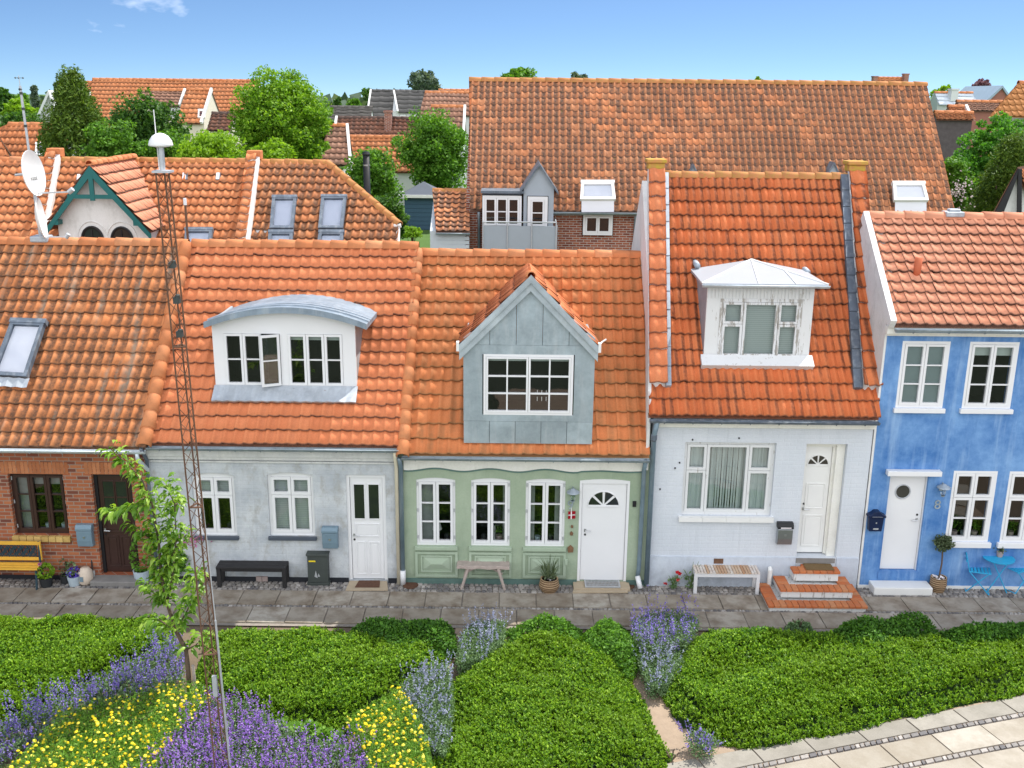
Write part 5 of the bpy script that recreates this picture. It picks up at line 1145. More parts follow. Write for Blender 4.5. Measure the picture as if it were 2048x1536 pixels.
# topiary olive by the blue door
p = gnd(1874, 1183); o = (p.x, p.y, .015); r = empty('potted_olive_tree', o, 'small round olive tree in woven pot beside the blue door wall', 'potted tree')
MB(o).lathe([(.12, 0), (.16, .14), (.15, .3), (.13, .3), (.12, .26)], n=18).build('pot', M['basket'], r); MB(o).lathe([(.12, .24), (.12, .27)], n=12).build('soil', M['soil'], r)
leaves('pebbles', M['flagwhite'], r, np.array(o) + np.array((0, 0, .29)) + rng.uniform(-.09, .09, (40, 3)) * np.array((1, 1, .15)), .06, .7)
zc = at(1886, 1088, p.y).z; xc = at(1886, 1088, p.y).x
MB().tube([(p.x, p.y, .28), (p.x + .02, p.y, .6), (xc, p.y, zc)], .016, 7).build('trunk', M['bark'], r)
P, _c = crown_pts((xc, p.y, zc), (.19, .19, .21), 45, 26, 'loose', .4); leaves('crown', M['lf_olive'], r, P, .055, .2)
# bag, spade, bricks
p = gnd(173, 1168); m = MB((p.x, p.y, .015)); m.lathe([(.1, 0), (.14, .04), (.145, .16), (.13, .26), (.09, .31), (.08, .33)], n=10); o = m.build('sack', M['bag'], None, smooth=True)
tag(o, 'crumpled beige paper sack by the brick wall', 'sack'); m = MB((p.x, p.y - .146, .015)); m.box(-.06, .01, -.002, .006, .1, .2); m.build('print', M['mailblue'], o)
p = gnd(187, 1163); r = empty('spade', (p.x, p.y, .015), 'black handled spade leaning on the brick wall by the door', 'spade'); mm = (p.x, p.y, .015)
MB(mm).tube([(0, 0, .2), (-.04, .12, .55)], .014, 6).build('handle', M['black'], r); m = MB(mm); m.box(-.1, .02, .11, .14, .54, .58); m.build('grip', M['black'], r); MB(mm).prism([(-.05, .0, .22), (.05, .0, .22), (.045, -.02, .05), (0, -.025, 0), (-.045, -.02, .05)], (0, .006, 0)).build('blade', M['galv'], r)
for i, (px, lb) in enumerate(((518, 'pale brick under the black bench nearer the mast'), (530, 'pale brick under the black bench nearer the cabinet'))):
    p = gnd(px, 1165); o = MB((p.x, p.y, .015)).box(-.055, .055, 0, .1, 0, .11).build('brick', M['clay_pot'], None, bevel=.006); o.location = (0, 0, 0); tag(o, lb, 'brick', 'bricks under the black bench')
# cabinet, mats, drain
p = gnd(636, 1172); x0, x1 = at(614, 1140, p.y).x, at(657, 1140, p.y).x; zt = at(636, 1108, p.y).z; r = empty('utility_cabinet', (p.x, p.y, .015), 'dark grey utility cabinet with yellow sticker by the grey wall', 'cabinet')
m = MB(); m.box(x0 + .01, x1 - .01, p.y, p.y + .3, .07, zt - .05); m.build('body', M['cabinet'], r, bevel=.01); m = MB().box(x0 - .01, x1 + .01, p.y - .02, p.y + .32, zt - .049, zt); m.build('lid', M['cabinet'], r, bevel=.012); MB().box(x0 - .01, x1 + .01, p.y - .015, p.y + .32, .01, .069).build('base', M['cabinet'], r, bevel=.008)
MB().box(x0 + .04, x0 + .17, p.y - .003, p.y - .0005, zt - .17, zt - .14).build('sticker', M['fl_yellow'], r); m = MB(); m.add([(x0 + .14, p.y - .002, .2), (x0 + .2, p.y - .002, .17), (x0 + .17, p.y - .002, .33)], [(0, 1, 2)]); m.add([(x0 + .2, p.y - .002, .2), (x0 + .25, p.y - .002, .2), (x0 + .22, p.y - .002, .27)], [(0, 1, 2)]); m.build('scuff', M['galv'], r)
def flat(name, pxs, z, h, mat, label, cat, group=None, bev=.004):
    P = [gnd(x, y, z) for x, y in pxs]; o = MB().prism([(q.x, q.y, z) for q in P], (0, 0, h)).build(name, M[mat], None, bevel=bev); return tag(o, label, cat, group)
flat('stone_slab', [(691, 1182), (776, 1182), (774, 1161), (700, 1161)], .024, .02, 'tan_step', 'worn stone slab before the white panelled door', 'doorstep')
flat('doormat', [(710, 1175), (759, 1175), (760, 1162), (718, 1162)], .047, .015, 'mat_brown', 'dark brown doormat before the white panelled door', 'doormat', 'doormats')
flat('stone_slab', [(1145, 1187), (1256, 1187), (1254, 1175), (1150, 1175)], .024, .035, 'tan_step', 'tan stone slab before the green house door', 'doorstep')
p0, p1 = gnd(1170, 1184), gnd(1237, 1168); r = empty('door_grate', ((p0.x + p1.x) / 2, p0.y, .09), 'galvanised steel foot grate before the green house door', 'foot grate'); m = MB(); zt = .095
ring_ = [(p0.x, p1.x, p0.y, p0.y + .02), (p0.x, p1.x, p1.y - .02, p1.y), (p0.x, p0.x + .02, p0.y + .02, p1.y - .02), (p1.x - .02, p1.x, p0.y + .02, p1.y - .02)]
for q in ring_: m.box(*q, zt, zt + .025)
m.build('frame', M['galv'], r); m = MB()
for i in range(24): x = p0.x + .02 + (p1.x - p0.x - .04) * (i + .5) / 24; m.box(x - .004, x + .004, p0.y + .02, p1.y - .02, zt + .003, zt + .021)
for i in range(5): y = p0.y + .02 + (p1.y - p0.y - .04) * (i + .5) / 5; m.box(p0.x + .02, p1.x - .02, y - .003, y + .003, zt + .006, zt + .018)
m.build('mesh', M['galv'], r)
p = gnd(821, 1173); o = MB((p.x, p.y, .022)).lathe([(.15, 0), (.15, .012), (.13, .016)], n=20).build('drain_cover', M['mat_brown'], None); tag(o, 'round dark drain cover in the setts below the white pipe foot', 'drain cover')
p = gnd(1258, 1175); o = MB((p.x, p.y, .022)).lathe([(.11, 0), (.11, .01), (.1, .013)], n=20).build('drain_cover', M['mat_brown'], None); tag(o, 'small dark drain cover right of the green house door', 'drain cover')
# stepped porch of the white house
r = empty('porch_steps', (at(1640, 1190, -.6).x, -.5, 0), 'three tier brick porch steps with red tile treads', 'steps')
zt1 = d4[2] - .11
S = [((1589, 1678), -.38, zt1, .23), ((1565, 1708), -.72, zt1 * .6, .23), ((1542, 1736), -1.02, zt1 * .22 + .02, .2)]
for i, ((a, b), yf, zt, _h) in enumerate(S):
    xa, xb = at(a, 1150 + 20 * i, yf).x, at(b, 1150 + 20 * i, yf).x; zb_ = .01 if i == 2 else S[i + 1][2] + .004
    MB().box(xa, xb, yf + .03, -.03, zb_, zt - .055).build('riser', M['step_white'], r)
    m = MB(); k = int((xb - xa + .06) / .115); w = (xb - xa + .06) / k
    for j in range(k): m.box(xa - .03 + w * j + .004, xa - .03 + w * (j + 1) - .004, yf, yf + .24, zt - .05, zt)
    kk = int((-.03 - yf - .25) / .115)
    for j in range(max(kk, 0)):
        for (u0, u1) in ((xa - .03, xa + .2), (xb - .2, xb + .03)): m.box(u0 + .004, u1 - .004, yf + .25 + .115 * j, yf + .25 + .115 * (j + 1) - .008, zt - .05, zt)
    if i == 0: m.box(xa + .2, xb - .2, yf + .245, -.03, zt - .05, zt - .003)
    m.build('tread', M['step_tile'], r, bevel=.006)
(a, b), yf, zt, _h = S[0]; xa, xb = at(1612, 1145, -.3).x, at(1668, 1145, -.3).x
o = MB().box(xa, xb, yf + .06, -.05, zt + .003, zt + .018).build('doormat', M['mat_olive'], None); tag(o, 'olive brown doormat on top of the brick porch steps', 'doormat', 'doormats')
# wall lamps, numbers, flag, ornaments
def wall_lamp(px, y0, y1, label):
    q = at(px, (y0 + y1) / 2, -.12); z0, z1 = at(px, y1, -.12).z, at(px, y0, -.12).z; h = z1 - z0; r = empty('wall_lamp', (q.x, 0, z0), label, 'wall lamp', 'wall lamps'); o = (q.x, -.12, z0)
    MB(o).lathe([(.125, h * .7), (.12, h * .76), (.05, h * .93), (.03, h)], n=18).build('lamp_shade', M['zinc_light'], r); MB(o).lathe([(.035, h * .1), (.045, h * .3), (.045, h * .7)], n=12).build('lamp_glass', M['glass'], r)
    m = MB(o); m.tube([(0, .0, h * .95), (0, .07, h * 1.02), (0, .117, h * .6)], .012, 6); m.box(-.035, .035, .105, .118, h * .3, h * .7); m.lathe([(.03, 0), (.04, h * .1)], n=10); m.build('bracket', M['zinc'], r)
wall_lamp(1146, 977, 1004, 'zinc wall lamp left of the green house door'); wall_lamp(1887, 968, 993, 'zinc wall lamp between blue house door and window')
def text_mesh(name, c, mat):
    t_ = bpy.data.objects.new('text', c); COL.objects.link(t_); bpy.context.view_layer.update(); me = bpy.data.meshes.new_from_object(t_.evaluated_get(bpy.context.evaluated_depsgraph_get())); bpy.data.objects.remove(t_); me.materials.clear(); me.materials.append(mat); o = bpy.data.objects.new(name, me); COL.objects.link(o); return o
def number(txt, px, py, size, mat, label, y=-.012):
    q = at(px, py, y); c = bpy.data.curves.new('house_number', 'FONT'); c.body = txt; c.size = size; c.extrude = .008; c.align_x = 'CENTER'; c.align_y = 'CENTER'
    o = text_mesh('house_number', c, M[mat]); o.location = (q.x, y, q.z); o.rotation_euler = (R(90), 0, 0); return tag(o, label, 'house number')
number('9', 1141, 1011, .25, 'zinc', 'grey house number 9 under the lamp on the green wall'); number('8', 1875, 1010, .26, 'zinc', 'grey house number 8 on the blue wall')
q0, q1 = at(1136, 1038, -.06), at(1151, 1023, -.06); r = empty('wall_flag', (q0.x, -.06, q0.z), 'small red flag with white cross on the green wall', 'flag'); w, h = q1.x - q0.x, q1.z - q0.z; m = MB(tuple(q0)); e = .014
for (a, b) in ((0, .36), (.5, 1)):
    for (c_, d_) in ((0, .42), (.58, 1)): m.add([(w * a, -.01 * a, h * c_ + e * a), (w * b, -.01 * b, h * c_ + e * b), (w * b, -.01 * b, h * d_ + e * b), (w * a, -.01 * a, h * d_ + e * a)], [(0, 1, 2, 3), (3, 2, 1, 0)])
m.build('flag_cloth', M['red'], r); m = MB(tuple(q0)); m.box(w * .36, w * .5, -.006, -.001, 0, h + e); m.add([(0, .001, h * .42), (w, -.009, h * .42 + e), (w, -.009, h * .58 + e), (0, .001, h * .58)], [(0, 1, 2, 3), (3, 2, 1, 0)]); m.build('cross', M['flagwhite'], r); MB(tuple(q0)).tube([(w * .43, .055, h + .06), (w * .43, 0, h + e)], .006, 6).build('flag_stick', M['dome'], r)
for (px, py, s, lb) in ((1144, 1053, .03, 'tiny brown wall ornament just below the red flag'), (1143, 1067, .04, 'small tan wall ornament midway below the red flag'), (1141, 1098, .075, 'brown wooden house shaped ornament low on the green wall')):
    q = at(px, py, -.02); m = MB((q.x, -.03, q.z)); m.prism([(-s * .6, 0, -s), (s * .7, 0, -s * .9), (s * .8, 0, s * .3), (0, 0, s * 1.1), (-s * .8, 0, s * .4)], (0, .026, 0)); m.prism([(-s * .3, -.008, -s * .4), (s * .3, -.008, -s * .4), (s * .3, -.008, s * .2), (-s * .3, -.008, s * .2)], (0, .007, 0)); o = m.build('wall_ornament', M['ornwood'], None, bevel=.006); tag(o, lb, 'ornament', 'ornaments on the green wall')
q = at(1269, 1008, -.02); o = MB((q.x, -.03, q.z)).box(-.035, .035, 0, .028, -.06, .06).build('intercom', M['black'], None, bevel=.008); tag(o, 'black door bell box right of the green house door', 'door bell')
q = at(1132, 1123, -.02); o = MB((q.x, -.06, q.z)); o.box(-.03, .03, 0, .058, -.06, .06); o.tube([(0, .04, -.06), (0, .045, -.36)], .008, 5); o = o.build('socket_box', M['green_trim'], None, bevel=.006); tag(o, 'small pale outdoor socket box on the green wall', 'socket')
p = gnd(1533, 1172); o = MB((p.x, -.12, .01)).tube([(0, 0, 0), (0, 0, .42), (0, .05, .45)], [.045, .045, .035], 10).build('standpipe', M['white_old'], None); tag(o, 'short white standpipe between slatted bench and porch steps', 'pipe')
# poppies and weed at the white wall
def sprig(px, py, h, nl, label, flower=None, name='poppy_plant', cat='plant', mat='lf_grey_green', spread=.1, group=None):
    p = gnd(px, py); o = np.array((p.x, min(p.y, -.13), .02)); r = empty(name, tuple(o), label, cat, group)
    m = MB(tuple(o)); P = []
    for i in range(6):
        a = g.uniform(0, 6.28); q = (math.cos(a) * spread, math.sin(a) * spread * .6, h * g.uniform(.55, 1)); m.tube([(0, 0, 0), (q[0] * .4, q[1] * .4, q[2] * .6), q], [.008, .006, .004], 5)
        for _ in range(nl): t_ = g.uniform(.05, .9); P.append((q[0] * t_ + g.gauss(0, .035), q[1] * t_ + g.gauss(0, .03), q[2] * t_ * .9))
    m.build('stem', M['stem'], r); leaves('leaves', M[mat], r, o + np.array(P), rng.uniform(.05, .1, len(P)), .2, .45)
    if flower:
        for (dx, dz, s) in flower: leaves('poppy_bloom', M['fl_red'], r, o + np.array((dx, -.03, dz)) + rng.normal(0, .015 * s, (14, 3)), .07 * s, .4, .9)
    return r
sprig(1343, 1168, .4, 12, 'red poppies growing against the white wall', [(.09, .34, 1.1), (-.16, .12, .7), (.08, .2, .7)])
sprig(1378, 1170, .62, 16, 'tall grey green weed beside the slatted bench', None, 'weed', mat='lf_grey_green', spread=.16)
# shrub with pink flowers between the brick and grey house
p = gnd(345, 1172); r = empty('flowering_shrub', (p.x, p.y + .15, .02), 'leafy shrub with pink flowers against the grey wall behind the mast', 'shrub')
P, C = crown_pts((p.x + .05, p.y + .15, .45), (.3, .2, .42), 40, 24, 'loose', .4); leaves('foliage', M['lf_mid'], r, P, .08); MB((p.x, p.y + .15, 0)).tube([(0, 0, 0), (.04, 0, .5), (.2, 0, .9)], .015, 6).build('stem', M['bark'], r)
q = at(380, 1078, p.y + .1); leaves('flower', M['fl_pink'], r, np.array(q) + rng.normal(0, 1, (90, 3)) * np.array((.13, .07, .08)), .06, .4, .8)
# café set
p = gnd(1990, 1186); TY = p.y + .1; tx = at(1996, 1122, TY).x; r = empty('cafe_table', (tx, TY, .015), 'round turquoise blue folding cafe table before the blue wall', 'table'); zt = .71
MB((tx, TY, 0)).lathe([(.29, zt - .02), (.295, zt), (.28, zt + .004)], n=32).build('tabletop', M['cafe'], r)
for (a, b) in (((-.2, -.12), (.2, -.12)), ((.2, -.12), (-.2, -.12)), ((-.2, .14), (.2, .14)), ((.2, .14), (-.2, .14))): MB((tx, TY, .012)).tube([(a[0], a[1], 0), (b[0] * .8, b[1], zt - .03)], .012, 6).build('leg', M['cafe'], r)
MB((tx, TY, .012)).tube([(-.2, -.12, .03), (-.2, .14, .03)], .01, 5).build('stretcher', M['cafe'], r)
def chair(x, y, rz, label):
    o = (x, y, .015); r = empty('folding_chair', o, label, 'chair', 'turquoise folding chairs'); c = M['cafe']
    m = MB(o, rz)
    for i in range(6): m.box(-.19, .19, -.19 + i * .064, -.145 + i * .064, .44, .455)
    m.tube([(-.185, -.19, .432), (-.185, .2, .432)], .01, 6); m.tube([(.185, -.19, .432), (.185, .2, .432)], .01, 6); m.build('seat', c, r)
    m = MB(o, rz)
    for z in (.66, .76): m.bar((-.2, .235 + (z - .44) * .18, z), (.2, .235 + (z - .44) * .18, z), .014, .055)
    m.build('backrest', c, r)
    for sx in (-.2, .2):
        MB(o, rz).tube([(sx, -.2, 0), (sx, .2, .44), (sx, .3, .82)], .011, 6).build('leg', c, r); MB(o, rz).tube([(sx * .9, .22, 0), (sx * .9, -.16, .44)], .011, 6).build('leg', c, r)
    MB(o, rz).tube([(-.2, -.2, .015), (.2, -.2, .015)], .009, 5).build('stretcher', c, r); MB(o, rz).tube([(-.18, .22, .015), (.18, .22, .015)], .009, 5).build('stretcher', c, r)
    return r
chair(at(1958, 1140, TY).x + .02, TY + .02, R(72), 'turquoise folding chair nearer the olive tree side of the cafe table'); chair(tx + .42, TY + .1, R(-62), 'turquoise folding chair on the far side of the cafe table, cut by the picture edge')
o = (tx + .03, TY + .03, zt + .006); r = empty('table_plant', o, 'small clay pot of green plant on the turquoise table', 'potted plant'); MB(o).lathe([(.05, 0), (.07, .12), (.055, .12), (.05, .1)], n=14).build('pot', M['clay_pot'], r); leaves('leaves', M['lf_olive'], r, np.array(o) + np.array((0, 0, .17)) + rng.normal(0, .04, (90, 3)), .05)
o = MB((tx - .09, TY + .1, zt + .006)).lathe([(.03, 0), (.04, .06), (.03, .08)], n=10).build('lantern', M['navy'], None); tag(o, 'small navy cup on the turquoise table', 'cup')
# ================================================================ MAST, DISH
MY = -6.2; base = (at(445, 1536, MY).x + .01, MY, 0); tp = at(326, 345, MY); zt = tp.z; r = empty('lattice_mast', base, 'tall rusty lattice mast with white dome in front of the houses', 'mast')
def leg_at(k, z, ext=0):
    f_ = z / zt; rad = .108 + (.085 - .108) * f_; a = R((-30, 210, 90)[k] + 8); cx = base[0] + (tp.x - base[0]) * f_; return Vector((cx + rad * math.cos(a), MY + rad * math.sin(a), z))
for k in range(3): MB().tube([leg_at(k, 0), leg_at(k, zt / 2), leg_at(k, zt)], .0105, 7).build('leg', M['rust'], r)
m = MB(); n = 44
for i in range(n):
    za, zb_ = zt * i / n, zt * (i + 1) / n
    for k in range(3):
        a, b = (k, (k + 1) % 3) if i % 2 else ((k + 1) % 3, k); m.tube([leg_at(a, za), leg_at(b, zb_)], .0045, 5)
m.build('bracing', M['rust'], r)
for i in range(0, n, 11):
    m = MB()
    for k in range(3): m.tube([leg_at(k, zt * i / n + .02), leg_at((k + 1) % 3, zt * i / n + .02)], .012, 6)
    m.build('joint_ring', M['rust'], r)
c = Vector((tp.x, MY, zt)); m = MB(tuple(c)); m.box(-.1, .1, -.09, .09, 0, .025); m.lathe([(.03, .025), (.034, .2), (.03, .3)], n=12); m.build('neck', M['galv'], r)
m = MB(tuple(c)); m.lathe([(.05, .285), (.135, .3), (.137, .315), (.125, .36), (.09, .41), (.045, .437), (.01, .445)], n=24); m.build('dome', M['dome'], r, smooth=True)
MB(tuple(c)).tube([(-.06, .06, 0), (-.07, .06, .7)], .006, 6).build('whip_aerial', M['dome'], r)
for (px, py, s) in ((345, 530, .05), (354, 600, .06), (360, 668, .055)):
    q = at(px, py, MY); m = MB((q.x, MY, q.z)); m.box(-.04, .03, -.03, .05, -s * .7, s * .6); m.lathe([(.03, s * .5), (.03, s), (.01, s * 1.2)], (.01, 0, 0), 10); m.build('clamp_box', M['cabinet'], r)
m = MB(); m.tube([leg_at(0, .4) + Vector((.02, -.01, 0)), leg_at(0, 2.6) + Vector((.02, -.01, 0))], .014, 7); m.tube([leg_at(0, 2.6) + Vector((.02, -.01, 0)), leg_at(0, 4.6) + Vector((.0, .01, 0))], .008, 6); m.build('cable', M['galv'], r); q = at(432, 1365, MY); MB().box(q.x - .02, q.x + .04, MY - .1, MY - .06, q.z - .15, q.z + .15).build('junction_box', M['galv'], r)
# dishes on the ridge of the brick house
DY = 3.14; b_ = at(82, 478, DY); tp = at(23, 150, DY - .3); r = empty('aerial_mast', (b_.x, DY, f1.zr + .1), 'grey aerial pole with two white satellite dishes on the brick house ridge', 'aerial')
A = Vector((b_.x, DY, f1.zr)); Bp = Vector((tp.x, DY, tp.z)); d = Bp - A; L = d.length; d.normalize()
m = MB(); m.tube([A, A + d * L * .45], .035, 8); m.build('lower_pole', M['galv'], r); m = MB(); m.tube([A + d * L * .45, A + d * L * .94], .026, 8); m.tube([A + d * L * .94, Bp], .008, 6); m.build('upper_pole', M['galv'], r)
m = MB()
for f_ in (.46, .55, .7, .8, .89): m.tube([A + d * L * f_, A + d * (L * f_ + .05)], .036, 8)
m.build('clamp', M['cabinet'], r); m = MB(tuple(Bp))
for a in (0, 2.1, 4.2): m.tube([(0, 0, -.05), (.07 * math.cos(a), .07 * math.sin(a), -.05)], .005, 5); m.lathe([(.0, -.02), (.025, 0), (.0, .02)], (.08 * math.cos(a), .08 * math.sin(a), -.05), 8)
m.lathe([(.02, -.3), (.04, -.27), (.02, -.24)], n=8); m.build('anemometer', M['cabinet'], r)
m = MB(tuple(A)); m.box(-.17, .2, -.16, .16, .03, .16); m.build('base_flashing', M['lead'], r, bevel=.03)
def dish(c, n_, w, h, name, roll=0):
    n_ = Vector(n_).normalized(); a = n_.cross(Vector((0, 0, 1))).normalized(); b = a.cross(n_).normalized(); m = MB(); V_ = []; F_ = []; K = 6; J = 28
    for i in range(K + 1):
        rr = i / K
        for j in range(J): t_ = 2 * math.pi * j / J; V_.append(c + a * (w * rr * math.cos(t_)) + b * (h * rr * math.sin(t_)) + n_ * (.1 * rr * rr))
    for i in range(K):
        for j in range(J): F_.append((i * J + j, i * J + (j + 1) % J, (i + 1) * J + (j + 1) % J, (i + 1) * J + j))
    m.add(V_, F_); k = len(V_); V2 = [v - n_ * .02 for v in V_]; m.add(V2, [tuple(reversed(f)) for f in F_])
    m.add([V_[K * J + j] for j in range(J)] + [V2[K * J + j] for j in range(J)], [(j, (j + 1) % J, J + (j + 1) % J, J + j) for j in range(J)])
    return m.build(name, M['dome'], r, smooth=True), a, b, n_
c1 = at(59, 347, DY - .3); ds, a, b, n_ = dish(c1, (.99, -.04, .12), .44, .46, 'dish')
m = MB(); m.bar(c1 - b * .4 + n_ * .05, c1 - b * .45 + n_ * .75, .03, .03); m.tube([c1 - b * .46 + n_ * .72, c1 - b * .4 + n_ * .82], .05, 8); m.tube([c1 - n_ * .02, c1 - n_ * .3], .03, 6); m.build('feed_arm', M['galv'], r)
c2 = at(74, 437, DY - .2); dish(c2, (.94, .26, .1), .4, .42, 'dish'); m = MB(); m.tube([c2 - Vector((.02, 0, 0)), A + d * .5], .025, 6); m.bar(c2 - Vector((0, 0, .38)), c2 + Vector((.62, -.1, -.36)), .025, .025); m.tube([c2 + Vector((.6, -.1, -.38)), c2 + Vector((.66, -.1, -.3))], .045, 8); m.build('feed_arm', M['galv'], r)
# lettering on the dish
tc = bpy.data.curves.new('lettering', 'FONT'); tc.body = 'viasat'; tc.size = .13; tc.extrude = .001; tc.align_x = 'CENTER'; to = text_mesh('lettering', tc, M['black']); to.parent = r
mm_ = Matrix((-a, b, n_)).transposed().to_4x4(); pos = c1 - b * .14 - a * .05 + n_ * .045; mm_.translation = pos - wl(r); to.matrix_local = mm_
# second slender pole behind the mast
p = Vector((at(375, 470, 3.3).x, 3.3, 0)); zt = at(374, 410, 3.3).z; r = empty('flue_pole', (p.x, 3.3, f2.zr), 'thin rusty pole with white cap behind the grey house ridge', 'pole'); MB().tube([(p.x, 3.3, f2.zr - .2), (p.x, 3.3, zt)], .025, 7).build('pole', M['rust'], r); MB().tube([(p.x, 3.3, zt), (p.x, 3.3, zt + .14)], .035, 8).build('cap', M['white'], r)
# ================================================================ BACKGROUND HOUSES
def bgroof(par, mat, eL, eR, rL, rR, EY, RY, rows, tw, name='roof', **kw): return front_roof(par, name, M[mat], eL, eR, rL, rR, EY, RY, rows, tw=tw, **kw)
def shell(par, f, wmat, xa=None, xb=None, rear='tile_far', front=True, inset=.15):
    xa = f.xr0 + .05 if xa is None else xa; xb = f.xr1 - .05 if xb is None else xb; D = f.RY - f.EY; Yf = f.EY + inset; g0 = gz(Yf) - .3
    m = MB(); zf = f.z(Yf) - .06
    m.prism([(xa, Yf, g0), (xa, Yf, zf), (xa, f.RY, f.zr - .08), (xa, f.RY + D - inset, zf), (xa, f.RY + D - inset, g0)], (xb - xa, 0, 0)); w = m.build('wall', M[wmat], par)
    m = MB(); m.prism([(f.xr0, f.RY, f.zr - .01), (f.xr1, f.RY, f.zr - .01), (f.xr1, f.RY + D, f.ze), (f.xr0, f.RY + D, f.ze)], (0, 0, -.1)); m.build('rear_roof', M[rear], par); return w
# ---- row behind: left house, gabled dormer house, half hipped house
RY1 = 12.8
def rowhouse(label, x0e, x1e, x0r, x1r, yr, mat, seed, rb=None, rows=14):
    p = at((x0r + x1r) / 2, yr, RY1); h = empty('row_house', (p.x, RY1, gz(RY1)), label, 'house', 'tiled houses in the row behind')
    f = bgroof(h, mat, (x0e, 545), (x1e, 548), (x0r, yr - 1), (x1r, yr + 1), 9.2, RY1, rows, .215, seed=seed, amp=.07); return h, f
hb1, fb1 = rowhouse('orange tiled row house behind the satellite dishes', -420, 62, -330, 103, 320, 'tile_row', 31)
hb2, fb2 = rowhouse('orange tiled row house with white gabled dormer and teal bargeboards', 84, 484, 116, 503, 323, 'tile_row', 32)
hb3, fb3 = rowhouse('half hipped worn tile house with two pairs of skylights', 492, 838, 514, 800, 327, 'tile_hip', 33)
bpy.data.objects.remove(fb3.obj)
xk = at(655, 328, RY1).x; q = fb3.px(799, 452); vk = (q - fb3.O).dot(fb3.B); sk = q.x
rb3 = lambda v: (fb3.xe1 * 0 + sk + .0) if v < vk else sk + (xk - sk) * (v - vk) / (fb3.L - vk)
fb3.obj = tile_roof('roof', M['tile_hip'], hb3, fb3.O, fb3.A, fb3.B, fb3.L, fb3.lb, rb3, .215, 14, seed=33, amp=.07)
hp = fb3.O + fb3.A * sk + fb3.B * vk; bk = Vector((xk - .95, 2 * RY1 - hp.y, hp.z)); tpk = Vector((xk, RY1, fb3.zr))
MB().add([hp, bk, tpk], [(0, 1, 2)]).build('hip_roof', M['tile_far'], hb3); ridge_tiles('hip_tiles', M['ridge_moss'], hb3, hp + fb3.N * .04, tpk + fb3.N * .02, .11, .37, 0, seed=14)
m = MB(); D = RY1 - 9.2; m.prism([(fb3.xr0, 9.4, -.2), (fb3.xr0, 9.4, fb3.ze), (fb3.xr0, 9.4 + (hp.z - fb3.ze), hp.z - .12), (fb3.xr0, bk.y, hp.z - .12), (fb3.xr0, 16.2, fb3.ze), (fb3.xr0, 16.2, -.2)], (bk.x - fb3.xr0 - .1, 0, 0)); e_ = [(bk.x - .1, 9.4, -.2), (sk - .1, 9.4, -.2), (bk.x - .1, 16.2, -.2)]; m.prism(e_, (0, 0, fb3.ze - .2)); m.build('wall', M['wall_pale'], hb3)
m = MB(); m.bar(hp + Vector((-.03, -.05, -.05)), fb3.O + fb3.A * (sk + .02) + fb3.B * 1.0, .1, .1); m.tube([hp + Vector((-.15, -.06, 0)), hp + Vector((.05, -.06, .02))], .06, 8); m.build('verge_board', M['white_old'], hb3)
shell(hb1, fb1, 'wall_pale'); shell(hb2, fb2, 'off_wall')
for h_, f_, mt in ((hb1, fb1, 'ridge'), (hb2, fb2, 'ridge_moss')): ridge_tiles('ridge_tiles', M[mt], h_, (f_.xr0, RY1, f_.zr), (f_.xr1, RY1, f_.zr), .12, .4, 0)
ridge_tiles('ridge_tiles', M['ridge_moss'], hb3, (fb3.xr0, RY1, fb3.zr), (xk, RY1, fb3.zr), .12, .4, 0)
def divider(par, f, xe, xr, w=.33, wall_mat='off_wall'):
    A = [(xe, 9.2, f.ze - .2), (xr, RY1, f.zr - 1), (xr, RY1, f.zr + .3), (xe, 9.2, f.ze + .22)]; m = MB(); m.prism(A, (w, 0, 0)); gp = m.build('raised_gable', M[wall_mat], par)
    tile_roof('gable_tiles', M['tile_row'], gp, f.O + f.N * .3, f.A, f.B, f.L, lambda v: xe + (xr - xe) * v / f.L - .02, lambda v: xe + (xr - xe) * v / f.L + w - .06, .3, 14, shape='wave', amp=.05, slab=False, sag=0, seed=40)
    MB().box(xr - .04, xr + w + .04, RY1 - .15, RY1 + .2, f.zr + .1, f.zr + .36).build('gable_cap', M['ridge'], gp, bevel=.03)
divider(hb2, fb2, fb2.xe0 - .3, fb2.xr0 - .22); divider(hb3, fb3, fb3.xe0 - .3, fb3.xr0 - .22)
for (x, y) in ((371, 353), (438, 353), (160, 356)):
    f = fb2; a = f.px(x - 5, y - 6, .06); b = f.px(x + 5, y - 6, .06); c = f.px(x + 4, y + 7, .06); d = f.px(x - 6, y + 7, .06); s = MB().prism([a, b, c, d], tuple(f.N * .03)).build('roof_window', M['zinc_dark'], hb2); MB().quad(*[p + f.N * .034 for p in (d, c + Vector((-.05, 0, 0)), b + Vector((-.05, 0, 0)), a)]).build('pane', M['sky_white'], s)
for cc in ([(548, 398), (590, 398), (584, 456), (543, 456)], [(541, 468), (583, 468), (581, 500), (538, 500)], [(646, 397), (690, 397), (683, 456), (640, 456)], [(641, 468), (684, 468), (682, 500), (636, 500)]): skylight(hb3, fb3, cc, lift=.17, apron=False, th=.09)
skylight(hb2, fb2, [(374, 463), (422, 463), (418, 500), (372, 500)], lift=.17, apron=False, th=.09)
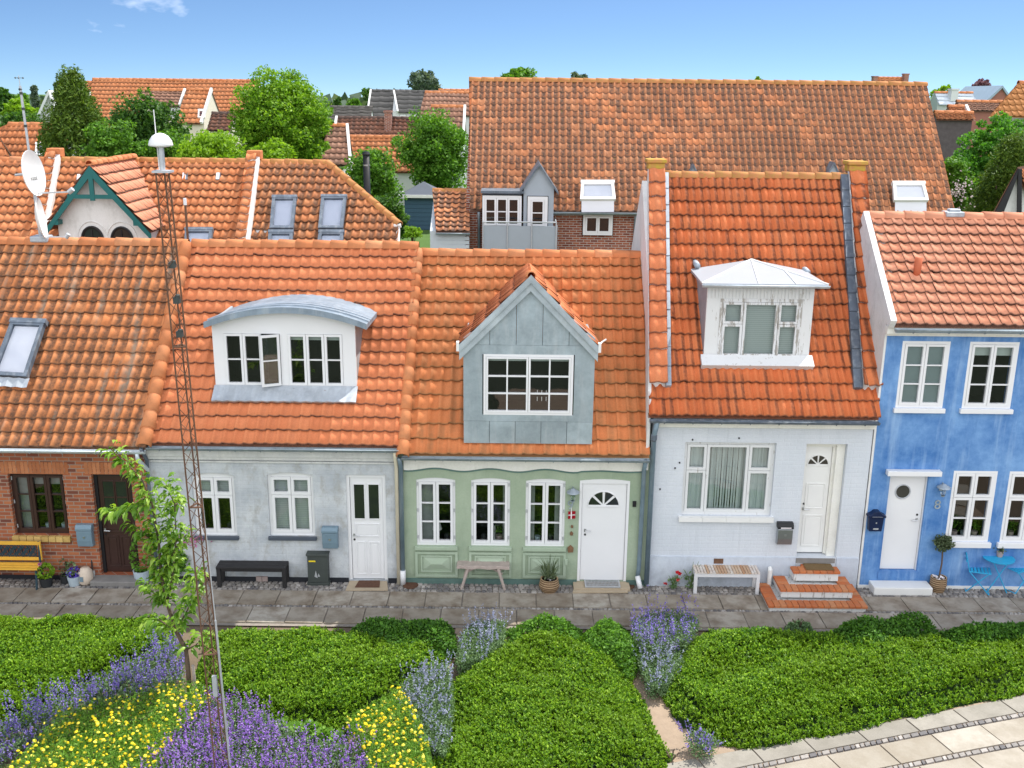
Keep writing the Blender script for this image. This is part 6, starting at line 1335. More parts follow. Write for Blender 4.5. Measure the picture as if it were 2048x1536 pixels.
# gabled dormer with teal boards
YF = 9.75; P2 = lambda x, y, Y=YF: at(x, y, Y)
ap = P2(187, 330); el, er = P2(94, 456), P2(308, 458); ze_ = (el.z + er.z) / 2; wl0, wr0 = P2(118, 470).x, P2(300, 470).x
m = MB(); zb = fb2.z(YF) - .5; sl = (ap.z - ze_) / ((er.x - el.x) / 2); xm = ap.x
m.prism([(wl0, YF, zb), (wr0, YF, zb), (wr0, YF, ap.z - sl * (wr0 - xm) - .08), (xm, YF, ap.z - .1), (wl0, YF, ap.z - sl * (xm - wl0) - .08)], (0, 2.4, 0)); dorm = m.build('dormer', M['off_wall'], hb2)
for (x, y) in ((186, 480), (245, 481)):
    c = P2(x, y); rr = 21 * mpp(x, y, YF); n = 16; pts = [(c.x + rr * math.cos(math.pi * j / n), YF - .02, c.z + rr * 1.25 * math.sin(math.pi * j / n)) for j in range(n + 1)]
    k = MB(); k.tube(pts, .035, 6); k.tube([(c.x, YF - .02, c.z - .2), (c.x, YF - .02, c.z + rr)], .02, 6); w_ = k.build('arched_window', M['black'], dorm); MB().prism([(pts[0][0], YF - .012, c.z - .6)] + [(p[0], YF - .012, p[2]) for p in pts] + [(pts[-1][0], YF - .012, c.z - .6)], (0, .01, 0)).build('arched_pane', M['dark_glass'], dorm)
    k = MB(); k.tube([(c.x + (rr + .13) * math.cos(math.pi * j / n), YF - .005, c.z + (rr + .13) * 1.22 * math.sin(math.pi * j / n)) for j in range(n + 1)], .018, 6); k.build('arch_moulding', M['off_wall'], dorm)
m = MB(); yo = YF - .3
for ex in (el.x, er.x):
    hh = 1.25; m.prism([(ex, yo, ze_ - .1), (xm, yo, ap.z - .0), (xm, yo, ap.z - .26), (ex, yo, ze_ - .26)], (0, .06, 0))
zt_ = P2(187, 391, yo).z; hw = (ap.z - zt_) / sl; m.box(xm - hw, xm + hw, yo + .003, yo + .05, zt_ - .09, zt_ + .02); m.box(xm - .06, xm + .06, yo - .004, yo + .055, zt_ - .14, ap.z - .1)
for s, ex in ((1, el.x), (-1, er.x)): m.box(min(ex + s * .3, ex + s * .45), max(ex + s * .3, ex + s * .45), yo + .01, YF, ze_ + .12, ze_ + .24)
m.build('bargeboard', M['teal'], dorm)
for ex, s in ((el.x, 1), (er.x, -1)):
    O = Vector((ex, yo, ze_ - .05)); Bu = Vector((xm - ex, 0, ap.z + .03 - ze_)); L = Bu.length; Bu.normalize(); e0 = (ze_ - fb2.ze) / ((fb2.zr - fb2.ze) / (RY1 - 9.2)) + 9.2 - yo; e1 = RY1 + .1 - yo
    tile_roof('dormer_roof', M['tile_blue'], dorm, O, (0, 1, 0), Bu, L, lambda v: 0.0, lambda v, e0=e0, e1=e1: e0 + (e1 - e0) * v / L, .21, max(5, int(L / .3)), seed=int(50 + s), sag=0, amp=.03)
ridge_tiles('dormer_ridge', M['ridge'], dorm, (xm, yo, ap.z + .05), (xm, RY1, ap.z + .05), .1, .38)
hw_ = MB(); q = fb1.px(2, 430, .1)
# ---- the big house with the long blackened roof
hB = empty('large_house', (at(1400, 400, 15).x, 15, gz(15)), 'large brick house with long blackened orange tile roof and zinc balcony dormer', 'house')
fB = bgroof(hB, 'tile_big', (940, 424), (1911, 428), (938, 161), (1852, 171), 13.8, 17.3, 20, .205, seed=60, amp=.08, sag=.05, step=.03)
shell(hB, fB, 'brick_far', inset=.25); ridge_tiles('ridge_tiles', M['ridge_moss'], hB, (fB.xr0, 17.3, fB.zr), (fB.xr1, 17.3, fB.zr), .12, .42)
gutter(hB, fB.xe0 + .5, fB.xe1 - .1, 13.7, fB.ze - .02, 'gutter', .07)
YB = 14.05
for px in (958, 1270): x = at(px, 470, YB - .1).x; pipe(hB, [(x, YB - .25, fB.ze - .05), (x, YB - .06, fB.ze - .35), (x, YB - .06, .2)], .045, 'gutter')
def flatwin(par, x0, y0, x1, y1, Y, nc, nr, name='window', mat='white', fw=.07, room=True):
    r = rc(x0, y0, x1, y1, Y); return window(par, r, Y, [(i / nc, (i + 1) / nc, 0, 1, 1, nr) for i in range(nc)], name, fw=fw, sw=.05, mw=.03, dep=-.05, mat=mat, room=.06, glass='glass')
flatwin(hB, 1166, 428, 1225, 470, YB - .05, 2, 1)
# glazed bay and zinc dormer with balcony
r_ = rc(965, 390, 1044, 455, 13.4); m = MB(); m.box(r_[0], r_[1], 13.46, 16, r_[2] - 1.2, r_[3] + .05); m.box(r_[0] - .05, r_[1] + .06, 13.3, 15.6, r_[3] + .055, r_[3] + .13); bay = m.build('bay', M['zinc_dark'], hB); flatwin(bay, 965, 391, 1043, 455, 13.42, 3, 2, 'window_frame')
yd_ = 13.4; a_, b_ = at(1047, 420, yd_).x, at(1107, 420, yd_).x; zb = at(1077, 460, yd_).z - .8; zs = at(1077, 376, yd_).z; za = at(1075, 330, yd_).z; xm = (a_ + b_) / 2
m = MB(); m.prism([(a_, yd_, zb), (b_, yd_, zb), (b_, yd_, zs), (xm, yd_, za), (a_, yd_, zs)], (0, 3.3, 0)); dorm = m.build('dormer', M['zpanel'], hB)
m = MB()
for ex, s in ((a_ - .14, -1), (b_ + .14, 1)): m.prism([(ex, yd_ - .12, zs - .12), (xm, yd_ - .12, za + .06), (xm, yd_ - .12, za - .02), (ex, yd_ - .12, zs - .2)], (0, 3.4, 0))
m.build('dormer_roof', M['zinc_dark'], dorm); flatwin(dorm, 1055, 393, 1095, 458, yd_ - .012, 1, 2, 'window_frame', fw=.1)
yk = 12.9; m = MB(); xa, xb = at(966, 475, yk).x, at(1112, 475, yk).x; zt = at(1040, 452, yk).z
for i in range(3): m.box(xa + (xb - xa) * i / 3 + .01, xa + (xb - xa) * (i + 1) / 3 - .01, yk, yk + .03, zt - 1.1, zt)
m.box(xa, xb, yk, 14, zt - 1.25, zt - 1.11); bal = m.build('balcony', M['zpanel'], hB); m = MB(); m.tube([(xa, yk - .02, zt + .12), (xb, yk - .02, zt + .12), (xb, 13.9, zt + .12)], .025, 6)
for i in range(4): x = xa + (xb - xa) * i / 3; m.tube([(x, yk - .02, zt - 1.1), (x, yk - .02, zt + .12)], .022, 6)
m.build('railing', M['galv'], bal); MB().box(xb + .01, xb + .04, yk, 13.9, zt - 1.1, zt).build('side_panel', M['zpanel'], bal)
for cc in ([(1165, 368), (1225, 368), (1228, 398), (1163, 398)], [(1788, 370), (1846, 370), (1853, 400), (1790, 400)]):
    s = skylight(hB, fB, cc, 'white_old', lift=.3, apron=False, th=.09); a = fB.px(cc[3][0], 400, .28); b = fB.px(cc[2][0], 400, .28); c0 = fB.px(cc[2][0], 424, .1); d0 = fB.px(cc[3][0], 424, .1)
    MB().quad(d0, c0, b, a).build('apron', M['sky_white'], s); P = [fB.px(*q, .0) for q in cc]; T_ = [fB.px(*q, .3) for q in cc]; m = MB(); m.quad(P[0], P[3], T_[3], T_[0]); m.quad(P[2], P[1], T_[1], T_[2]); m.quad(P[1], P[0], T_[0], T_[1]); m.build('curb', M['zinc_dark'], s)
for (x, y) in ((1387, 332), (1668, 328), (1722, 345)):
    c = at(x, y, 14.6); m = MB(tuple(c)); m.prism([(-.42, 0, -.75), (.42, 0, -.75), (0, 0, 0)], (0, 2.6, -.0)); dq = m.build('small_dormer', M['zpanel'], hB); m = MB(tuple(c))
    for s in (-1, 1): m.prism([(s * .5, -.06, -.85), (0, -.06, .06), (0, -.06, -.01), (s * .5, -.06, -.93)], (0, 2.7, 0))
    m.build('dormer_roof', M['zinc_dark'], dq)
# ---- garden shed, lean-to, flue
YS = 31.5; r_ = rc(810, 392, 880, 458, YS); r = empty('garden_shed', ((r_[0] + r_[1]) / 2, YS, gz(YS) - .1), 'blue grey garden shed with grey pyramid roof', 'shed')
m = MB(); w = r_[1] - r_[0]; g0 = gz(YS) - .3; m.box(r_[0], r_[1], YS, YS + w, g0, r_[3])
for i in range(int((r_[3] - g0) / .2)): m.box(r_[0] - .012, r_[1] + .012, YS - .02, YS - .001, r_[3] - .19 - i * .2, r_[3] - .01 - i * .2)
m.build('wall', M['shed'], r); m = MB(); e = .25; xa, xb = r_[0] - e, r_[1] + e; za = at(850, 363, YS + w / 2).z; c = ((xa + xb) / 2, YS + w / 2, za); B4 = [(xa, YS - e, r_[3]), (xb, YS - e, r_[3]), (xb, YS + w + e, r_[3]), (xa, YS + w + e, r_[3])]
m.add(B4 + [c], [(0, 1, 4), (1, 2, 4), (2, 3, 4), (3, 0, 4), (3, 2, 1, 0)]); m.build('roof', M['shed_roof'], r); m = MB(); m.bar(B4[0], B4[1], .06, .14); m.bar(B4[1], B4[2], .06, .14); m.bar(B4[3], B4[0], .06, .14); m.build('fascia', M['white_old'], r)
YL = 13.2; h = empty('outbuilding', (at(900, 470, YL).x, YL, gz(YL)), 'small tiled outbuilding with pale boards beside the large brick house', 'outbuilding')
fL = bgroof(h, 'tile_big', (872, 463), (940, 465), (865, 382), (938, 383), YL, YL + 1.9, 9, .22, seed=70, amp=.06); shell(h, fL, 'boards', inset=.12); ridge_tiles('ridge_tiles', M['ridge_moss'], h, (fL.xr0, fL.RY, fL.zr), (fL.xr1, fL.RY, fL.zr), .1, .4); gutter(h, fL.xe0, fL.xe1, YL - .06, fL.ze - .03)
q = at(915, 480, YL + .1); m = MB((q.x, YL + .12, fL.ze - .16))
for i in range(8): m.box(-.62, .36, -.012, -.001, -.1 - i * .13, .01 - i * .13)
m.build('boarding', M['boards'], h)
pf = at(737, 480, 21.5); r = empty('flue', (pf.x, 21.5, gz(21.5)), 'tall black flue pipe rising beside the half hipped house', 'flue'); zt = at(735, 303, 21.5).z; m = MB((pf.x, 21.5, 0)); m.tube([(0, 0, gz(21.5)), (0, 0, zt - .15)], .13, 12); m.build('pipe', M['black'], r, smooth=True); MB((pf.x, 21.5, 0)).lathe([(.13, zt - .15), (.16, zt - .1), (.1, zt)], n=12).build('cap', M['black'], r); z = at(737, 332, 21.5).z; MB((pf.x, 21.5, 0)).lathe([(.137, z), (.137, z + .06)], n=12).build('band', M['steel'], r)
# ---- far houses
def far_house(label, x0, x1, yr, ye, D, mat, wmat='wall_pale', slope=.9, rows=None, tw=.3, x0e=None, x1e=None, name='far_house', seed=80, chim=None, cmat='brick_far', gable=None, wins=(), rear='tile_far', run=None, verge=None):
    RYf = D - 18.2; zr = at((x0 + x1) / 2, yr, RYf).z
    # eave: solve the run so that the slope meets the eave pixel
    lo, hi = .3, 14
    for _ in range(40):
        mid = (lo + hi) / 2; z = at((x0 + x1) / 2, ye, RYf - mid).z
        if zr - z > slope * mid: lo = mid
        else: hi = mid
    rn = run or lo; h = empty(name, (at((x0 + x1) / 2, yr, RYf).x, RYf, gz(RYf)), label, 'house', 'houses up the hill behind')
    sx = lambda px: 1024 + (px - 1024) * 1.0
    k = (D - rn) / D; XL, XR = at(x0, yr, RYf).x, at(x1, yr, RYf).x
    e0 = x0e if x0e is not None else None
    class Fk: pass
    f = front_roof(h, 'roof', M[mat], (x0e or 1024 + (x0 - 1024) / k, ye), (x1e or 1024 + (x1 - 1024) / k, ye), (x0, yr), (x1, yr), RYf - rn, RYf, rows or max(5, int(rn * 1.35 / .38)), tw=tw, seed=seed, amp=.07, seg=5, sag=.04)
    shell(h, f, wmat, rear=rear, inset=.2); ridge_tiles('ridge_tiles', M['ridge' if mat not in ('slate', 'thatch', 'tile_brown') else mat], h, (f.xr0, RYf, f.zr), (f.xr1, RYf, f.zr), .14, .5)
    if verge:
        for s in verge:
            xa, xb = (f.xe0, f.xr0) if s == 0 else (f.xe1, f.xr1); m = MB(); m.bar(f.pt(xa, f.EY, .1), f.pt(xb, f.RY, .1), .14, .2, up=f.N); m.build('verge_board', M['white_old'], h)
    if chim:
        for (px, y0, y1, w) in chim:
            Yc = RYf - .6 if y1 > yr + 3 else RYf; a, b = at(px - w / 2, y0, Yc), at(px + w / 2, y0, Yc); m = MB(); m.box(a.x, b.x, Yc - .3, Yc + .4, at(px, y1, Yc).z - .5, a.z - .12); m.box(a.x - .05, b.x + .05, Yc - .35, Yc + .45, a.z - .119, a.z); m.build('chimney', M[cmat], h)
    for (a, b, c, d_) in wins:
        Yw = f.EY + .2; r_ = rc(a, b, c, d_, Yw - .02); window(h, r_, Yw - .05, [(0, .5, 0, 1, 1, 2), (.5, 1, 0, 1, 1, 2)], dep=0, fw=.08, sw=.06, room=.03, glass='dark_glass')
    return h, f
far_house('long orange tiled house across the hill behind the big round tree', 186, 520, 161, 262, 78, 'tile_far', 'wall_cream', seed=81)
far_house('orange tiled annex behind the conifer, lower than the long roof', 120, 188, 165, 250, 79, 'tile_far', 'wall_cream', seed=82)
far_house('brown tiled cottage with cream wall and pale gable in front of the long orange roof', 285, 371, 181, 213, 66, 'tile_mauve', 'wall_cream', seed=83, verge=(1,), wins=((342, 216, 352, 236), (356, 216, 366, 236)))
h_, f_ = far_house('small orange tiled house with blue roof window beside the brown cottage', 374, 424, 180, 248, 65.5, 'tile_row', 'wall_cream', seed=84, verge=(1,)); skylight(h_, f_, [(398, 222), (408, 222), (409, 235), (397, 235)], 'white_old', lift=.1, apron=False, bl=None)
far_house('low dark red roof between the orange house and the round tree', 424, 470, 228, 262, 62, 'tile_brown', 'wall_cream', seed=85)
h_, f_ = far_house('hipped orange roof on the left behind the aerial mast', 18, 150, 251, 318, 46, 'tile_row', 'wall_pale', seed=86, x0e=-120, tw=.22); skylight(h_, f_, [(74, 290), (88, 290), (87, 310), (72, 310)], 'white_old', lift=.1, apron=False)
h_, f_ = far_house('orange roof cut by the left picture edge', -120, -12, 256, 330, 43, 'tile_far', 'wall_pale', seed=87, x1e=30)
# white gable house turned to face the camera
Yg = 52; a, b, c = at(70, 237, Yg), at(122, 237, Yg), at(100, 188, Yg); r = empty('far_house', (c.x, Yg, gz(Yg)), 'white gabled house half hidden by the conifer', 'house', 'houses up the hill behind'); m = MB(); m.prism([(a.x + .3, Yg, gz(Yg)), (b.x - .3, Yg, gz(Yg)), (b.x - .3, Yg, a.z), (c.x, Yg, c.z), (a.x + .3, Yg, a.z)], (0, 8, 0)); m.build('wall', M['wall_pale'], r); m = MB()
for e_ in (a, b): m.prism([(e_.x, Yg - .25, e_.z - .25), (c.x, Yg - .25, c.z + .25), (c.x, Yg - .25, c.z - .05), (e_.x, Yg - .25, e_.z - .6)], (0, 8.4, 0))
m.build('roof', M['wall_pale'], r)
far_house('dark grey roofed house with white gable ends behind the chimney roof', 742, 822, 182, 238, 92, 'slate', 'wall_pale', seed=88, verge=(0,), rows=5, tw=.9, rear='slate')
far_house('dark grey roofed house with a small white framed window', 788, 905, 184, 226, 90, 'slate', 'wall_pale', seed=89, verge=(0,), rows=5, tw=.9, wins=((800, 229, 812, 236), (824, 229, 836, 236)), rear='slate', x0e=796)
far_house('long low grey roof left of the dark gable house', 661, 745, 215, 240, 80, 'thatch', 'wall_pale', seed=90, rows=4, tw=.9, rear='slate')
far_house('brown tiled house with brick chimney', 674, 850, 237, 276, 66, 'tile_brown', 'wall_pale', seed=91, chim=[(776, 221, 258, 13)], verge=(0,), rear='tile_brown')
far_house('steep dull red roof beside the round tree', 655, 695, 252, 332, 56, 'tile_mauve', 'wall_pale', seed=92, x0e=640, x1e=702, verge=(1,))
far_house('bright orange roof behind the black flue', 697, 850, 275, 345, 60, 'tile_row', 'wall_pale', seed=93)
far_house('dull red tiled house left of the long blackened roof', 850, 960, 186, 232, 72, 'tile_mauve', 'wall_pale', seed=94, x0e=838)
far_house('dull red tiled wing with white verge by the long blackened roof', 862, 930, 214, 266, 62, 'tile_mauve', 'wall_pale', seed=95, verge=(1,), wins=((905, 272, 918, 290), (922, 272, 932, 290)))
far_house('thin orange ridge seen over the dull red roof', 877, 980, 181, 200, 95, 'tile_far', 'wall_pale', seed=96)
# right side
h_, f_ = far_house('red roofed house with two chimneys just over the long ridge', 1746, 1812, 156, 200, 110, 'tile_far', 'wall_cream', seed=97, chim=[(1750, 152, 172, 8), (1812, 147, 172, 9)], tw=.5)
h_, f_ = far_house('pale metal roofed building with grey green end wall', 1868, 1945, 186, 210, 88, 'solar', 'ggl', seed=98, rows=3, tw=3, rear='solar', chim=[(1908, 177, 190, 14)], cmat='wall_pale')
h_, f_ = far_house('blue grey roofed building with red brown gable', 1942, 2000, 177, 200, 96, 'blueroof', 'wallbrickred', seed=99, rows=3, tw=3, rear='blueroof')
Yg = 70; a, b, c = at(1962, 208, Yg), at(2030, 208, Yg), at(2003, 176, Yg); r = empty('far_house', (c.x, Yg, gz(Yg)), 'red brown brick gable behind the ivy', 'house', 'houses up the hill behind'); m = MB(); m.prism([(a.x, Yg, gz(Yg)), (b.x, Yg, gz(Yg)), (b.x, Yg, a.z), (c.x, Yg, c.z), (a.x, Yg, a.z)], (0, 7, 0)); m.build('wall', M['wallbrickred'], r); m = MB()
for e_ in (a, b): m.prism([(e_.x, Yg - .2, e_.z), (c.x, Yg - .2, c.z + .2), (c.x, Yg - .2, c.z), (e_.x, Yg - .2, e_.z - .3)], (0, 7.3, 0))
m.build('roof', M['blueroof'], r)
far_house('low brick red roof between the pale building and the ivy', 1912, 2010, 204, 222, 70, 'tile_mauve', 'wallbrickred', seed=101, rows=5)
h_, f_ = far_house('orange roof with small white gable over the dark rubble wall', 1868, 1945, 226, 240, 58, 'tile_far', 'darkwall', seed=102, rows=5)
h_, f_ = far_house('small white gabled orange roof over the dark rubble wall', 1895, 1930, 214, 230, 60, 'tile_far', 'wall_pale', seed=103, rows=5, verge=(1,))
far_house('orange brown roof cut by the right picture edge', 2036, 2250, 168, 235, 52, 'orange_flat', 'wall_cream', seed=104, x0e=1978, tw=.3)
# near gable with dark bargeboards at the right edge
Yg = 15; a, c, b = at(1985, 432, Yg), at(2029, 350, Yg), at(2085, 432, Yg); r = empty('black_verged_house', (c.x, Yg, gz(Yg)), 'white gabled house with black bargeboard at the right picture edge', 'house'); m = MB(); m.prism([(a.x + .15, Yg, -.1), (b.x, Yg, -.1), (b.x, Yg, a.z), (c.x, Yg, c.z), (a.x + .15, Yg, a.z)], (4.8, 6, 0)); m.build('wall', M['off_wall'], r); m = MB()
m.prism([(a.x - .12, Yg - .2, a.z - .1), (c.x, Yg - .2, c.z + .22), (c.x, Yg - .2, c.z - .08), (a.x + .18, Yg - .2, a.z - .15)], (0, .06, 0)); m.prism([(c.x, Yg - .2, c.z + .2), (c.x + .12, Yg - .2, c.z + .2), (c.x + .42, Yg - .2, c.z - 2), (c.x + .26, Yg - .2, c.z - 2)], (0, .06, 0)); m.build('bargeboard', M['black'], r)
O = Vector((c.x + 1.6, Yg - .15, c.z - 2.6)); Bu = Vector((-1.6, 0, 2.75)); L = Bu.length; Bu.normalize(); tile_roof('roof', M['tile_row'], r, O, (.625, .781, 0), Bu, L, lambda v: 0.0, lambda v: 7.5, .22, 9, seed=61, sag=0)
O2 = Vector((a.x - .12, Yg - .1, a.z)); MB().prism([(a.x - .12, Yg - .14, a.z), (c.x, Yg - .14, c.z + .26), (c.x, Yg - .14, c.z + .16), (a.x - .12, Yg - .14, a.z - .1)], (4.8, 6, 0)).build('left_roof', M['tile_far'], r)
# ================================================================ TREES
T = tree
T('conifer_tree', 'yellowish conifer with upright sprays behind the satellite dishes', 'tree', (48, 140, 258, 400), 24, M['lf_con'], 330, 80, .17, 'cone', .15, flat=2.0, asp=.32, up=.1)
T('broadleaf_tree', 'dark bushy tree between the conifer and the white dome', 'tree', (182, 176, 400, 380), 28, M['lf_dark'], 360, 62, .17, 'loose', .2)
T('lime_bush', 'bright lime green bush right of the white dome', 'bush', (335, 240, 500, 372), 19.5, M['lf_lime'], 300, 56, .12, 'dome', .22)
T('broadleaf_tree', 'big round sunlit tree behind the row of roofs', 'tree', (446, 124, 676, 372), 30, M['lf_big'], 520, 76, .15, 'round', .16)
T('lime_bush', 'small lime bush at the foot of the big round tree', 'bush', (480, 264, 604, 360), 19, M['lf_lime'], 160, 50, .11, 'dome', .24)
T('broadleaf_tree', 'loose bushy tree around the black flue', 'tree', (672, 262, 822, 470), 26, M['lf_mid'], 280, 60, .14, 'loose', .2)
T('broadleaf_tree', 'ragged green tree left of the long blackened roof', 'tree', (780, 196, 962, 420), 36, M['lf_mid'], 380, 62, .17, 'loose', .16, flat=1.2)
T('hedge_bush', 'dark green hedge beside the blue grey shed', 'hedge', (725, 372, 824, 500), 24, M['lf_dark'], 170, 60, .14, 'dome', .3)
T('lawn_bush', 'low lime shrub in front of the blue grey shed', 'bush', (800, 450, 850, 480), 22, M['lf_lime'], 40, 30, .1, 'dome', .35)
T('poplar_tree', 'dark windblown tree above the dark grey roofs', 'tree', (806, 134, 893, 205), 120, M['lf_grey'], 110, 40, .5, 'loose', .22, flat=1.2)
T('far_tree', 'small tree left of the dark grey gable roof', 'tree', (722, 168, 775, 225), 100, M['lf_dark'], 60, 40, .42, 'loose', .3)
T('far_tree', 'bright green tree over the left end of the long ridge', 'tree', (984, 127, 1092, 190), 95, M['lf_mid'], 100, 44, .42, 'dome', .24)
T('far_tree', 'dull grey green tree over the long ridge', 'tree', (1124, 140, 1190, 190), 140, M['lf_grey'], 70, 36, .5, 'dome', .26)
T('far_tree', 'tiny bright tree top over the middle of the long ridge', 'tree', (1498, 149, 1534, 190), 95, M['lf_lime'], 40, 30, .36, 'dome', .3)
T('far_tree', 'bright green tree behind the pale metal roof', 'tree', (1850, 164, 1915, 240), 78, M['lf_lime'], 90, 44, .34, 'dome', .25)
T('far_tree', 'purple leaved tree over the pale metal roof', 'tree', (1936, 153, 1990, 192), 125, M['lf_purple'], 70, 40, .4, 'loose', .26)
T('broadleaf_tree', 'bushy green tree filling the gap between conifer and dark tree', 'tree', (150, 232, 300, 380), 21.5, M['lf_mid'], 220, 56, .13, 'loose', .22)
T('broadleaf_tree', 'mid green tree at the foot of the dark bushy tree', 'tree', (270, 246, 400, 370), 22.5, M['lf_mid'], 180, 54, .13, 'loose', .22)
T('broadleaf_tree', 'lower green tree right of the big round tree', 'tree', (610, 220, 700, 360), 38, M['lf_dark'], 160, 54, .18, 'loose', .22)
T('far_tree', 'dark spruce top left of the white gable', 'tree', (60, 165, 80, 235), 95, M['lf_grey'], 45, 34, .35, 'cone', .25)
T('far_tree', 'dark tree at the left picture edge', 'tree', (-30, 168, 28, 240), 90, M['lf_dark'], 70, 40, .45, 'round', .28)
T('far_tree', 'sunlit lime tree left of the aerial pole', 'tree', (0, 188, 82, 262), 62, M['lf_lime'], 120, 44, .3, 'dome', .24)
T('far_tree', 'dark green tree below the lime tree at the left', 'tree', (-20, 215, 100, 290), 48, M['lf_dark'], 110, 44, .24, 'dome', .24)
T('far_tree', 'dark tree top behind the conifer', 'tree', (100, 152, 175, 215), 100, M['lf_grey'], 70, 40, .45, 'round', .25)
T('far_tree', 'pale green tree right of the aerial pole', 'tree', (30, 178, 62, 225), 85, M['lf_mid'], 50, 36, .35, 'loose', .28)
T('far_tree', 'far green tree between round tree and grey roofs', 'tree', (690, 193, 728, 222), 150, M['lf_mid'], 50, 34, .5, 'dome', .3)
T('far_tree', 'far dark tree right of the round tree', 'tree', (664, 190, 684, 222), 140, M['lf_dark'], 34, 32, .4, 'loose', .3)
T('ivy_hedge', 'broad ivy covered hedge at the right edge', 'hedge', (1848, 204, 2200, 600), 25, M['lf_ivy'], 1300, 80, .15, 'round', .08, depth=3, flat=.8)
T('cypress_bush', 'olive green conifer bush before the ivy at the right edge', 'bush', (1905, 268, 2130, 500), 19.5, M['lf_con'], 340, 74, .12, 'cone', .18, flat=1.6, asp=.35, up=.1)
T('elder_bush', 'elder bush beside the eave of the long blackened roof', 'bush', (1868, 292, 1950, 450), 18, M['lf_mid'], 140, 50, .13, 'loose', .26)
r = bpy.data.objects['elder_bush']; q = at(1918, 382, 17.0); leaves('blossom', M['fl_white'], r, np.array(q) + rng.normal(0, 1, (120, 3)) * np.array((.2, .2, .3)), .085, .3, .9)
# far wooded hills
nh = 2600; X = rng.uniform(-420, 420, nh); Yh = rng.uniform(420, 520, nh); Zh = 2 + rng.uniform(0, 1, nh) * (3 + 5 * np.clip(.5 + .5 * np.sin(X * .012 + 2.0), 0, 1) + 2 * np.sin(X * .09)); o = leaves('far_woodland', M['lf_grey'], None, np.stack([X, Yh, Zh], 1), 7, .3, .9, kind='stuff'); o['label'] = 'far wooded skyline behind the town'
# ================================================================ GARDEN PLANTING
def inpoly(x, y, P):
    n = len(P); c = np.zeros(len(x), bool); j = n - 1
    for i in range(n):
        xi, yi = P[i]; xj, yj = P[j]; k = ((yi > y) != (yj > y)) & (x < (xj - xi) * (y - yi) / (yj - yi + 1e-12) + xi); c ^= k; j = i
    return c
def edge_dist(x, y, P):
    d = np.full(len(x), 9.0); n = len(P)
    for i in range(n):
        a = np.array(P[i]); b = np.array(P[(i + 1) % n]); ab = b - a; t = np.clip(((x - a[0]) * ab[0] + (y - a[1]) * ab[1]) / (ab @ ab + 1e-9), 0, 1); d = np.minimum(d, np.hypot(x - a[0] - t * ab[0], y - a[1] - t * ab[1]))
    return d
def fbm(x, y, s, seed=0):
    out = np.zeros(len(x)); r = np.random.default_rng(seed)
    for k, a in ((1, 1), (2.1, .5), (4.3, .28)):
        for _ in range(3): t = r.uniform(0, 6.28); out += a / 3 * np.sin((x * math.cos(t) + y * math.sin(t)) * s * k + r.uniform(0, 6.28))
    return out
def poly_pts(px, z=.18): return [(q.x, q.y) for q in (gnd(a, b, z) for a, b in px)]
def scatter(P, n):
    xs = [p[0] for p in P]; ys = [p[1] for p in P]; x = rng.uniform(min(xs), max(xs), int(n * 2.2)); y = rng.uniform(min(ys), max(ys), int(n * 2.2)); k = inpoly(x, y, P); return x[k][:n], y[k][:n]
def area(P): return abs(sum(P[i][0] * P[(i + 1) % len(P)][1] - P[(i + 1) % len(P)][0] * P[i][1] for i in range(len(P)))) / 2
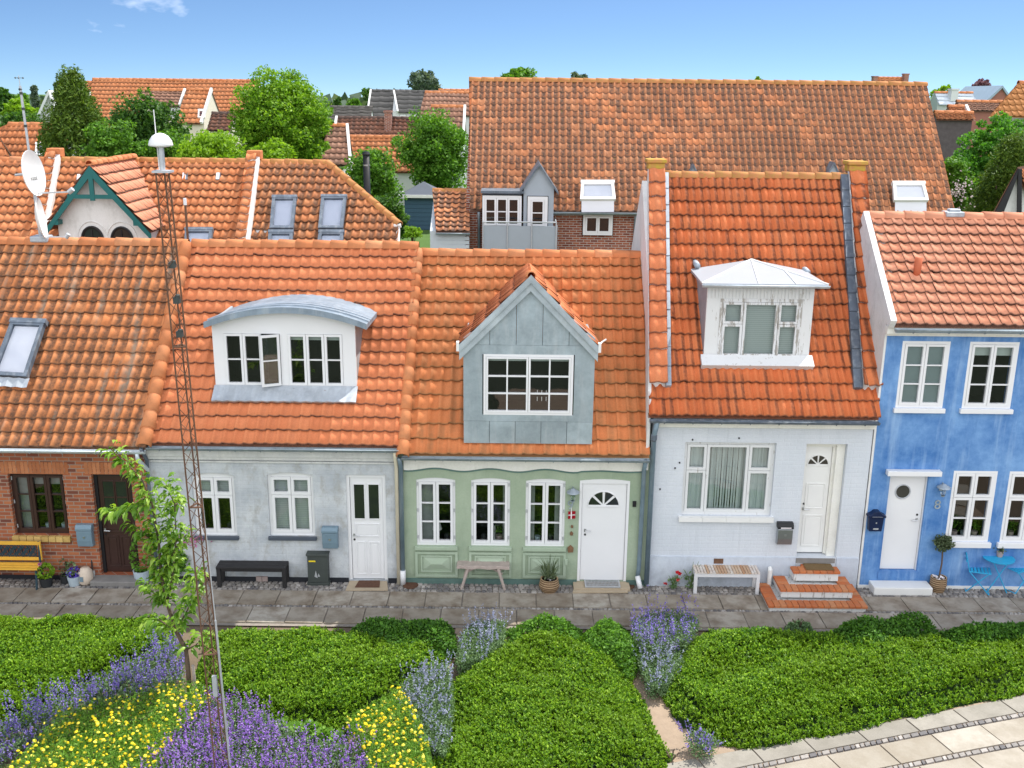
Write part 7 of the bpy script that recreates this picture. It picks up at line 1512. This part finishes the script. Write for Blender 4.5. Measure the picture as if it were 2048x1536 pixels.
def bed(name, label, px, h=.25, dens=1500, mat='lf_cover', ls=.037, seed=1, lump=1.0, k=7):
    P = poly_pts(px); A = area(P); n = int(A * dens); x, y = scatter(P, n)
    Hf = lambda x, y: h * np.clip((edge_dist(x, y, P) + .09 * fbm(x, y, 5, seed + 3)) / .5, 0, 1) ** .65 * (1 + .38 * lump * fbm(x, y, 1.7, seed) + .2 * lump * fbm(x, y, 5.5, seed + 1)) + .01
    z = Hf(x, y); kp = z > .03; x, y, z = x[kp], y[kp], z[kp]; z = z * np.where(edge_dist(x, y, P) < .3, rng.uniform(.25, 1, len(x)), 1.0); z = z + rng.normal(0, .025, len(x)); m_ = len(x); a = rng.uniform(0, 6.28, (m_, k)); t = rng.uniform(.25, 1.15, (m_, k)); s_ = ls * rng.uniform(.7, 1.3, (m_, k)) * rng.uniform(.8, 1.25, (m_, 1))
    D = np.stack([np.cos(a) * np.cos(t), np.sin(a) * np.cos(t), np.sin(t)], -1); C = np.stack([x, y, z], -1)[:, None] + D * (s_ * .45)[..., None] - np.array((0, 0, 1.0)) * (np.arange(k) / k * .05)[None, :, None]
    up = np.array((0, 0, 1.0)); B = np.cross(D, up); B /= np.linalg.norm(B, axis=-1, keepdims=True) + 1e-9; s3 = s_[..., None]
    V = np.stack([C - D * s3 * .5, C + B * s3 * .3 + D * s3 * .05, C + D * s3 * .5, C - B * s3 * .3 + D * s3 * .05], -2).reshape(-1, 3); V[:, 2] = np.maximum(V[:, 2], .01)
    xs = [p[0] for p in P]; ys = [p[1] for p in P]; g_ = .07; nx, ny = int((max(xs) - min(xs)) / g_) + 2, int((max(ys) - min(ys)) / g_) + 2; gx, gy_ = np.meshgrid(min(xs) + np.arange(nx) * g_, min(ys) + np.arange(ny) * g_, indexing='ij'); gx = gx.ravel(); gy_ = gy_.ravel()
    ins = inpoly(gx, gy_, P); H = np.where(ins, Hf(gx, gy_) * .72 - .05, -.05); b0 = len(V); ii = (np.arange(nx - 1)[:, None] * ny + np.arange(ny - 1)[None]).ravel(); Q2 = np.stack([ii, ii + ny, ii + ny + 1, ii + 1], 1); Q2 = Q2[ins[Q2].any(1)]
    Q = np.concatenate([np.arange(4 * m_ * k).reshape(-1, 4), Q2 + b0]); o = np_mesh(name, np.concatenate([V, np.stack([gx, gy_, H], 1)]), Q, [M[mat], M['under']], None, mi=np.concatenate([np.zeros(m_ * k, int), np.ones(len(Q2), int)]))
    o['kind'] = 'stuff'; o['label'] = label; return o
bed('ground_cover', 'green ground cover bed on the left below the brick house', [(-420, 1232), (0, 1222), (130, 1226), (230, 1222), (330, 1224), (362, 1262), (330, 1300), (230, 1350), (120, 1405), (20, 1440), (-120, 1460), (-420, 1490)], seed=1)
bed('ground_cover', 'green ground cover bed right of the lattice mast', [(405, 1246), (470, 1240), (560, 1250), (640, 1246), (715, 1250), (800, 1262), (905, 1268), (905, 1300), (880, 1345), (820, 1372), (800, 1400), (700, 1448), (560, 1440), (500, 1425), (400, 1400), (385, 1340)], seed=3)
bed('ground_cover', 'centre ground cover bed left of the sandy path', [(935, 1310), (1000, 1272), (1090, 1258), (1180, 1262), (1262, 1310), (1280, 1370), (1315, 1440), (1345, 1500), (1320, 1530), (1240, 1560), (1100, 1600), (880, 1600), (862, 1500), (885, 1420), (880, 1360)], seed=5, h=.27)
bed('ground_cover', 'wide ground cover bed on the right below the white and blue houses', [(1365, 1268), (1420, 1248), (1500, 1246), (1560, 1254), (1680, 1252), (1850, 1262), (2400, 1264), (2400, 1310), (2140, 1355), (2048, 1372), (1900, 1402), (1760, 1434), (1600, 1464), (1480, 1484), (1410, 1466), (1345, 1410), (1318, 1365), (1345, 1310)], seed=7, h=.27)
bed('grassy_plants', 'light green grassy clump between lavender and ground cover', [(520, 1420), (640, 1440), (700, 1455), (700, 1500), (620, 1505), (540, 1470)], seed=9, h=.3, mat='lf_grass', ls=.08, dens=500)
def shrub(label, px, h, mat='lf_cover_dark', dens=3600, seed=1, name='shrub', ls=.05):
    P = poly_pts(px, .1); n = int(area(P) * dens * 1.4); x, y = scatter(P, n); d = edge_dist(x, y, P) + .07 * fbm(x, y, 6, seed + 5); H = h * np.clip(d / .42, 0, 1) ** .6 * (1 + .3 * fbm(x, y, 4, seed)) + .03
    z = H * rng.uniform(0, 1, len(x)) ** .3 + rng.normal(0, .02, len(x)); kp = d > .02; x, y, z = x[kp], y[kp], np.maximum(z[kp], .02); cx, cy = np.mean([p[0] for p in P]), np.mean([p[1] for p in P]); r = empty(name, (cx, cy, 0), label, 'shrub', 'shrubs along the pavement')
    leaves('foliage', M[mat], r, np.stack([x, y, z], 1), ls * rng.uniform(.6, 1.4, len(x)), .3, .7); m = MB((cx, cy, 0))
    for i in range(5): a = i * 1.3; m.tube([(0, 0, 0), (.1 * math.cos(a), .07 * math.sin(a), h * .6)], .012, 5)
    m.build('stem', M['bark'], r); return r
shrub('dark green shrub row at the pavement right of the lattice mast', [(690, 1272), (730, 1252), (800, 1246), (860, 1250), (912, 1268), (915, 1310), (850, 1325), (740, 1310)], .42, seed=11)
shrub('rounded shrub at the pavement before the rustic bench', [(1000, 1275), (1035, 1256), (1080, 1246), (1130, 1248), (1172, 1262), (1165, 1300), (1030, 1305)], .46, 'lf_mid', seed=12)
shrub('dull green shrub left of the tall catmint', [(1150, 1285), (1180, 1262), (1225, 1250), (1262, 1262), (1288, 1325), (1262, 1360), (1180, 1330)], .46, 'lf_mid', seed=13)
shrub('small grey green shrub before the porch steps', [(1560, 1252), (1590, 1244), (1625, 1248), (1628, 1262), (1570, 1266)], .4, 'lf_grey_green', seed=14)
shrub('broad leafy shrub at the pavement between porch steps and olive tree', [(1650, 1275), (1690, 1250), (1740, 1246), (1800, 1244), (1855, 1256), (1885, 1280), (1860, 1312), (1760, 1325), (1670, 1310)], .46, seed=15)
shrub('low dark shrub patch in the right bed before the porch steps', [(1440, 1268), (1500, 1262), (1570, 1268), (1580, 1300), (1510, 1315), (1450, 1300)], .36, 'lf_cover_dark', seed=16)
shrub('dark shrub row at the pavement before the cafe table', [(1850, 1275), (1940, 1258), (2100, 1256), (2100, 1325), (1960, 1325), (1880, 1318)], .38, seed=17)
shrub('small pale shrub at the end of the sandy path', [(1328, 1505), (1345, 1496), (1360, 1502), (1355, 1520), (1335, 1520)], .22, 'lf_grey_green', seed=18)
def spikes(name, label, px, n, h, fl, lf='lf_grey_green', kind='stuff', cat=None, sp=.2, seed=0, leafd=500, top=.42, hv=.25, group=None):
    P = poly_pts(px, .15); x, y = scatter(P, n); k = len(x); a = rng.uniform(0, 6.28, k); tl = rng.uniform(0, sp, k); H = h * rng.uniform(1 - hv, 1 + hv, k) * (1 + .35 * fbm(x, y, 4, seed + 20)); dx, dy = np.cos(a) * tl, np.sin(a) * tl
    nf = 15; f = rng.uniform(0, 1, (k, nf)); f = 1 - top * f; w = .015 * (1.3 - (f - 1 + top) / top)
    PX = x[:, None] + dx[:, None] * f * H[:, None] / h + rng.normal(0, 1, (k, nf)) * w; PY = y[:, None] + dy[:, None] * f * H[:, None] / h + rng.normal(0, 1, (k, nf)) * w; PZ = H[:, None] * f
    A = np.stack([PX, PY, PZ], -1).reshape(-1, 3)
    nl = int(area(P) * leafd * 2.2); lx, ly = scatter(P, nl); lz = h * .62 * rng.uniform(0, 1, len(lx)) ** .6; B = np.stack([lx + rng.normal(0, .03, len(lx)), ly, lz + .02], 1)
    S = np.concatenate([np.full(len(A), .027) * rng.uniform(.7, 1.4, len(A)), rng.uniform(.025, .06, len(B))]); mi = np.concatenate([np.zeros(len(A), int), np.ones(len(B), int)])
    par = None
    if kind != 'stuff':
        par = empty(name, (float(np.mean(x)), float(np.mean(y)), 0), label, cat, group); leaves('flower_spikes', M[fl], par, A, S[:len(A)], .2, .7, kind='stuff'); leaves('foliage', M[lf], par, B, S[len(A):], .2, .45); return par
    o = leaves(name, [M[fl], M[lf]], None, np.concatenate([A, B]), S, .2, .6, kind='stuff', mi=mi); o['label'] = label; return o
spikes('catmint_bed', 'bluish purple catmint band across the left bed', [(-60, 1462), (20, 1455), (120, 1412), (220, 1362), (310, 1310), (345, 1290), (372, 1300), (368, 1372), (300, 1400), (220, 1408), (140, 1440), (60, 1500), (-60, 1560)], 900, .5, 'fl_purple', leafd=2600, top=.5)
spikes('salvia_bed', 'mauve purple flower spikes around the mast foot', [(385, 1440), (430, 1410), (500, 1418), (570, 1470), (640, 1500), (720, 1510), (745, 1540), (745, 1620), (250, 1620), (310, 1540), (345, 1480)], 1150, .5, 'fl_mauve', leafd=2600, top=.5)
spikes('catmint_clump', 'pale catmint clump left of the centre bed', [(805, 1385), (850, 1345), (895, 1340), (905, 1420), (890, 1520), (840, 1500), (812, 1440)], 170, .45, 'fl_grey', kind='thing', cat='flower clump', leafd=9000, group='catmint clumps')
spikes('catmint_clump', 'catmint clump with white tips at the pavement gap', [(922, 1282), (950, 1255), (1012, 1256), (1005, 1300), (965, 1330), (915, 1345)], 90, .5, 'fl_grey', kind='thing', cat='flower clump', leafd=6000, group='catmint clumps')
spikes('catmint_clump', 'tall purple catmint clump before the slatted bench', [(1265, 1265), (1300, 1250), (1360, 1248), (1398, 1262), (1370, 1310), (1300, 1330), (1268, 1310)], 210, .72, 'fl_purple', kind='thing', cat='flower clump', leafd=4500, top=.5, group='catmint clumps')
spikes('catmint_clump', 'greyish catmint clump spilling over the sandy path', [(1275, 1325), (1320, 1310), (1365, 1325), (1330, 1385), (1300, 1390)], 75, .48, 'fl_grey', kind='thing', cat='flower clump', leafd=6500, group='catmint clumps')
spikes('catmint_clump', 'small catmint clump at the lower end of the path', [(1372, 1480), (1400, 1468), (1432, 1490), (1425, 1508), (1390, 1506)], 40, .42, 'fl_purple', kind='thing', cat='flower clump', leafd=4500, sp=.35, group='catmint clumps')
def yellow(name, label, px, n, h=.42):
    P = poly_pts(px, .2); x, y = scatter(P, n); k = len(x); z = h * rng.uniform(.7, 1.25, k) * (1 + .2 * fbm(x, y, 5, 7)); V = []; Q = []; mi = []; r0 = rng.uniform(.014, .031, k)
    ang = np.linspace(0, 2 * np.pi, 7)[:-1]; VV = np.zeros((k, 13, 3)); tx, ty = rng.normal(0, .25, k), rng.normal(0, .25, k)
    for j in range(6):
        for q, (fr, dz) in enumerate(((1.0, 0.0), (.55, .014))):
            cx, cy = np.cos(ang[j]) * r0 * fr, np.sin(ang[j]) * r0 * fr; VV[:, q * 6 + j] = np.stack([x + cx, y + cy, z + dz + cx * tx + cy * ty], 1)
    VV[:, 12] = np.stack([x, y, z + .018], 1); fs = [(j, (j + 1) % 6, 6 + (j + 1) % 6, 6 + j) for j in range(6)] + [(6 + j, 6 + (j + 1) % 6, 12, 12) for j in range(6)]
    fs = fs[:6] + [(6, 7, 8, 12), (8, 9, 10, 12), (10, 11, 6, 12)]; Q = (np.arange(k)[:, None, None] * 13 + np.array(fs)[None]).reshape(-1, 4)
    o = np_mesh(name, VV.reshape(-1, 3), Q, M['fl_yellow'], None); o['kind'] = 'stuff'; o['label'] = label
    nl = int(area(P) * 6500); lx, ly = scatter(P, nl); b = leaves(name + '_foliage', M['lf_grass'], None, np.stack([lx, ly, h * 1.08 * rng.uniform(0, 1, len(lx)) ** .6 + .01], 1), rng.uniform(.03, .075, len(lx)), .05, .25, kind='stuff'); b['label'] = 'feathery green foliage under ' + label
yellow('yellow_flowers', 'the yellow flowers on the left of the mast', [(120, 1450), (190, 1425), (270, 1415), (330, 1395), (400, 1385), (425, 1420), (395, 1450), (345, 1500), (290, 1620), (-40, 1620), (60, 1520)], 680)
yellow('yellow_flowers', 'the yellow flowers right of the mauve bed', [(690, 1462), (760, 1425), (800, 1400), (828, 1440), (855, 1500), (880, 1610), (735, 1610), (735, 1530)], 350)
# a few white daisies along the bed edges
# ================================================================ YOUNG TREE
TY = gnd(380, 1392).y; b = gnd(380, 1392); r = empty('young_tree', tuple(b), 'young leaning cherry tree with drooping green leaves beside the mast', 'tree')
pp = lambda x, y, dy=0: at(x, y, TY + dy)
paths = [[(380, 1392), (377, 1350), (372, 1300), (352, 1262), (335, 1210), (322, 1150), (318, 1090), (305, 1010), (285, 960), (262, 935), (222, 898)],
         [(335, 1210), (345, 1150), (352, 1080), (350, 1010), (338, 985), (330, 960)], [(322, 1150), (350, 1100), (372, 1060)], [(318, 1090), (290, 1070), (265, 1045)], [(300, 1005), (268, 1010), (235, 1022), (212, 1018)], [(352, 1262), (375, 1220), (392, 1180), (395, 1140)], [(352, 1265), (320, 1240), (298, 1235)], [(372, 1300), (392, 1290), (408, 1270)], [(335, 1210), (310, 1190), (292, 1165)], [(350, 1010), (362, 1000)]]
m = MB(); LP = []
for i, pth in enumerate(paths):
    dy = 0 if i == 0 else g.uniform(-.35, .35); pts = [pp(x, y, dy * j / max(1, len(pth) - 1)) for j, (x, y) in enumerate(pth)]; n = len(pts); r0 = .042 if i == 0 else .016; m.tube(pts, [r0 * (1 - .85 * j / (n - 1)) for j in range(n)], 7)
    for j in range(n - 1):
        y0 = pth[j][1]; cnt = 0 if (i == 0 and y0 > 1255) else int((pts[j + 1] - pts[j]).length * (150 if i == 0 else 130))
        for _ in range(cnt): LP.append((pts[j].lerp(pts[j + 1], g.random()), (pts[j + 1] - pts[j]).normalized()))
m.build('trunk', M['bark'], r, smooth=True); V = []; Q = []
for p, d in LP:
    a = g.uniform(0, 6.28); out = (Vector((math.cos(a), math.sin(a) * .8, 0)) * .8 + d * .35 + Vector((-.25, 0, 0))).normalized(); st = p + out * g.uniform(.02, .11) + Vector((0, 0, g.uniform(-.02, .04))); L = g.uniform(.1, .185); W = L * g.uniform(.34, .46); side = out.cross(Vector((0, 0, 1))).normalized(); side = (side + Vector((0, 0, g.uniform(-.5, .5)))).normalized(); dr = Vector((0, 0, -1)); k = len(V); dd = g.uniform(.5, 1.3)
    c0, c1, c2, c3 = st, st + out * L * .4 + dr * L * .08 * dd, st + out * L * .75 + dr * L * .35 * dd, st + out * L * .95 + dr * L * .75 * dd; up = side.cross(out) * .25 * W
    V += [c0, c1 - side * W * .5 + up, c1, c1 + side * W * .5 + up, c2 - side * W * .42 + up, c2, c2 + side * W * .42 + up, c3]
    Q += [(k, k + 2, k + 1, k + 1), (k, k + 3, k + 2, k + 2), (k + 1, k + 2, k + 5, k + 4), (k + 2, k + 3, k + 6, k + 5), (k + 4, k + 5, k + 7, k + 7), (k + 5, k + 6, k + 7, k + 7)]
me = bpy.data.meshes.new('crown'); off = Vector(b); me.from_pydata([tuple(v - off) for v in V], [], [tuple(dict.fromkeys(q)) for q in Q]); me.materials.append(M['lf_young']); me.polygons.foreach_set("use_smooth", [True] * len(me.polygons)); o = bpy.data.objects.new('crown', me); COL.objects.link(o); o.parent = r
pq = gnd(392, 1392); o = MB((pq.x, pq.y, 0)).tube([(0, 0, 0), (-.01, 0, .55)], .025, 7).build('tree_stake', M['driftwood'], None); tag(o, 'short wooden stake at the foot of the young cherry tree', 'stake')
# ================================================================ LIGHT
EL, AZ = R(58), R(45)          # sun high, behind the houses to the right
S = Vector((math.sin(AZ) * math.cos(EL), math.cos(AZ) * math.cos(EL), math.sin(EL)))
sl = bpy.data.lights.new('sun', 'SUN'); sl.energy = 5.0; sl.angle = R(.6); sl.color = (1, .955, .88); so = bpy.data.objects.new('sun', sl); COL.objects.link(so); so.rotation_euler = S.to_track_quat('Z', 'Y').to_euler(); so.location = (20, 30, 40)
W = bpy.data.worlds.new("World"); SC.world = W; W.use_nodes = True; nt = W.node_tree; nt.nodes.clear()
def wn(t, ins=None, **kw):
    n = nt.nodes.new(t)
    for k, v in kw.items(): setattr(n, k, v)
    for k, v in (ins or {}).items():
        if isinstance(v, bpy.types.NodeSocket): nt.links.new(v, n.inputs[k])
        else: n.inputs[k].default_value = v
    return n
sky = wn('ShaderNodeTexSky', sky_type='NISHITA', sun_disc=False, sun_elevation=EL, sun_rotation=AZ, altitude=20, air_density=1.0, dust_density=.25, ozone_density=3.5)
tc = wn('ShaderNodeTexCoord').outputs['Generated']; sx = wn('ShaderNodeSeparateXYZ', {0: tc})
# the clear blue reaches down to the horizon: look the sky up a little higher than the view
z2 = wn('ShaderNodeMath', {0: wn('ShaderNodeMath', {0: sx.outputs[2], 1: 2.6}, operation='MULTIPLY').outputs[0], 1: .085}, operation='ADD').outputs[0]
v2 = wn('ShaderNodeCombineXYZ', {0: sx.outputs[0], 1: sx.outputs[1], 2: z2}).outputs[0]; vn = wn('ShaderNodeVectorMath', {0: v2}, operation='NORMALIZE').outputs[0]; nt.links.new(vn, sky.inputs['Vector'])
# unseen bright cloud added behind the camera to fill shaded fronts, wisps ahead
nz = wn('ShaderNodeTexNoise', {'Vector': wn('ShaderNodeMapping', {'Vector': tc, 'Scale': (1, 1, 2.4)}).outputs[0], 'Scale': 2.6, 'Detail': 7, 'Roughness': .6}).outputs['Fac']
back = wn('ShaderNodeMapRange', {0: sx.outputs[1], 1: .25, 2: -.55, 3: -.168, 4: .22}).outputs[0]
cf = wn('ShaderNodeMapRange', {0: wn('ShaderNodeMath', {0: nz, 1: back}, operation='ADD').outputs[0], 1: .5, 2: .66, 3: 0, 4: 1}).outputs[0]
mx = wn('ShaderNodeMix', data_type='RGBA'); nt.links.new(cf, mx.inputs[0]); nt.links.new(sky.outputs[0], mx.inputs[6]); mx.inputs[7].default_value = (14, 14.3, 15, 1)
tn = wn('ShaderNodeMix', data_type='RGBA', blend_type='MULTIPLY'); tn.inputs[0].default_value = 1.0; nt.links.new(sky.outputs[0], tn.inputs[6]); tn.inputs[7].default_value = (.93, 1.05, 1.13, 1); nt.links.new(tn.outputs[2], mx.inputs[6])
bg = wn('ShaderNodeBackground', {'Color': mx.outputs[2], 'Strength': .1}); ow = wn('ShaderNodeOutputWorld', {'Surface': bg.outputs[0]})
SC.view_settings.view_transform = 'Standard'; SC.view_settings.look = 'None'; SC.view_settings.exposure = .45; SC.view_settings.gamma = 1
SC.cycles.use_denoising = True; SC.cycles.max_bounces = 8; SC.cycles.transparent_max_bounces = 8; SC.cycles.sample_clamp_indirect = 6
